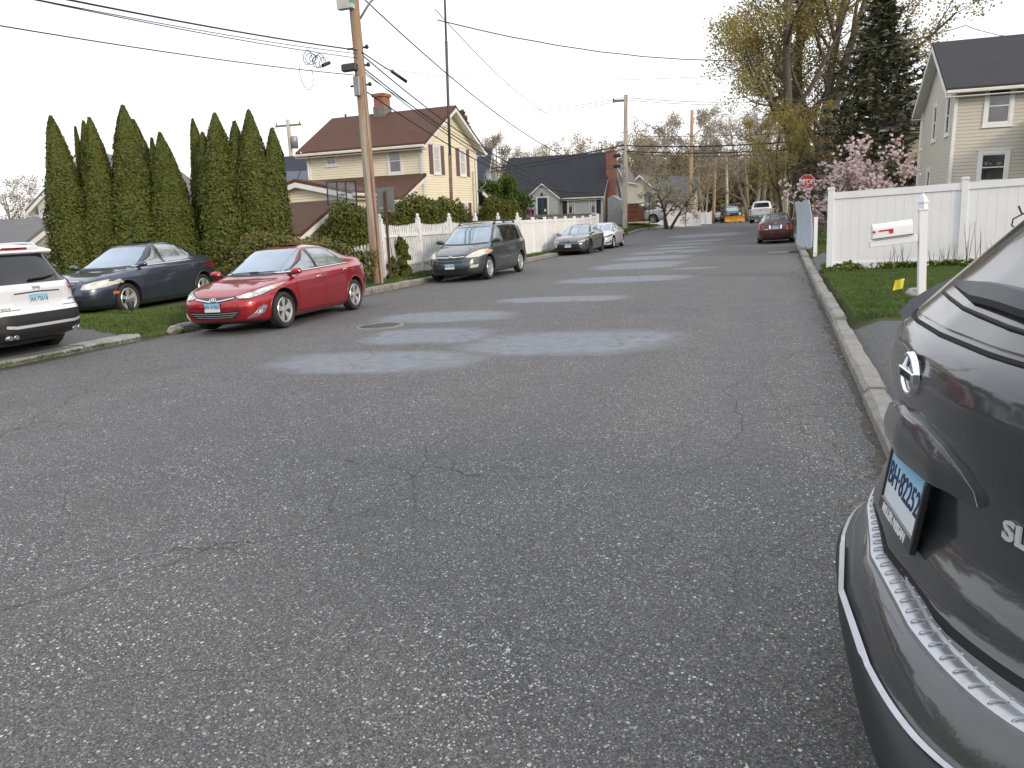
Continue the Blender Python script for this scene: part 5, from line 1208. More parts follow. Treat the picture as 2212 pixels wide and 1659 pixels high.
for yy, zz in ((1.35, 4.12), (3.9, 4.12), (1.35, 1.5), (3.9, 1.55)): window(H1, '+x', (0, yy, zz), .52, 1.12 if zz < 2 else 1.16, trim=.08, shutters='shutter', curtain=.5, pane='curtain' if zz > 2 else 'pane')
b = MB(); b.box(-4.0, -3.35, 2.3, 2.95, 6.5, 7.5); b.build('chimney_base', M['render'], H1)
b = MB(); b.box(-3.96, -3.39, 2.34, 2.91, 7.503, 7.95); b.box(-4.03, -3.32, 2.27, 2.98, 7.953, 8.1); b.build('chimney', M['brick'], H1)
b = MB(); b.tube([(-5.9, 2.6, 6.6), (-5.9, 2.6, 7.35)], .05, 8); b.build('vent_pipe', M['black'], H1)
downspout(H1, [(-L1-.1, -.45, 5.35), (-L1-.02, -.12, 5.1), (-L1-.02, -.08, 4.0), (-L1-.15, -.35, 3.75)])
downspout(H1, [(.05, 5.55, 5.2), (.06, 5.2, 4.9), (.06, 5.2, -.1)])
b = MB(); b.tube([(.05, 4.85, 4.3), (.05, 4.85, .3)], .02, 6); b.box(.0, .09, 4.7, 5.0, 1.2, 1.7); b.build('meter_box', M['galv'], H1)
b = MB(); b.tube([(.1, 5.2, 3.3), (.5, 5.4, 3.7), (.4, 5.4, 4.2)], .025, 8); b.lathe([(.0, 0), (.16, .03), (.28, .1)], 'x', 20, (.55, 5.4, 4.15)); b.build('satellite_dish', M['galv'], H1)
# back porch roof
b = MB(); b.prism([(5.31, 3.3), (7.3, 2.3), (7.3, 2.42), (5.31, 3.44)], 'x', -3, .35); b.build('side_roof', M['gray_roof'], H1)
b = MB(); b.prism([(5.32, 3.14), (7.3, 2.14), (7.3, 2.295), (5.32, 3.295)], 'x', .32, .40); b.box(-.05, .05, 7.1, 7.2, -.3, 2.2); b.box(-2.5, 0, 5.31, 6.4, -.3, 2.6); b.build('side_porch', M['trim'], H1)

# low wing and garage of the yellow house
_pk = at(297, 184, Y=27.4); _pe = at(354, 193.6, Y=27.4); _pw = _pe.x-_pk.x
W1 = empty('garage_wing', (_pk.x-.1, 27.7, .2), 'low yellow sided wing with white rake trim left of the yellow house', 'building')
gable(W1, -_pw+.3, _pw-.3, 0, 3.0, _pe.z-.2+.05, _pk.z-_pe.z, 'y', 'yellow_siding', 'brown_roof', oh=.3, og=.3)
G1 = empty('garage', (-16.0, 23.2, .15), 'brown roofed garage with dark open door behind the hoop', 'garage', tilt=True, rz=radians(-26))
gable(G1, -6.0, 0, 0, 2.9, 1.62, .95, 'x', 'yellow_siding', 'brown_roof', oh=.28, og=.25)
b = MB(); b.box(-4.4, -.5, -.03, .02, -.3, 1.28); b.build('doorway_shade', M['black'], G1)  # black sheet standing for the shade inside the open doorway
b = MB(); b.box(-4.55, -4.4, -.05, .02, -.3, 1.4); b.box(-.5, -.35, -.05, .02, -.3, 1.4); b.box(-4.4, -.5, -.05, .02, 1.28, 1.42); b.build('door_trim', M['trim'], G1)

# grey cape house at the far corner
H2 = empty('gray_house', (-14.7, 66, .9), 'grey one storey house with steep dark roof, entry gable and brick chimney', 'house', tilt=True)
L2 = 9.6
gable(H2, -L2, 0, 0, 7.6, 2.95, 3.6, 'x', 'gray_siding', 'dark_roof', oh=.3, og=.22)
b = MB(); b.prism([(-6.55, -.6), (-3.75, -.6), (-3.75, 2.9), (-5.15, 4.02), (-6.55, 2.9)], 'y', -.9, .05); b.build('entry_wall', M['gray_siding'], H2)
b = MB()
for s in (-1, 1):
    p = [(-5.15, 4.05), (-5.15, 4.16), (-5.15+s*1.65, 2.84), (-5.15+s*1.65, 2.73)]; b.prism(p if s < 0 else p[::-1], 'y', -1.05, 2.2)
b.build('entry_roof', M['dark_roof'], H2)
b = MB()
for s in (-1, 1):
    p = [(-5.15, 3.92), (-5.15, 4.048), (-5.15+s*1.66, 2.728), (-5.15+s*1.66, 2.6)]; b.prism(p if s < 0 else p[::-1], 'y', -1.09, -1.05)
b.build('entry_trim', M['trim'], H2)
F = frame_M('-y', (-5.15+.0, -.9, .78)); b = MB(); b.box(-.46, .46, 0, 2.03, -.02, .03, M=F); d = b.build('door', M['door_blue'], H2)
b = MB(); b.box(-.57, -.46, 0, 2.14, -.02, .05, M=F); b.box(.46, .57, 0, 2.14, -.02, .05, M=F); b.box(-.46, .46, 2.03, 2.14, -.02, .05, M=F); b.build('door_frame', M['trim'], d)
b = MB(); b.box(-.36, -.08, .7, 1.9, .03, .036, M=F); b.box(.12, .36, .7, 1.9, .03, .036, M=F); b.build('door_glass', M['pane'], d)
b = MB(); b.box(.16, .34, .85, 1.05, .036, .04, M=F); b.build('notice', M['plate_white'], d)
b = MB(); b.tube([(-5.15, -.95, 3.25), (-5.15, -1.08, 3.2)], .03, 6); b.lathe([(.0,.16),(.09,.12),(.11,.0),(.07,-.14),(.0,-.16)], 'z', 10, (-5.15, -1.1, 3.1)); b.build('wall_lantern', M['black'], H2)
b = MB(); b.box(-6.3, -5.95, -.95, -.89, 1.55, 1.85); b.box(-6.3, -5.9, -.93, -.89, 2.08, 2.25); b.build('letter_box', M['black'], H2)
window(H2, '-y', (-1.83, 0, 1.35), 1.35, 1.32, sash=False, trim=.12, pane='curtain')
window(H2, '-y', (-2.85, 0, 1.35), .36, 1.32, trim=.1, curtain=.45); window(H2, '-y', (-.80, 0, 1.35), .36, 1.32, trim=.1, curtain=.45)
F = frame_M('-y', (0, 0, 1.25))
for x in (-3.38, -.33):
    b = MB(); b.box(x-.19, x+.19, 0, 1.52, -.01, .03, M=F); b.build('shutter', M['black_shutter'], H2)
corner_board(H2, 0, 0, -.5, 2.9); downspout(H2, [(.12, -.25, 2.7), (.1, -.1, 2.5), (.1, -.1, -.4)])
b = MB(); b.box(.055, .78, 1.4, 2.5, -.8, 6.6); b.build('chimney', M['brick'], H2)
window(H2, '+x', (0, 5.2, 3.2), .6, .9)
# wooden ramp rail in front of the grey house
rr_ = empty('wooden_rail', (-21.0, 58.5, .55), 'weathered wooden ramp railing in front of the grey house', 'railing', tilt=True)
b = MB(); b.box(0, 7.0, -.05, .05, 1.62, 1.86); b.build('top_rail', M['weathered'], rr_)
for x in (.1, 1.4, 4.0, 5.2, 6.9): b = MB(); b.box(x-.07, x+.07, -.06, .06, -.3, 1.62); b.build('rail_post', M['weathered'], rr_)

# beige house on the right
H3 = empty('beige_house', (6.1, 34.0, .55), 'beige two storey house with dark roof and white framed windows on the right', 'house', tilt=True)
L3 = 12
gable(H3, 0, L3, 0, 7.3, 5.1, 2.15, 'x', 'beige_siding', 'dark_roof', oh=.35, og=.42)
corner_board(H3, 0, 0, -.2, 5.0); corner_board(H3, 0, 7.3, -.2, 5.0)
window(H3, '-y', (1.42, 0, 3.72), .72, 1.22, trim=.13, curtain=.0); window(H3, '-y', (1.42, 0, 1.62), .80, .98, trim=.13)
window(H3, '-y', (5.2, 0, 3.72), .72, 1.22, trim=.13)
for yy, zz, hh in ((1.3, 3.55, 1.35), (4.1, 3.55, 1.35), (4.6, .9, 1.35)): window(H3, '-x', (0, yy, zz), .6, hh, trim=.12)
b = MB(); b.prism([(-2.2, 2.95), (-.003, 3.70), (-.003, 3.82), (-2.2, 3.07)], 'x', 2.45, 8); b.build('porch_roof', M['dark_roof'], H3)
b = MB(); b.box(2.42, 8, -2.28, -2.2, 2.85, 3.09); b.box(2.75, 2.85, -2.1, -2.0, -.2, 2.95); b.build('porch_post', M['trim'], H3)
downspout(H3, [(-.05, 7.5, 4.9), (-.05, 7.35, 4.6), (-.05, 7.35, -.2)])
# cream building glimpsed between spruce and beige house
H4 = empty('cream_building', (6.5, 47, .3), 'cream building half hidden between the spruce and the beige house', 'building', tilt=True)
gable(H4, -1.3, 8, 0, 8, 5.2, 2.0, 'x', 'cream_wall', 'gray_roof', oh=.4, og=.4)
window(H4, '-y', (-.5, 0, 3.2), .7, 1.1)

# houses behind the cedars at the far left
def left_house(name, loc, label, L, D, zw, rise, ridge, wall, roof, wins=(), rz=0, panels=False, **k):
    h = empty(name, loc, label, 'house', tilt=True, rz=rz); gable(h, 0, L, 0, D, zw, rise, ridge, wall, roof, **k)
    for f_, p_, w_, h_ in wins: window(h, f_, p_, w_, h_)
    if panels:
        sl = rise/(D/2); a = atan2(rise, D/2); b = MB()
        Mx = Matrix.Translation((0, 0, zw+.17)) @ Matrix.Rotation(a, 4, 'X')
        for i in range(int(L/1.1)):
            for j in range(2): b.box(.2+i*1.08, .2+i*1.08+1.03, .2+j*1.75, .2+j*1.75+1.68, .03, .07, M=Mx)
        b.build('solar_panels', mat('solar_panel', (.035,.05,.085), .15, coat=.6), h)
    return h
left_house('white_house', (-37.5, 30.5, .3), 'white gabled house with a grey trimmed window left of the cedars', 6.2, 7.5, 3.9, 2.5, 'y', 'white_siding', 'gray_roof', [('-y', (4.6, 0, 2.0), .75, 1.5)], rz=radians(12), oh=.5)
left_house('gray_roofed_house', (-50, 38.5, .3), 'grey roofed house with solar panels at the left edge', 14, 9, 2.8, 2.6, 'x', 'cream_wall', 'gray_roof', [], rz=radians(10), panels=True)
left_house('solar_roof_house', (-33.5, 41.5, -.6), 'house with a blue solar roof glimpsed between the cedars', 16, 9, 4.4, 3.4, 'x', 'white_siding', 'blue_roof', [], rz=radians(14), panels=True)
left_house('garden_shed', (-33.0, 21.5, .25), 'low dark roofed shed with white trim behind the white SUV', 4.6, 3.2, 1.95, .85, 'x', 'gray_siding', 'gray_roof', [('-y', (1.6, 0, .9), .8, .6)], rz=radians(8))
_a = at(627, 215, Y=84).x; _b = at(652, 215, Y=84).x; _c = at(688, 215, Y=86).x
left_house('pale_house', (_a, 84, .7), 'pale siding house with gabled front behind the orange bin', _b-_a, 9, 4.3, 1.2, 'y', 'pale_siding', 'gray_roof', [('-y', (1.5, 0, 1.6), .8, 1.0)], oh=.25)
left_house('low_house', (_b+.3, 86, .7), 'low grey roofed house behind the blossoming corner tree', _c-_b, 7, 3.0, 2.2, 'x', 'pale_siding', 'gray_roof', [('-y', (1.5, 0, 1.0), .9, 1.0), ('-y', (3.0, 0, 1.0), .6, 1.2)])
left_house('far_house', (at(607, 215, Y=78).x, 78, .9), 'narrow pale house beside the brick chimney of the grey house', 1.9, 6, 4.6, 1.6, 'y', 'gray_siding', 'gray_roof', [('-y', (.9, 0, 2.4), .5, 1.0)], oh=.15)

# ------------------------------------------------------------------ fences
def vinyl_run(name, label, P0, P1, hgt, cap=True, panel=2.44, m='white_vinyl', z0=None, group=None, top_rail=.14):
    P0, P1 = Vector(P0), Vector(P1); d = (P1-P0); L = d.length; n = max(1, round(L/panel)); a = atan2(d.y, d.x)
    e = empty(name, (P0.x, P0.y, gz(P0.x, P0.y) if z0 is None else z0), label, 'fence', group, rz=a)
    for i in range(n+1):
        x = L*i/n; q = P0+d*(i/n); z = gz(q.x, q.y)-e.location.z; b = MB(); s = .063
        b.bbox(x-s, x+s, -s, s, z-.1, z+hgt+.06, .006)
        if cap: b.prism([(x-s-.012, z+hgt+.06), (x+s+.012, z+hgt+.06), (x+s+.012, z+hgt+.085), (x+s-.01, z+hgt+.115), (x-s+.01, z+hgt+.115), (x-s-.012, z+hgt+.085)], 'y', -s-.012, s+.012)
        b.build('fence_post', M[m], e)
        if i < n:
            q2 = P0+d*((i+1)/n); z2 = gz(q2.x, q2.y)-e.location.z; p = MB(); x0, x1 = x+s, L*(i+1)/n-s
            Sh = Matrix(((1,0,0,0),(0,1,0,0),((z2-z)/(x1-x0),0,1,z-(z2-z)/(x1-x0)*x0),(0,0,0,1)))
            p.box(x0, x1, -.045, .045, .04, .04+top_rail, M=Sh); p.box(x0, x1, -.045, .045, hgt-top_rail, hgt, M=Sh)
            k = max(1, int((x1-x0)/.16)); w = (x1-x0)/k
            for j in range(k): p.box(x0+j*w+.001, x0+(j+1)*w-.001, -.018-.0012*(j % 2), .018+.0012*(j % 2), .04+top_rail, hgt-top_rail, M=Sh)
            p.build('fence_panel', M[m], e)
    return e
vinyl_run('vinyl_fence', 'tall white vinyl fence running back from the mailbox lawn', (1.04, 18.25), (13.5, 16.6), 1.70, panel=2.35)
vinyl_run('vinyl_fence', 'white vinyl fence beside the grey and white parked cars', (-11.25, 33.3), (-11.15, 48.8), 1.62, panel=1.94)
vinyl_run('vinyl_fence', 'low white vinyl fence far off behind the road sign', (at(685, 220, Y=74).x, 74.0), (at(700, 220, Y=75).x, 75), 1.35, panel=1.6)
vinyl_run('vinyl_fence', 'white vinyl fence around the yard past the white SUV', (at(650, 220, Y=72).x, 72.5), (at(685, 220, Y=73).x, 73), 1.75, panel=2.4)
vinyl_run('vinyl_fence', 'furthest white fence panels beside the parked dark car', (at(700, 220, Y=88).x, 88), (at(711, 220, Y=90).x, 90), 1.35, panel=1.4)

def picket(name, label, P0, P1, h, group=None):
    P0, P1 = Vector(P0), Vector(P1); d = P1-P0; L = d.length; n = max(1, round(L/2.4)); a = atan2(d.y, d.x)
    e = empty(name, (P0.x, P0.y, gz(P0.x, P0.y)), label, 'fence', group, rz=a); r = random.Random(5)
    for i in range(n+1):
        x = L*i/n; b = MB(); s = .065; b.bbox(x-s, x+s, -s-.05, s-.05, -.1, h+.08, .006)
        b.lathe([(.0, .16), (.04, .14), (.058, .10), (.045, .05), (.035, .03), (.07, .02), (.075, 0)], 'z', 12, (x, -.05, h+.08)); b.build('fence_post', M['old_white'], e)
        if i < n:
            x0, x1 = x+s, L*(i+1)/n-s; p = MB()
            for zz in (.35, h*.72): p.box(x0, x1, -.075, -.03, zz, zz+.09)
            k = int((x1-x0)/.125); t0 = (x0+x1)/2
            for j in range(k):
                xx = x0+(j+.5)*(x1-x0)/k; u = (j+.5)/k*2-1; hh = h-.04-.10*(1-u*u)*.9+r.uniform(-.008, .008); w = .036; tl = r.uniform(-.006, .006)
                p.prism([(xx-w, .05), (xx+w, .05), (xx+w+tl, hh-.05), (xx+w*.55+tl, hh-.03), (xx+w*.5+tl, hh), (xx-w*.5+tl, hh), (xx-w*.55+tl, hh-.03), (xx-w+tl, hh-.05)], 'y', -.028+.0, -.008)
            p.build('picket_panel', M['old_white'], e)
picket('picket_fence', 'white wooden picket fence with scalloped top behind the green minivan', (-11.3, 20.3), (-11.3, 33.0), 1.72)
picket('picket_fence', 'short return of picket fence beyond the brown pole', (-16.6, 20.9), (-11.5, 20.35), 1.1)

# warped old panel and short post at the right kerb
e = empty('leaning_fence', (1.0, 27.6, gz(1, 28)), 'bowed bluish white fence panel leaning over the right kerb', 'fence'); b = MB(); N = 20; K = 8; vs = []
for i in range(N+1):
    for j in range(K+1):
        y = 7.0*i/N; z = 1.66*j/K; x = -.02-.05*i/N*7-.10*(j/K)*(1-.3*i/N)-.10*sin(pi*i/N)+.06*sin(j/K*pi)
        vs.append((x+(.012 if i % 2 else 0), y, z+(.03*sin(i*.7) if j == K else 0)))
fs = [(i*(K+1)+j, (i+1)*(K+1)+j, (i+1)*(K+1)+j+1, i*(K+1)+j+1) for i in range(N) for j in range(K)]; off = len(vs)
b.add(vs+[(x+.03, y, z) for x, y, z in vs], fs+[tuple(off+q for q in f[::-1]) for f in fs]+[(j, j+1, off+j+1, off+j) for j in range(K)]+[(i*(K+1)+K, (i+1)*(K+1)+K, off+(i+1)*(K+1)+K, off+i*(K+1)+K) for i in range(N)])
b.build('fence_panel', M['blue_white'], e)
b = MB(); b.box(.06, .10, .0, .05, -.1, 1.6); b.box(-.1, -.06, 3.4, 3.46, -.1, 1.5); b.box(-.28, -.24, 6.9, 6.95, -.1, 1.5); b.build('fence_post', M['rusty_pipe'], e)
b = MB(); b.bbox(-.055, .055, -.055, .055, -.1, 1.12, .008); o = b.build('bollard_post', M['white_vinyl'], None, loc=(1.03, 25.5, gz(1.1, 25.5))); tag(o, 'short square white post beside the leaning fence panel', 'post')

# ------------------------------------------------------------------ poles
def pole_tube(h, r0, r1, m, e, jit=.01, n=14, seg=14, name='pole'):
    r = random.Random(int(h*100)); b = MB(); pts = []; rs = []
    for i in range(seg+1): t = i/seg; pts.append((r.uniform(-jit, jit)+.02*sin(t*3), r.uniform(-jit, jit), -.5+(h+.5)*t)); rs.append(lerp(r0, r1, t)*(1+r.uniform(-.02, .02)))
    b.tube(pts, rs, n); return b.build(name, m, e)
PB = at(805/2.16, 605/2.16, X=-10.95)
U1 = empty('utility_pole', (-10.9, 19.2, gz(-10.9, 19.2)), 'tall weathered wooden utility pole with grey box, nearest on the left', 'utility pole', 'wooden utility poles along the street', tilt=False)
U1.rotation_euler = (0, .012, 0)
pole_tube(10.2, .165, .125, M['pole'], U1, .006)
b = MB(); b.tube([(.14, -.08, -.3), (.15, -.09, 1.5), (.13, -.08, 3.2), (.12, -.075, 5.6)], .022, 6); b.build('cable_conduit', M['rusty_pipe'], U1)
b = MB(); b.box(-.34, .10, -.30, -.12, 7.3, 8.3); b.build('equipment_box', mat('box_pale', (.50,.50,.47), .5, var=(3,(.40,.40,.38),.4,.7)), U1)
b = MB(); b.box(.06, .105, -.31, -.115, 7.42, 7.6); b.build('green_sticker', mat('sticker_green', (.08,.30,.22), .5), U1)
b = MB(); b.bbox(-.40, .05, -.28, -.12, 5.75, 5.95, .03); b.build('splice_case', mat('splice_case', (.055,.055,.05), .6), U1)
b = MB(); b.bbox(-.09, .09, -.24, -.14, 5.1, 5.62, .02); b.build('small_box', M['galv'], U1)
for z in (6.35, 5.9, 5.4): b = MB(); b.tube([(-.28, -.05, z), (.30, .08, z+.02)], .028, 6); b.tube([(.26, .05, z-.03), (.26, .05, z+.07)], .04, 8); b.build('bracket', M['black'], U1)
b = MB(); b.tube([(.1, .1, 7.1), (.35, .25, 7.5), (1.3, .6, 8.3), (2.6, 1.0, 9.0)], .030, 8); b.build('lamp_arm', M['galv'], U1)

def upole(x, y, h, r0, r1, m, label, arm=None, lean=TILT, box=None, tx=None):
    e = empty('utility_pole', (x, y, gz(x, y)), label, 'utility pole', 'wooden utility poles along the street'); e.rotation_euler = (0, lean, 0)
    pole_tube(h, r0, r1, m, e, .008, 10, 10)
    if arm: b = MB(); b.box(-arm/2, arm/2, -.06, .06, h-.45, h-.33); [b.lathe([(.0,.16),(.05,.14),(.04,.0)], 'z', 8, (xx, 0, h-.33)) for xx in (-arm*.45, 0, arm*.45)]; b.build('crossarm', M['weathered'], e)
    if box: b = MB(); b.lathe([(.0, .5), (.2, .48), (.24, .42), (.24, -.35), (.0, -.36)], 'z', 16, (box, 0, h-1.6)); b.build('transformer', M['galv'], e)
    return e
q2 = at(1874.7/3, 692.4/3, Y=57.5)
U2 = upole(q2.x, 57.5, 9.7, .19, .14, M['pole_gray'], 'grey peeling utility pole on the far grass corner', arm=None, lean=.036)
b = MB(); b.box(-.95, 0, -.06, .06, 9.25, 9.4); b.tube([(-.9, 0, 9.4), (-.9, 0, 9.55)], .05, 8); b.build('side_arm', M['weathered'], U2)
for zz in (5.35, 4.6): b = MB(); b.bbox(-.9, -.35, -.12, .12, zz, zz+.25, .05); b.build('splice_case', M['black'], U2)
p3 = at(2115*.31646/3+1400/3, 1050*.31646/3+100, Y=82); U3 = upole(p3.x, 82, 11.5, .20, .16, M['pole_far'], 'orange lit pole behind the low white fence', lean=.03)
p4 = at((2050+395*.226)/3, 200, Y=100); U4 = upole(p4.x, 100, 9.5, .21, .17, M['pole_far'], 'orange lit pole carrying a small grey transformer', lean=.035, box=-.45)
p5 = at((2050+575*.226)/3, 200, Y=108); U5 = upole(p5.x, 108, 8.8, .20, .17, M['pole_gray'], 'pale leaning pole above the plough truck', lean=-.0)
p6 = at((2050+1350*.226)/3, 200, Y=62); U6 = upole(p6.x, 62, 9.5, .19, .15, M['pole_gray'], 'grey pole behind the maroon car, left of the stop sign', lean=.028)
p7 = at((800+175*.3617)/3, 150, Y=47); U7 = upole(p7.x, 47, 9.5, .17, .13, M['pole_gray'], 'thin far pole with crossarm left of the yellow house', arm=2.1, lean=.03, box=.4)

# rusty mast in front of the yellow house
mx_ = ad(970, 440, Y=31.0)
e = empty('mast', (mx_.x, 31.0, gz(mx_.x, 31)), 'tall thin rusty steel mast in front of the yellow house', 'mast'); e.rotation_euler = (0, .048, 0)
b = MB(); b.tube([(0,0,-.3),(0,0,4.5)], .075, 10); b.build('lower_tube', M['rusty_pipe'], e)
b = MB(); b.tube([(0,0,4.5),(0,0,9)], .060, 10); b.tube([(0,0,9),(0,0,13.5)], .045, 8); b.lathe([(.076,-.04),(.085,0),(.076,.04)], 'z', 10, (0,0,4.5)); b.lathe([(.06,-.04),(.07,0),(.05,.04)], 'z', 10, (0,0,9)); b.build('upper_tube', mat('mast_dark', (.085,.075,.075), .7), e)

# road sign seen from behind
sg_ = at(880/2.16, 603/2.16, X=-10.85)
e = empty('road_sign', (-10.85, 19.9, gz(-10.85, 19.9)), 'grey back of a rectangular road sign on a rusty post by the picket fence', 'road sign'); e.rotation_euler = (0, .022, 0)
b = MB(); b.box(-.035, .035, -.02, .02, -.2, 2.62); b.build('sign_post', M['rust'], e)
b = MB(); b.bbox(-.30, .30, .022, .032, 2.02, 2.72, .004, M=Matrix.Rotation(-.12, 4, 'Z')); b.build('sign_plate', M['sign_back'], e)
b = MB(); b.box(-.20, -.08, .015, .020, 2.12, 2.18, M=Matrix.Rotation(-.12, 4, 'Z')); b.build('sticker', mat('sticker_tan', (.5,.42,.25), .6), e)
# signs at the far corner
def far_sign(x, y, h, lab, shape, m, w=.75):
    e = empty('road_sign', (x, y, gz(x, y)), lab, 'road sign', tilt=True)
    b = MB(); b.box(-.03, .03, -.02, .02, -.2, h); b.build('sign_post', M['rust'], e)
    b = MB()
    if shape == 8: b.prism([(w/2/cos(pi/8)*cos(pi/8+i*pi/4), h-w/2+w/2/cos(pi/8)*sin(pi/8+i*pi/4)) for i in range(8)], 'y', .022, .03)
    else: b.box(-w/2, w/2, .022, .03, h-w*1.1, h)
    b.build('sign_plate', m, e); return e
q = at((1400+1728*.31646)/3, (300+1225*.31646)/3, Y=60); far_sign(q.x, 60, 2.95, 'octagonal sign seen from behind on the far grass corner', 8, M['sign_back'], .8)
q = at((1400+2075*.31646)/3, (300+1180*.31646)/3, Y=68); far_sign(q.x, 68, 2.6, 'small rectangular sign back in front of the low white fence', 4, M['sign_back'], .6)
# stop sign
e = empty('stop_sign', (1.12, 40.5, gz(1.2, 40.5)), 'red octagonal STOP sign half hidden in magnolia blossom', 'stop sign', tilt=True)
b = MB(); b.box(-.03, .03, -.02, .02, -.2, 2.9); b.build('sign_post', M['galv'], e)
O = lambda r, zc: [(r/cos(pi/8)*cos(pi/8+i*pi/4), zc+r/cos(pi/8)*sin(pi/8+i*pi/4)) for i in range(8)]
b = MB(); b.prism(O(.35, 2.66), 'y', -.034, -.026); b.build('white_border', M['plate_white'], e)
b = MB(); b.prism(O(.328, 2.66), 'y', -.038, -.0345); pl = b.build('sign_face', M['stop_red'], e)
add_text('STOP', .31, M['plate_white'], pl, frame_M('-y', (0, -.039, 2.66)), .002, 'lettering', .98, .006, .88)

# ------------------------------------------------------------------ mailbox, card, stone, hoop, lamp
mbx = at(1997/2.16, 625/2.16, Z=.2)
e = empty('mailbox', (1.74, 10.95, gz(1.7, 10.95)), 'white mailbox with red flag on a white post before the vinyl fence', 'mailbox', rz=radians(4)); e.rotation_euler = (0, -.03, radians(4))
wv = M['white_vinyl']
b = MB(); b.bbox(-.045, .045, -.045, .045, -.2, 1.28, .006); b.build('post', wv, e)
b = MB(); b.bbox(-.056, .056, -.056, .056, 1.28, 1.30, .004); b.lathe([(.060,1.30),(.060,1.34),(.050,1.36),(.068,1.375),(.068,1.39),(.042,1.44),(.0,1.50)], 'z', 4, (0,0,0), smo=False); b.build('post_cap', wv, e)
b = MB(); b.bbox(-.62, -.058, -.045, .045, .90, .985, .005, M=Matrix(((1,0,0,0),(0,1,0,0),(.06,0,1,0),(0,0,0,1)))); b.build('arm', wv, e)
b = MB(); prof = [(-.085, 0), (.085, 0), (.085, .11)]+[(.085*cos(pi*i/10), .11+.085*sin(pi*i/10)) for i in range(1, 10)]+[(-.085, .11)]
Sh = Matrix(((1,0,0,0),(0,1,0,0),(.06,0,1,1.01),(0,0,0,1))) @ Matrix.Diagonal((.84, .88, .92, 1))
b.prism(prof, 'x', -.69, -.15, M=Sh); bx_ = b.build('box', M['white_vinyl'], e, sharp=30)
b = MB(); b.prism([(y*1.05, z*1.03-.003) for y, z in prof], 'x', -.705, -.69, M=Sh); b.build('box_door', wv, bx_)
b = MB(); b.box(-.70, -.14, -.088, .088, -.014, -.002, M=Sh); b.build('box_base', M['black'], bx_)
b = MB(); b.box(-.62, -.44, -.094, -.088, .085, .105, M=Sh); b.box(-.475, -.42, -.094, -.088, .045, .105, M=Sh); b.lathe([(.0,-.10),(.018,-.10),(.018,-.086)], 'y', 12, (-.58, 0, 1.06)); b.build('flag', mat('flag_red', (.55,.02,.03), .5), bx_)
# second mailbox bracket, black scrollwork, at the right edge
_bx = at(1014, 219, Y=11.3)
e = empty('scroll_bracket', (_bx.x+.14, 11.3, _bx.z-1.44), 'black scrolled iron bracket holding a dark box at the right edge', 'bracket')
b = MB(); b.tube([(.42,0,-.5),(.42,0,1.62)], .03, 8); b.build('post', M['black'], e)
b = MB(); b.tube([(-.10,0,1.60),(-.06,0,1.50),(.1,0,1.49),(.42,0,1.50)], .013, 8); b.tube([(-.06,0,1.49),(-.15,0,1.44),(-.16,0,1.36),(-.12,0,1.33),(-.09,0,1.36)], .010, 8); b.tube([(.04,0,1.49),(-.01,0,1.40),(-.04,0,1.25),(.02,0,1.08),(.2,0,1.0),(.42,0,.98)], .012, 8); b.build('scroll', M['black'], e)
b = MB(); b.bbox(.04,.36,-.10,.10,1.18,1.46,.02); b.build('dark_box', M['black'], e)
e = empty('marker_card', (1.72, 13.0, gz(1.7, 13)), 'small yellow paper flag standing in the right lawn', 'marker'); b = MB(); N = 6; vs = []
for i in range(N+1):
    for j in range(5): vs.append((-.06+.13*i/N+.03*(j/4), .015*sin(i*.9+j*.4), .06+.16*j/4+.03*(i/N)))
b.add(vs, [(i*5+j, (i+1)*5+j, (i+1)*5+j+1, i*5+j+1) for i in range(N) for j in range(4)], 0, True); b.build('card', M['yellow_card'], e, fix=False)
b = MB(); b.tube([(.08,.0,-.05),(.085,.0,.22)], .003, 5); b.build('wire', M['galv'], e)
def rock(name, loc, s, label, seed, sc=(1,1,.6)):
    bm = bmesh.new(); bmesh.ops.create_icosphere(bm, subdivisions=4, radius=s); rr = random.Random(seed); o_ = Vector((seed*3.1, 0, 0))
    for v in bm.verts:
        n = mnoise.noise(v.co/s*1.4+o_)*.3+mnoise.noise(v.co/s*4+o_)*.08; v.co *= 1+n; v.co = Vector((v.co.x*sc[0], v.co.y*sc[1], v.co.z*sc[2]))
    me = bpy.data.meshes.new(name); bm.to_mesh(me); bm.free(); me.materials.append(M['stone']); [setattr(p, 'use_smooth', True) for p in me.polygons]
    tag(link(name, me, loc=loc), label, 'stone')
rock('stone', (1.93, 12.55, gz(1.9, 12.5)+.05), .15, 'grey stone lying at the foot of the mailbox post', 2)
rock('kerb_stone', (-10.40, 10.80, .05), .18, 'rounded kerb end stone ahead of the red car', 4, (.6, 1.1, .5))
rock('stone', (-12.0, 57.5, gz(-12, 57.5)+.1), .35, 'pale stone lying on the far grass corner', 6, (1.6, 1, .6))
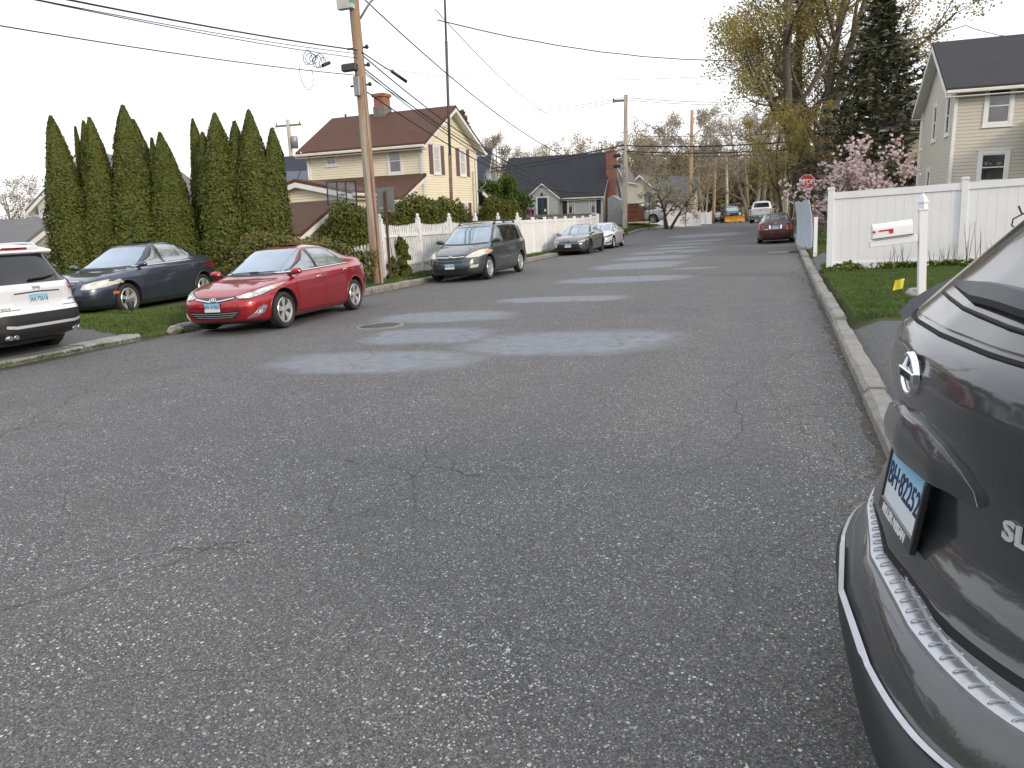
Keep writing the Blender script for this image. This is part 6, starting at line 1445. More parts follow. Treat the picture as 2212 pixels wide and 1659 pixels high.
# basketball hoop
hp = at((800+595*.36166)/3, (250+915*.36166)/3, Y=24.2)
e = empty('basketball_hoop', (hp.x, 24.2, gz(hp.x, 24.2)), 'basketball hoop with clear backboard in a black frame behind the pole', 'basketball hoop', rz=radians(-4))
e.rotation_euler = (0, TILT+.02, radians(-2)); hz = hp.z-e.location.z; bw, bh = .62, .42
b = MB(); b.tube([(.04,.25,-.2),(.04,.25,hz-.9),(0,.1,hz-.3)], .045, 8); b.tube([(.1,.25,hz-1.4),(.02,.06,hz-.2)], .02, 6); b.build('pole', M['black'], e)
b = MB()
for x0, x1, z0, z1 in ((-bw,bw,-bh,-bh+.05), (-bw,bw,bh-.03,bh), (-bw,-bw+.035,-bh+.05,bh-.03), (bw-.035,bw,-bh+.05,bh-.03), (-.2,.2,-.06,-.03), (-.2,-.17,-bh+.05,-.06), (.17,.2,-bh+.05,-.06), (-.20,-.17,-.03,bh-.03), (.17,.20,-.03,bh-.03)): b.box(x0, x1, -.02, .02, hz+z0, hz+z1)
b.tube([(-.15,.03,hz-bh+.08),(0,.03,hz+.02),(.15,.03,hz-bh+.08)], .014, 5); b.build('frame', mat('hoop_frame', (.02,.035,.06), .5), e)
cg = mat('clear_board', (.75,.80,.82), .05, trans=.9, spec=.5); b = MB(); b.box(-bw+.035, bw-.035, -.005, .005, hz-bh+.05, hz+bh-.03); b.build('backboard', cg, e)
b = MB(); b.tube([(.22*cos(t)+0, -.25+.22*sin(t), hz-bh+.10) for t in [2*pi*i/20 for i in range(21)]], .011, 6); b.build('rim', mat('rim_orange', (.45,.08,.03), .5), e)
b = MB()
for i in range(10): t = 2*pi*i/10; b.tube([(.22*cos(t), -.25+.22*sin(t), hz-bh+.10), (.14*cos(t+.3), -.25+.14*sin(t+.3), hz-bh-.28)], .006, 4)
b.build('net', M['black'], e)
# garden lamp
e = empty('path_lamp', (-12.1, 11.5, gz(-12.1, 11.5)), 'small black garden path lamp on the left lawn', 'lamp'); b = MB(); b.tube([(0,0,-.05),(0,0,.12)], .014, 6); b.build('stake', M['black'], e)
b = MB(); b.lathe([(.03,.12),(.05,.13),(.075,.27),(.07,.28)], 'z', 8); b.lathe([(.10,.28),(.06,.32),(.02,.335),(.0,.34)], 'z', 8); b.build('lantern', mat('lamp_dark', (.05,.055,.06), .5), e)
# orange bin with lids at the far corner
e = empty('orange_bin', (at(634, 224, Y=64).x, 64, gz(-13, 64)+.25), 'large orange waste container behind the far pole', 'container', tilt=True)
b = MB(); b.prism([(-1.6,.1),(1.6,.1),(1.75,1.3),(-1.6,1.45)], 'x', -.62, .62); [b.box(-.66,.66,-1.66-i*.001,-1.62,.1+.4*i,.16+.4*i) for i in range(4)]; b.build('skip', M['concrete_box'], e)
b = MB(); [b.bbox(-.6+.42*i, -.22+.42*i, -1.6, .2, 1.45, 1.54, .03) for i in range(3)]; b.build('lid', M['black'], e)
# grey bulkhead beside the chimney
e = empty('shed', (-13.0, 64.5, gz(-13, 64.5)), 'small grey lean-to beside the brick chimney', 'shed', tilt=True); b = MB(); b.prism([(-.9,0),(.5,0),(.1,2.2),(-.5,2.6),(-.9,2.4)], 'y', 0, 2); b.build('shell', M['galv'], e)

# ------------------------------------------------------------------ distant vehicles
def pickup():
    W, H = 1.0, 1.93; fo, ro, wb = .95, 1.2, 3.65; R = -(wb+ro)
    sp = dict(H=H, W=W, fo=fo, ro=ro, wb=wb, rw=.40, ra=.47, step=.05, N=80, rake=0, sm=.008,
        xf=[(.30,fo-.3),(.36,fo-.05),(.5,fo),(.9,fo-.02),(1.10,fo-.08),(1.18,fo-.4),(1.22,-.2),(1.80,-.95),(1.88,-1.3),(H,-1.6)],
        xr=[(.42,R+.3),(.48,R+.06),(.62,R),(.70,R+.05),(1.0,R+.06),(1.22,R+.06),(1.25,R+.5),(1.27,-2.62),(1.80,-2.42),(1.88,-2.2),(H,-2.0)],
        w=[(.30,W*.85),(.45,W*.97),(.9,W),(1.18,W*.985),(1.26,W*.92),(1.78,W*.78),(1.87,W*.66),(H,W*.4)], n=[(.3,5),(1.2,5),(1.3,6),(H,4)], nr=[(.3,9),(1.2,10),(1.3,7),(H,4)])
    c = Car('pickup_truck', 'white pickup truck seen from behind, driving away down the road', sp, P_white, -1.61, 76.3, terr(-1.6, 73), radians(89.4), cat='pickup truck')
    c.panel('rear_window', 'rear', [(-.68,1.36),(.68,1.36),(.60,1.76),(-.60,1.76)], M['privacy_glass'], .006, .1)
    c.panel('tail_light', 'rear', [(.84,.80),(.98,.80),(.98,1.16),(.84,1.16)], M['red_lens'], .008, .08, mirror=True)
    c.line('rear_bumper', 'rear', [(-.95,.60),(0,.60),(.95,.60)], M['black'], .16, .03); c.line('tailgate_seam', 'rear', [(-.82,1.2),(-.82,.74),(.82,.74),(.82,1.2)], M['dark_under'], .015, .003)
    c.line('tailgate_handle', 'rear', [(-.12,1.12),(.12,1.12)], M['black'], .05, .008); c.plate('rear', .60, 'C 41827', .05)
    c.panel('side_window', 'left', [(-.9,1.3),(-2.3,1.3),(-2.3,1.74),(-1.25,1.74)], M['privacy_glass'], .006, .1, mirror=True)
    c.mirrors(-.8, 1.35, .93, 1.8, signal=False, m=M['black']); c.wheels('six', tw=.26)
pickup()
def far_car():
    sp = sedan_spec(step=.06, N=64); c = Car('dark_car', 'distant dark saloon parked nose on beside the plough truck', sp, paint('charcoal_far', (.03,.034,.045), .5, .3), -7.35, 101, terr(-7.3, 101)-.02, radians(-90))
    glasses(c, [(-.66,.99),(.66,.99),(.52,1.35),(-.52,1.35)], None); sedan_common(c, belt=.97, frontx=-.44, rearx=-2.7, split=-1.4, chrome=False)
    c.panel('headlight', 'front', [(.45,.60),(.8,.64),(.84,.74),(.5,.68)], M['lamp_lens'], .008, .08, mirror=True); c.plate('front', .48, 'AG 55102', .02); c.panel('grille', 'front', [(-.4,.6),(.4,.6),(.3,.4),(-.3,.4)], M['black'], .004, .1); c.wheels('ten', 'alloy_dark')
far_car()
def plough():
    W, H = .98, 1.95; fo, ro, wb = .9, 1.2, 3.4; R = -(wb+ro)
    sp = dict(H=H, W=W, fo=fo, ro=ro, wb=wb, rw=.40, ra=.47, step=.06, N=64, rake=0, sm=.008,
        xf=[(.35,fo-.2),(.42,fo-.03),(.6,fo),(1.05,fo-.03),(1.18,fo-.15),(1.24,-.2),(1.80,-.85),(1.9,-1.1),(H,-1.4)], xr=[(.42,R+.2),(.5,R),(1.3,R+.02),(1.34,R+.5),(1.36,-2.4),(1.85,-2.3),(H,-1.9)],
        w=[(.35,W*.85),(.5,W*.97),(1.2,W*.98),(1.32,W*.9),(1.8,W*.8),(1.9,W*.68),(H,W*.4)], n=[(.3,7),(H,5)], nr=[(.3,9),(H,6)])
    q = at((2050+665*.226)/3, 235, Y=97); c = Car('plough_truck', 'black truck with a yellow snow plough blade and ladder rack', sp, paint('truck_black', (.02,.02,.022), .2, .4), q.x, 96, terr(q.x, 96), radians(-78), cat='truck')
    c.panel('windscreen', 'front', [(-.72,1.33),(.72,1.33),(.62,1.76),(-.62,1.76)], M['screen_glass'], .006, .1); c.panel('side_window', 'left', [(-.8,1.36),(-2.2,1.36),(-2.2,1.78),(-1.1,1.78)], M['privacy_glass'], .006, .1, mirror=True)
    c.panel('headlight', 'front', [(.55,.90),(.88,.90),(.88,1.08),(.55,1.08)], M['lamp_lens'], .008, .1, mirror=True); c.panel('grille', 'front', [(-.5,.85),(.5,.85),(.5,1.1),(-.5,1.1)], M['alloy_dark'], .006, .1)
    b = MB(); N = 10; vs = []
    for i in range(N+1): t = i/N; x = fo+.55-.22*sin(pi*t*.9); z = .12+.62*t; vs += [(x, -1.15, z), (x, 1.15, z)]
    k = len(vs); b.add(vs+[(x+.03, y, z) for x, y, z in vs], [(2*i, 2*i+1, 2*i+3, 2*i+2) for i in range(N)]+[(k+2*i, k+2*i+1, k+2*i+3, k+2*i+2) for i in range(N)]+[(0, 1, k+1, k), (2*N, 2*N+1, k+2*N+1, k+2*N)], 0, True)
    b.box(fo+.1, fo+.5, -.3, .3, .3, .45); b.build('plough_blade', mat('plough_yellow', (.72,.36,.03), .5, var=(3,(.5,.26,.04),.4,.7)), c.root)
    b = MB(); [b.tube([(x, -.8, 1.3), (x, -.8, 2.15), (x, .8, 2.15), (x, .8, 1.3)], .03, 6) for x in (-2.5, -4.3)]; [b.tube([(.0, y, 2.2), (-4.5, y, 2.2)], .04, 6) for y in (-.8, .8)]; b.box(-.2, .2, -.85, .85, 2.12, 2.2); b.build('ladder_rack', M['galv'], c.root)
    c.mirrors(-.8, 1.4, .93, 1.6, signal=False, m=M['black']); c.wheels('six', 'alloy_dark', tw=.26)
plough()
def side_suv():
    sp = boxy(1.68, .93, .95, 1.0, 2.8, .36, 1.0, 1.05, 1.5, step=.05, N=80); q = at((1400+1895*.3165)/3, 223, Y=66.5); 
    c = Car('white_crossover', 'white SUV parked side on by the far corner tree', sp, P_white, q.x-3.8, 66.5, gz(q.x-2, 66.5)+.25, radians(180), cat='suv')
    c.panel('side_window', 'left', [(-.5,1.10),(-1.5,1.10),(-3.0,1.14),(-3.05,1.2),(-2.8,1.46),(-1.3,1.50),(-.9,1.35)], M['privacy_glass'], .005, .1, mirror=True); c.panel('rear_window', 'rear', [(-.6,1.1),(.6,1.1),(.55,1.48),(-.55,1.48)], M['privacy_glass'], .005, .1)
    c.panel('tail_light', 'left', [(-3.45,.88),(-3.72,.88),(-3.72,1.06),(-3.5,1.06)], M['red_lens'], .008, .08, mirror=True)
    for pts in ([(-1.5,1.08),(-1.5,.4)], [(-.5,1.05),(-.56,.4)]): c.line('door_seam', 'left', pts, M['dark_under'], .015, .003)
    c.line('sill', 'left', [(-.5,.3),(-2.3,.3)], M['black'], .1, .006); c.wheels('five')
side_suv()

# ------------------------------------------------------------------ wires
def wire(p0, p1, sag, r, label, group=None, m='cable', n=28, wob=0):
    p0, p1 = Vector(p0), Vector(p1); c = (p0+p1)/2; b = MB(); rr = random.Random(int(p0.x*10+p1.z*100)); pts = []
    for i in range(n+1):
        t = i/n; p = p0.lerp(p1, t)-c; p.z -= 4*sag*t*(1-t)
        if 0 < i < n and wob: p.z += rr.uniform(-wob, wob)
        pts.append(p)
    b.tube(pts, r, 5, cap=False); o = b.build('overhead_wire', M[m], None, loc=c, fix=False); return tag(o, label, 'wire', group)
A = lambda z, dx=0, dy=0: Vector((-10.85+dx+.012*z, 19.15+dy, z))
P2 = lambda z, dx=0: Vector((q2.x+dx+.035*z, 57.4, z))
GL = 'wires running left from the near pole'; GR = 'wires from the near pole to the corner pole'; GX = 'thin wires crossing the side street'
def left_end(px, py): return at(px, py, X=-11.0)
def ext(p0, p1, k): return p0+(p1-p0)*k        # carry a wire on past the picture's edge
for (dx, dy), z, r_, lab, sg in (((0,18), 5.78, .011, 'lowest wire running left from the near pole', .25), ((150,-12), 6.22, .010, 'thin middle wire running left from the near pole', .2),
                             ((228,-4), 6.42, .018, 'thickest cable running left from the near pole', .15), ((180,-8), 6.33, .009, 'slim wire just under the thick cable left of the pole', .2)):
    p = left_end(dx/2.16, dy/2.16); wire(ext(A(z), p, 1.9), A(z), sg, r_, lab, GL)
# cable loop, splice and hanging coil
b = MB(); c0 = at(690/2.16, 118/2.16, X=-10.95)
for i in range(7):
    cy, cz, ry_, rz_ = -.55+.11*i, -.16-.02*sin(i*2.1), .16+.05*sin(i*1.7), .13+.05*cos(i*1.3)
    b.tube([c0+Vector((.02*sin(i), cy+ry_*cos(t)+.08*sin(t), cz+rz_*sin(t))) for t in [2*pi*k/14 for k in range(14)]], .009, 5, cap=False)
cb = b.build('cable_loops', M['cable'], None, fix=False); tag(cb, 'tangle of looped black cable left of the near pole', 'cable')
b = MB(); b.tube([c0+Vector((0, .10, -.24)), c0+Vector((0, .42, -.12))], .045, 8); tag(b.build('splice_case', M['black'], None), 'black splice case hanging from the cable tangle', 'cable case')
b = MB(); c1 = at(662/2.16, 160/2.16, X=-10.95); b.tube([c1+Vector((0, .28*cos(t), .36*sin(t)*1.0+(.15 if sin(t) > .7 else 0))) for t in [pi*.85+1.3*pi*i/16 for i in range(17)]], .008, 5, cap=False); tag(b.build('hanging_loop', M['wire_gray'], None, fix=False), 'thin cable loop hanging below the left wires', 'cable')
wire(A(6.38), P2(4.9), 2.05, .018, 'thick cable sagging from the near pole to the corner pole', GR)
wire(A(6.05), P2(4.75), 2.0, .018, 'upper of the paired cables sagging past the yellow gable', GR)
wire(A(5.98), P2(4.7), 2.1, .014, 'lower of the paired cables sagging past the yellow gable', GR)
wire(A(5.45), P2(4.45), 1.75, .018, 'lowest cable sagging from the near pole to the corner pole', GR)
wire(A(5.9), at((1400+1290*.3165)/3, (300+800*.3165)/3, Y=66), 1.2, .010, 'thin service wire across the yellow gable', GR)
wire(A(7.95), P2(5.3), 1.5, .018, 'high wire curving down from the near pole top', GR)
wire(ad(940, 20, Y=22), ad(1240, 265, Y=60), .8, .012, 'slanting thin wire right of the rusty mast', GX)
b = MB(); s0 = at(812/2.16, 140/2.16, Y=19.9); b.tube([A(6.36, .1), A(6.1, .35, .55), A(5.86, .6, 1.15)], .016, 6); b.tube([A(5.98, .48, .9), A(5.74, .7, 1.35)], .045, 8); tag(b.build('splice_cable', M['black'], None), 'black splice hanging just right of the near pole', 'cable case')
# heavy cables along the side street
for (xa, ya), (xb, yb), r_, lab, sg in (((478,165),(624,145),.045,'heavy cable from behind the yellow house to the corner pole',.35), ((478,168.5),(624,149),.03,'second heavy cable behind the yellow house',.35)):
    wire(ext(at(xb, yb, Y=57.4), at(xa, ya, Y=50), 1.7), at(xb, yb, Y=57.4), sg, r_, lab)
for (xa, ya), (xb, yb), r_, lab, sg in (((624,145.5),(852,126),.045,'heavy cable crossing the road right of the corner pole',.7), ((624,151),(840,134),.040,'lower heavy cable crossing the road',.75), ((624,153),(840,138),.02,'slim wire under the heavy cables over the road',.8), ((640,136),(860,120),.018,'thin wire above the heavy cables over the road',.5)):
    wire(at(xa, ya, Y=57.4), ext(at(xa, ya, Y=57.4), at(xb, yb, Y=58), 1.5), sg, r_, lab)
# high thin lines
wire(ad(1050, 240, Y=80), ad(1344, 212, Y=57.4), .3, .020, 'upper thin line reaching the corner pole top from the left', GX, 'wire_gray')
wire(ad(1040, 248, Y=80), ad(1344, 218, Y=57.4), .3, .018, 'lower thin line reaching the corner pole top from the left', GX, 'wire_gray')
wire(ad(1344, 210, Y=57.4), ad(2000, 188, Y=57), .6, .020, 'thin line from the corner pole top over the road', GX, 'wire_gray')
wire(ad(1344, 215, Y=57.4), ad(2000, 196, Y=57), .6, .018, 'lower thin line from the corner pole top over the road', GX, 'wire_gray')
wire(ad(1130, 172, Y=60), ad(1640, 158, Y=60), .2, .016, 'faint level wire high over the road', GX, 'wire_gray')
wire(ad(830, 148, Y=30), ad(1525, 212, Y=64), .3, .010, 'faint slanting wire left of the big tree', GX, 'wire_gray')
wire(ad(945, 43, Y=20), ad(2085, 55, Y=33), 1.1, .015, 'long wire swagging high across the whole street', None, 'cable', wob=.01)
wire(ad(2085, 55, Y=33), ad(2185, 80, Y=36.5), .05, .013, 'short wire dropping to the beige house roof', None, 'cable', wob=.01)
wire(ad(1365, 250, Y=57.4), ad(1560, 330, Y=82), .4, .018, 'wire dropping from the corner pole to the orange lit pole', GX)
wire(ad(1365, 285, Y=57.4), ad(1490, 262, Y=70), .1, .016, 'short wire right of the corner pole', GX, 'wire_gray')
wire(ad(1490, 315, Y=82), ad(1640, 300, Y=100), .3, .02, 'far wires between the orange lit poles', GX)

# ------------------------------------------------------------------ plants
def card(mb, p, n, s, r, k=4, el=1.0, mi=0):
    """one leaf-sized face: k 3 or 4 corners, centred on p, normal about n"""
    n = n.normalized(); a = n.orthogonal().normalized(); a.rotate(Matrix.Rotation(r.uniform(0, 2*pi), 3, n)); b = n.cross(a)
    if k == 3: vs = [p-a*s*.5, p+a*s*.5, p+b*s*el]
    else: vs = [p-a*s*.5*.5-b*s*el*.5, p+a*s*.25-b*s*el*.5, p+a*s*.5+b*s*el*.15, p+b*s*el*.55, p-a*s*.5+b*s*el*.15]
    o = len(mb.v); mb.v.extend([tuple(v) for v in vs]); mb.f.append(tuple(range(o, o+len(vs)))); mb.m.append(mi); mb.sm.append(False)
def rv(r): 
    while True:
        v = Vector((r.uniform(-1,1), r.uniform(-1,1), r.uniform(-1,1)))
        if .05 < v.length < 1: return v.normalized()
def leafmesh(mb, name, m): return mb.build(name, m, None, fix=False)
def column_tree(seed, H, R, tips, n=9000, s=.075):
    """arborvitae: dense fans of scale foliage on a lumpy column that may end in more than one tip"""
    r = random.Random(seed); L = MB(); C = MB()
    def prof(t): return (min(1, (1-t)/.74))**.74*(1-.10*(1-min(1, t/.22))**2)
    for (dx, dy, h, rad) in tips:
        hh = H*h; m = int(n*rad*h/sum(q[2]*q[3] for q in tips)); N = 18; ring = []
        C.tube([(dx*min(1, (i/10)*1.2), dy*min(1, (i/10)*1.2), hh*i/10*.985) for i in range(11)], [max(.01, R*rad*prof(i/10)*.80) for i in range(11)], 12)
        for i in range(m):
            t = r.random()**.85; a = r.uniform(0, 2*pi); lump = 1+.22*mnoise.noise(Vector((cos(a)*1.6, sin(a)*1.6, t*hh*1.1+seed)))+.09*mnoise.noise(Vector((cos(a)*5, sin(a)*5, t*hh*3.5)))
            rr = R*rad*prof(t)*lump*(r.uniform(.84, 1.05) if r.random() < .96 else r.uniform(1.05, 1.16))+.012; k = min(1, t*1.2)
            p = Vector((dx*k+rr*cos(a), dy*k+rr*sin(a), hh*t+.03)); nn = Vector((cos(a), sin(a), .2))+rv(r)*.55
            card(L, p, nn, s*r.uniform(.7, 1.5), r, 4, 1.6)
        for i in range(40): card(L, Vector((dx+r.gauss(0,.02), dy+r.gauss(0,.02), hh-.1+r.uniform(-.1,.16))), rv(r), s, r, 4, 1.6)
    return L, C
def put(name, label, cat, loc, meshes, group=None, sc=1, rz=0, tilt=True, scv=None):
    e = empty(name, loc, label, cat, group, rz=rz); e.rotation_euler = (0, TILT if tilt else 0, rz); e.scale = scv or (sc, sc, sc)
    for nm, me in meshes: link(nm, me, e)
    return e
def mesh_of(mb, name, m, sm=False):
    me = bpy.data.meshes.new(name); me.from_pydata(mb.v, [], mb.f)
    for x in (m if isinstance(m, (list, tuple)) else [m]): me.materials.append(x)
    me.polygons.foreach_set('material_index', mb.m); me.polygons.foreach_set('use_smooth', mb.sm); me.update(); return me
cv = []
for sd, R, tips in ((1, .74, [(0,0,1,1)]), (2, .72, [(0,0,1,1), (.52,.1,.90,.85)]), (3, .64, [(0,0,1,1), (-.3,.1,.97,.5)]), (4, .78, [(0,0,1,1),(.45,0,.955,.8),(-.35,.2,.90,.7)])):
    L, C = column_tree(sd, 5.6, R, tips, 32000, .038); T = MB(); T.tube([(0,0,-.3),(0,0,2)], [.09,.06], 8)
    cv.append([('foliage', mesh_of(L, 'foliage', M['cedar_leaf'])), ('inner_growth', mesh_of(C, 'inner_growth', M['cedar_leaf'])), ('trunk', mesh_of(T, 'trunk', M['bark']))])
# (tip x, tip y in the 2212 view, mesh, width factor, depth along the hedge)
CED = [(131,252,0,1.0,0,'leftmost cedar of the hedge, beside the white gabled house'), (176,263,2,.8,.7,'slender cedar tucked behind the first gap from the left'), (197,257,0,.92,.1,'cedar with a sharp tip, third along from the left'),
       (262,229,0,1.12,0,'tallest cedar in the left half of the hedge'), (300,258,0,.95,.8,'darker cedar set back right of the tallest left one'),
       (343,288,2,.95,0,'shortest broad cedar in the middle of the hedge'), (373,306,0,.9,.1,'low cedar just left of the blue solar roof'),
       (436,258,0,.72,.7,'thin cedar standing behind the triple tipped one'), (461,246,3,1.1,0,'wide triple tipped cedar behind the blue car boot'),
       (535,240,1,1.1,0,'rightmost twin tipped cedar next to the low juniper')]
for tx, ty, k, wf, bk, lab in CED:
    u = (tx/2.16-60)/(258-60); X0 = lerp(-19.6, -14.2, u); Y0 = lerp(16.0, 18.3, u)
    # step along the sight line so that the tip falls in its place
    d = FW+(tx/2.16-512)/FPX*RT-(ty/2.16-384)/FPX*UPV; tt = ((X0*FW.x+Y0*FW.y)+bk)/(FW.x*FW.x+FW.y*FW.y)*1.0
    p = Vector((0,0,CAMH))+d*tt/ (d.x*FW.x+d.y*FW.y)*(FW.x*FW.x+FW.y*FW.y)
    g = gz(p.x, p.y); h = p.z-g; bx = p.x-TILT*h*1.0
    put('cedar_tree', lab, 'cedar', (bx, p.y, g), cv[k], 'tall cedars forming the left hedge', 1, rz=tx*.7 if k in (0,) else .35+.3*((tx % 3)-1), scv=(wf, wf, h/5.6))

def dome_shrub(seed, rx, ry, h, n, s, m, base=.05, flat=.6, lump=.25):
    r = random.Random(seed); L = MB(); C = MB()
    for i in range(n):
        v = rv(r); v.z = abs(v.z)
        k = 1+lump*mnoise.noise(Vector((v.x*2, v.y*2, v.z*2+seed)))+lump*.5*mnoise.noise(Vector((v.x*6, v.y*6, v.z*6+seed))); q = r.uniform(.82, 1.04)*k
        zz = v.z**flat
        p = Vector((v.x*rx*q, v.y*ry*q, base+zz*h*q)); card(L, p, Vector((v.x, v.y, v.z+.3))+rv(r)*.8, s*r.uniform(.6, 1.4), r, 4, 1.3)
    bm = bmesh.new(); bmesh.ops.create_icosphere(bm, subdivisions=3, radius=1); 
    for v in bm.verts: z = abs(v.co.z)**flat if v.co.z > 0 else -.15; v.co = Vector((v.co.x*rx*.80, v.co.y*ry*.80, base+z*h*.80))
    me = bpy.data.meshes.new('inner_growth'); bm.to_mesh(me); bm.free(); me.materials.append(m)
    return [('foliage', mesh_of(L, 'foliage', m)), ('inner_growth', me)]
j = dome_shrub(5, 2.1, 1.2, 1.35, 24000, .055, M['juniper_leaf'], lump=.35)
put('juniper_bush', 'wide feathery olive juniper bush behind the red car', 'bush', (at(291, 250, Y=17.9).x, 17.9, gz(-12, 17)), j, tilt=False, rz=.3)
y1 = dome_shrub(6, .85, .8, 1.9, 12000, .05, M['yew_leaf'], flat=.45, lump=.14)
y2 = dome_shrub(7, 1.15, .9, 2.0, 15000, .05, M['yew_leaf'], flat=.4, lump=.16)
for i, (px, Y, top, me, sc, lab) in enumerate((((800+700*.36166)/3, 23.6, (250+1030*.36166)/3, y2, .95, 'rounded hedge shrub left of the near pole'), ((800+950*.36166)/3, 26.5, (250+1005*.36166)/3, y1, .9, 'rounded hedge shrub just right of the near pole'),
        ((800+1075*.36166)/3, 26.0, (250+1085*.36166)/3, y1, .6, 'small low shrub in front of the hedge by the road sign'), ((800+1040*.36166)/3, 27.5, (250+1000*.36166)/3, y1, .95, 'clipped shrub hidden behind the road sign'), ((800+1280*.36166)/3, 27.3, (250+970*.36166)/3, y2, 1.15, 'largest clipped shrub, right of the road sign'), ((800+1485*.36166)/3, 28.5, (250+978*.36166)/3, y1, 1.05, 'clipped shrub at the right end of the hedge'),
        ((800+1920*.36166)/3, 37.5, (250+972*.36166)/3, y2, 1.0, 'dark round shrub between yellow house and vinyl fence'))):
    p = at(px, top, Y=Y); g = gz(p.x, Y); h = p.z-g; b0 = 2.0 if me is y2 else 1.95; put('hedge_shrub', lab, 'shrub', (p.x, Y, g), me, 'clipped evergreen shrubs behind the picket fence', scv=(sc*1.15, sc, h/b0), rz=0)
# climbing evergreens on the picket fence
cl = dome_shrub(9, .22, .20, .40, 2200, .035, M['yew_leaf'], base=-.12, flat=.9, lump=.3)
def climber(lab, X, Y, blobs):
    e = empty('fence_shrub', (X, Y, gz(X, Y)), lab, 'shrub', 'small shrubs against the picket fence')
    b = MB(); b.tube([(0,0,-.1),(.03,.02,.6),(-.02,.05,1.2)], [.02,.016,.01], 6); b.build('stem', M['bark'], e)
    for dx, dy, z, s in blobs: o = link('foliage', cl[0][1], e); o.location = (dx, dy, z); o.scale = (s*.9, s*.9, s*.8); o.rotation_euler = (0, 0, z*7)
climber('taller lumpy shrub climbing the fence right of the road sign', -11.05, 21.1, [(.0,.0,1.15,.6),(-.02,.12,.98,.95),(.0,.1,.80,.85),(.02,.25,.62,.75),(0,-.02,.48,.75),(.0,.18,.22,1.05),(.02,-.02,.12,.8)])
climber('shorter lumpy shrub climbing the fence left of the road sign', -11.0, 20.35, [(.0,.05,.62,.45),(0,.0,.45,.75),(0,.1,.30,.6),(.02,-.05,.08,.9)])

def grow_tree(seed, H, r0, stems, levels, leaf_n, leaf_s, spread=.5, first=.3, up=.25, wob=.12, leaf_k=4, el=1.2, leaf_sp=.5, lean=0, kids=(5,4,4), shrink=.62, minr=.012, stemsplit=.12, droop=0, twig=False, lvl0=.0):
    r = random.Random(seed); Wd = MB(); L = MB(); ends = []
    def br(p, d, ln, rad, lv, start):
        n = 5 if lv == 0 else 4; pts = [p]; dd = d.copy(); q = p.copy(); rs = [rad]
        for i in range(n):
            dd = (dd+rv(r)*wob*(1.6 if lv else .8)+Vector((0, 0, up*(.25 if lv else .12)-droop*lv*.12))).normalized(); q = q+dd*ln/n; pts.append(q.copy()); rs.append(lerp(rad, max(minr*.5, rad*.34), (i+1)/n))
        Wd.tube(pts, rs, 8 if lv == 0 else (5 if lv == 1 else 3), cap=False)
        if lv >= levels:
            for i in range(1, n+1): ends.append((pts[i], (pts[i]-pts[i-1]).normalized(), ln))
            return
        if lv >= levels-1:
            ends.append((pts[-1], dd, ln))
        k = kids[min(lv, len(kids)-1)]
        for i in range(k):
            t = start+(1-start)*(i+.6+r.uniform(-.3, .3))/k; t = min(.98, max(start, t)); s = t*n; j = min(n-1, int(s)); base = pts[j].lerp(pts[j+1], s-j)
            ax = (pts[j+1]-pts[j]).normalized(); side_ = ax.orthogonal().normalized(); side_.rotate(Matrix.Rotation(i*2.4+r.uniform(-.5, .5), 3, ax))
            nd = (ax*(1-spread)+side_*spread*1.35).normalized(); br(base, nd, ln*shrink*r.uniform(.75, 1.2)*(1.15-.45*t), lerp(rad, rad*.34, t)*.62, lv+1, .25)
    for s in range(stems):
        a = 2*pi*s/stems+r.uniform(-.4, .4)+seed; d = Vector((cos(a)*stemsplit*(stems > 1)*r.uniform(.6, 1.4)+lean, sin(a)*stemsplit*(stems > 1), 1)).normalized()
        br(Vector((cos(a)*r0*.5*(stems > 1), sin(a)*r0*.5*(stems > 1), -.3)), d, H*r.uniform(.86, 1.0)*.86, r0*(1 if stems == 1 else .72), 0, first)
    per = max(1, leaf_n//max(1, len(ends)))
    for p, d, ln in ends:
        for i in range(per):
            q = p+rv(r)*leaf_sp*r.random()**.6*(1.0)
            if twig: nn = rv(r); card(L, q, nn, leaf_s, r, 3, el)
            else: card(L, q, rv(r), leaf_s*r.uniform(.6, 1.4), r, leaf_k, el)
    return Wd, L
def tree_meshes(seed, wood, leaf, **k):
    Wd, L = grow_tree(seed, wood=None, **k) if False else grow_tree(seed, **k)
    return [('trunk', mesh_of(Wd, 'trunk', M[wood])), ('crown', mesh_of(L, 'crown', M[leaf]))]
def tree_at(name, lab, cat, px, Y, top, me, mh, group=None, wf=1, rz=0, py=220, lean=0):
    p = at(px, top, Y=Y); b = at(px+lean, py, Y=Y); g = gz(b.x, Y); h = p.z-g; s = h/mh
    return put(name, lab, cat, (b.x, Y, g), me, group, scv=(s*wf, s*wf, s), rz=rz)
# the big yellow-green tree on the right
big = tree_meshes(21, 'bark_gray', 'willow_leaf', H=20, r0=.48, stems=5, levels=3, leaf_n=80000, leaf_s=.085, spread=.42, first=.16, up=.35, wob=.13, leaf_sp=.75, kids=(8,5,4), shrink=.42, stemsplit=.20, minr=.02)
p = at(1742/2.16, 215, Y=60); put('big_tree', 'huge many stemmed tree with yellow green spring leaves on the right', 'tree', (p.x, 60, gz(p.x, 60)), big, scv=(1.22, 1.22, 1.12), rz=.6, tilt=False)
m2 = tree_meshes(33, 'bark', 'willow_leaf', H=10, r0=.22, stems=2, levels=3, leaf_n=11000, leaf_s=.10, spread=.5, first=.25, up=.2, wob=.2, leaf_sp=.5, kids=(6,4,4), shrink=.5, stemsplit=.2, minr=.016)
tree_at('leafing_tree', 'crooked smaller tree with pale green leaves left of the big tree', 'tree', 1700/2.16, 54, 205/2.16, m2, 10.5, rz=1.0)
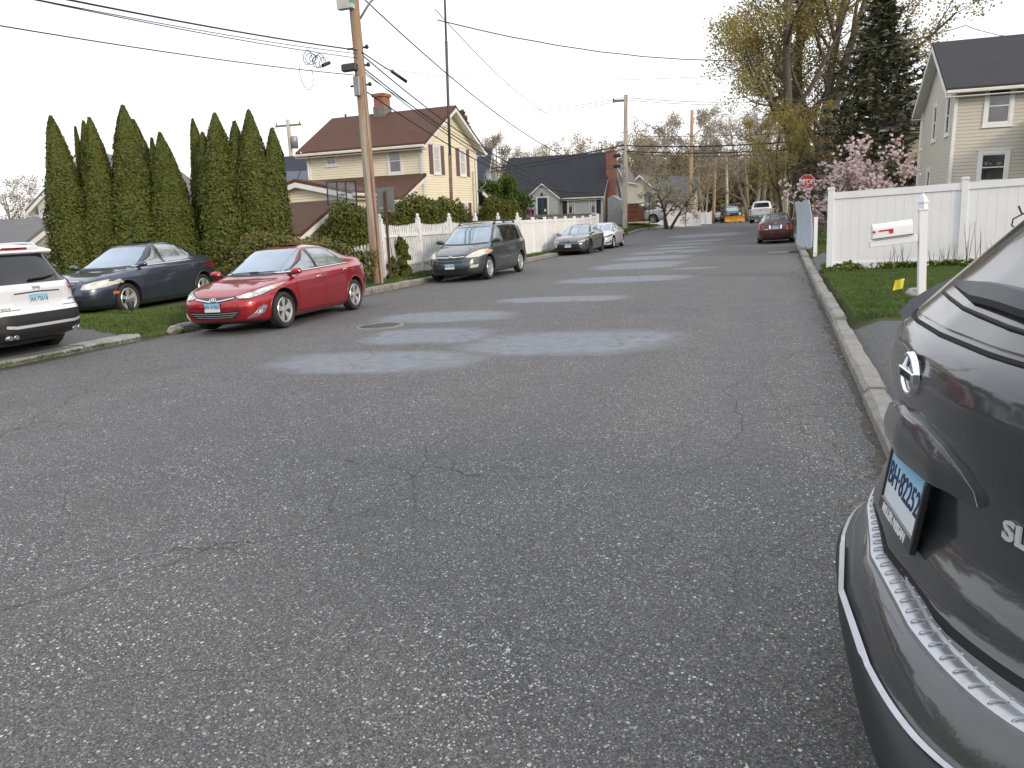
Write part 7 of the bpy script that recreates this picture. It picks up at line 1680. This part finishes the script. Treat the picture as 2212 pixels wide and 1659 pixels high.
# spruce
def spruce(seed, H, R):
    r = random.Random(seed); Wd = MB(); L = MB(); Wd.tube([(0,0,-.3),(0,0,H*.5),(0,0,H)], [.26,.15,.02], 8); z = 1.6
    while z < H-.1:
        t = (z-1.2)/(H-1.2); Rr = R*(1-t)**.80*r.uniform(.78, 1.12); k = int(lerp(9, 5, t)); a0 = r.uniform(0, 6)
        for i in range(k):
            a = a0+2*pi*i/k+r.uniform(-.3, .3); ln = Rr*r.uniform(.55, 1.18)+.12; d = Vector((cos(a), sin(a), 0)); pts = []; n = 7; rise = lerp(-.42, .45, t)*r.uniform(.6, 1.3)
            for q in range(n+1): s = q/n; pts.append(Vector((0,0,z))+d*ln*s+Vector((0,0, ln*(rise*s+.28*s*s*s))))
            Wd.tube(pts, [lerp(.035, .008, q/n)*(1.3-t) for q in range(n+1)], 3, cap=False)
            sd_ = Vector((-d.y, d.x, 0)); m = int(12+ln*26)
            for _ in range(m):
                s = r.uniform(.12, 1)**.8; f = s*n; j_ = min(n-1, int(f)); p = pts[j_].lerp(pts[j_+1], f-j_); w = .42*ln*.5*(1-s*.75)+.08
                p = p+sd_*r.uniform(-w, w)+Vector((0,0, r.uniform(-.26, .04)*(1-.4*t)))
                nn = (sd_*r.uniform(-.8, .8)+d*r.uniform(-.4, .4)+Vector((0, 0, r.uniform(-.6, .6)))); card(L, p, nn, r.uniform(.10, .20), r, 3, 1.9)
        z += lerp(.55, .24, t)*r.uniform(.8, 1.2)
    return [('trunk', mesh_of(Wd, 'trunk', M['bark'])), ('needles', mesh_of(L, 'needles', M['spruce_leaf']))]
spm = spruce(3, 15, 3.4)
tree_at('spruce_tree', 'dark spruce with drooping branches left of the beige house', 'spruce', 1880/2.16, 47, -6, spm, 15.1, py=400/2.16, wf=1.75, rz=.4)
tree_at('spruce_tree', 'spruce tip showing behind the yellow house gable', 'spruce', 470, 52, 107, spm, 15.1, wf=.9, rz=2)
tree_at('spruce_tree', 'second dark spruce filling in low behind the magnolia', 'spruce', 1830/2.16, 56, 210/2.16, spm, 15.1, py=400/2.16, wf=1.1, rz=3)
# magnolia
def magnolia(seed):
    Wd, L = grow_tree(seed, H=3.7, r0=.09, stems=5, levels=3, leaf_n=5000, leaf_s=.05, spread=.5, first=.12, up=.2, wob=.16, leaf_sp=.22, kids=(6,4,3), shrink=.5, stemsplit=.5, minr=.008)
    r = random.Random(seed); F = MB(); rr = [Vector(L.v[f[0]]) for f in L.f]
    for p in r.sample(rr, 1700):
        if p.z < .7: continue
        k = r.randint(4, 6); s = r.uniform(.055, .095)
        for i in range(k):
            a = 2*pi*i/k; d = Vector((cos(a)*.6, sin(a)*.6, .8)); card(F, p+d*s*.4, d.cross(Vector((-sin(a), cos(a), .2))), s, r, 4, 1.5)
    return [('branches', mesh_of(Wd, 'branches', M['bark_gray'])), ('leaf_buds', mesh_of(L, 'leaf_buds', M['magnolia_leaf'])), ('blossom', mesh_of(F, 'blossom', M['magnolia_pink']))]
mg = magnolia(5); tree_at('magnolia_tree', 'pink flowering magnolia behind the white fence corner', 'magnolia', 1838/2.16, 31, 298/2.16, mg, 3.75, py=420/2.16, wf=.86)
# fresh green tree behind the round shrub, purple shrub
fg = tree_meshes(41, 'bark', 'fresh_leaf', H=5.0, r0=.10, stems=3, levels=2, leaf_n=16000, leaf_s=.10, spread=.5, first=.12, up=.2, wob=.2, leaf_sp=.42, kids=(8,5), shrink=.42, stemsplit=.25, minr=.008)
tree_at('green_tree', 'bright green leafy tree in front of the grey house', 'tree', (1400+345*.3165)/3, 44, (300+640*.3165)/3, fg, 4.7, wf=.72)
tree_at('green_tree', 'smaller green tree against the yellow house corner', 'tree', (1400+165*.3165)/3, 41.5, (300+660*.3165)/3, fg, 4.7, wf=.75, rz=2)
pb = dome_shrub(12, .7, .7, 1.6, 2500, .09, M['purple'], flat=.6); p = at((1400+560*.3165)/3, (300+1010*.3165)/3, Y=64); put('purple_shrub', 'small purple flowering shrub at the grey house wall', 'shrub', (p.x, 64, gz(p.x, 64)+.3), pb)
# dogwood on the far corner
dg_ = tree_meshes(51, 'bark', 'dogwood', H=6, r0=.20, stems=3, levels=3, leaf_n=3800, leaf_s=.11, spread=.55, first=.25, up=.12, wob=.22, leaf_sp=.35, kids=(5,4,3), shrink=.5, stemsplit=.35, minr=.014)
tree_at('corner_tree', 'small spreading tree with cream blossom on the far corner', 'tree', 667.6, 63, (300+620*.3165)/3, dg_, 5.9, wf=1.1)

# woods behind the far houses
bare = [tree_meshes(61+i, 'twig_wood', lf, H=12, r0=.24, stems=st, levels=3, leaf_n=n, leaf_s=ls, spread=.5, first=.25, up=.28, wob=.15, leaf_sp=.75, kids=(7,5,4), shrink=.48, stemsplit=.22, minr=.03, el=e_)
        for i, (lf, n, ls, st, e_) in enumerate((('tan_bud', 6500, .11, 2, 1.2), ('brown_twig', 10000, .075, 1, 3.4), ('olive_leaf', 12000, .13, 2, 1.2), ('brown_twig', 8000, .06, 3, 3.8)))]
FT = [(600,96,128,0,1.0,'rounded tan budding tree above the grey house roof'), (572,100,136,0,.9,'tan budding tree left above the dark roof'), (640,100,140,1,.9,'bare tree just right of the corner pole'), (686,92,119,1,1.0,'tall bare crowned tree above the orange lit pole'),
      (705,108,135,0,.9,'bare tree right of the orange lit pole'), (548,110,148,3,.9,'thin bare tree beside the yellow gable'), (522,112,145,3,1.0,'thin bare tree second from the yellow gable'), (498,105,142,1,.9,'bare tree nearest the yellow gable'),
      (753,84,100,3,1.0,'tall pale bare tree with two trunks at the road end'), (775,90,120,2,.8,'olive leafing tree right of the pale bare tree'), (727,120,160,2,1.1,'olive tree above the plough truck'), (12,75,174,0,1.3,'tan tree crown at the left picture edge'),
      (655,118,150,2,1.0,'olive tree behind the pale siding house'), (790,70,150,2,.9,'olive understory tree behind the grey pole'), (812,78,130,1,.9,'bare tree left behind the big tree trunk'), (842,82,165,2,.9,'olive tree low behind the magnolia'), (620,120,150,2,.9,'olive tree behind the brick chimney')]
for px, Y, top, k, wf, lab in FT: tree_at('woodland_tree', lab, 'tree', px, Y, top, bare[k], 11.6, 'trees behind the far houses', wf=wf, rz=px*.37)
# two pale trunks
for px, lab, ln in ((748.5, 'pale bare trunk rising behind the white pickup', -4), (760.5, 'pale slanting trunk right of its twin behind the pickup', 8)):
    a = at(px, 218, Y=86); c = at(px+ln, 150, Y=86); b = MB(); b.tube([Vector((0,0,-.5)), (c-a)*.5, (c-a)], [.26,.20,.12], 8); o = b.build('bare_trunk', M['bark_pale'], None, loc=(a.x, 86, gz(a.x, 86))); tag(o, lab, 'tree trunk', 'pale bare trunks at the end of the road')

def woods(name, label, arcs, seed, leaf, n, s):
    r = random.Random(seed); L = MB()
    for (a0, a1, d0, d1, h0, h1) in arcs:
        for _ in range(n):
            a = r.uniform(a0, a1); d = r.uniform(d0, d1); x, y = sin(a)*d, cos(a)*d
            top = lerp(h0, h1, .5+.5*mnoise.noise(Vector((x*.07, y*.07, seed))))*(1+.25*mnoise.noise(Vector((x*.4, y*.4, 1)))); z = gz(x, y)+top*(r.random()**.75)
            if mnoise.noise(Vector((x*.3, y*.3, z*.3))) < -.22: continue
            card(L, Vector((x, y, z)), rv(r), s*r.uniform(.5, 1.5), r, 4, 1.3)
    o = L.build(name, M[leaf], None, fix=False); tag(o, label, 'woods', kind='stuff')
woods('distant_woods', 'far mass of olive woodland closing the end of the road', [(radians(-9), radians(4), 118, 135, 7, 10)], 3, 'olive_leaf', 26000, .34)
woods('distant_woods', 'brown bare woodland far beyond the houses', [(radians(-20), radians(14), 125, 150, 9, 12)], 4, 'brown_twig', 30000, .40)
woods('roadside_scrub', 'low brown and green scrub at the far bend of the road', [(radians(-3), radians(3.5), 112, 116, 1.2, 3.0)], 5, 'brown_twig', 4000, .25)
woods('distant_woods', 'low treeline far behind the houses on both sides', [(radians(-60), radians(-20), 130, 150, 4, 6), (radians(14), radians(60), 120, 150, 5, 8)], 6, 'tan_bud', 9000, .6)
woods('distant_woods', 'trees standing beyond the street behind the viewpoint', [(radians(60), radians(300), 45, 70, 5, 9)], 8, 'olive_leaf', 9000, 1.2)

# plants at the foot of the right fence
wd = dome_shrub(15, .34, .20, .20, 900, .05, M['weed_leaf'], base=.0, flat=.9, lump=.5)
put('weed_clump', 'bright green weed clump at the foot of the right fence corner', 'weed', (1.35, 17.75, gz(1.3, 17.7)), wd[:1], tilt=False)
put('weed_clump', 'smaller weed clump against the fence beside the kerb', 'weed', (1.0, 17.9, gz(1, 17.9)), wd[:1], sc=.5, tilt=False)
def twigs(x, y, h, n, seed, lab):
    r = random.Random(seed); e = empty('dry_shrub', (x, y, gz(x, y)), lab, 'plant', 'leafless stems along the right vinyl fence')
    b = MB()
    for _ in range(n):
        a = r.uniform(0, 6); q = Vector((r.uniform(-.15, .15), r.uniform(-.05, .05), 0)); hh = h*r.uniform(.5, 1)
        b.tube([q, q+Vector((cos(a)*.04, sin(a)*.03, hh*.5)), q+Vector((cos(a)*.10, sin(a)*.06, hh))], [.006,.005,.002], 4, cap=False)
    b.build('stems', M['bark_gray'], e, fix=False); L = MB(); [card(L, Vector((r.gauss(0,.12), r.gauss(0,.05), r.uniform(0,.16))), rv(r), .05, r, 4, 1.8) for _ in range(120)]; L.build('low_leaves', M['weed_leaf'], e, fix=False)
for i, (px, hh, lab) in enumerate(((2664, .35, 'short dry stems by the first fence panel'), (2744, .3, 'tuft of stems right of the weed clump'), (2694, .75, 'tall bare stems left of the mailbox post'), (2815, .45, 'low stems close behind the mailbox post'), (2858, .5, 'bare stems right of the mailbox post'), (2914, .95, 'tallest bare stems near the SUV roof'), (2960, .6, 'last bare stems before the SUV'))):
    p = at(px/3, 275, Y=17.6); twigs(p.x, 18.05-.13*(p.x-1.04)-.12, hh, 9, i, lab)
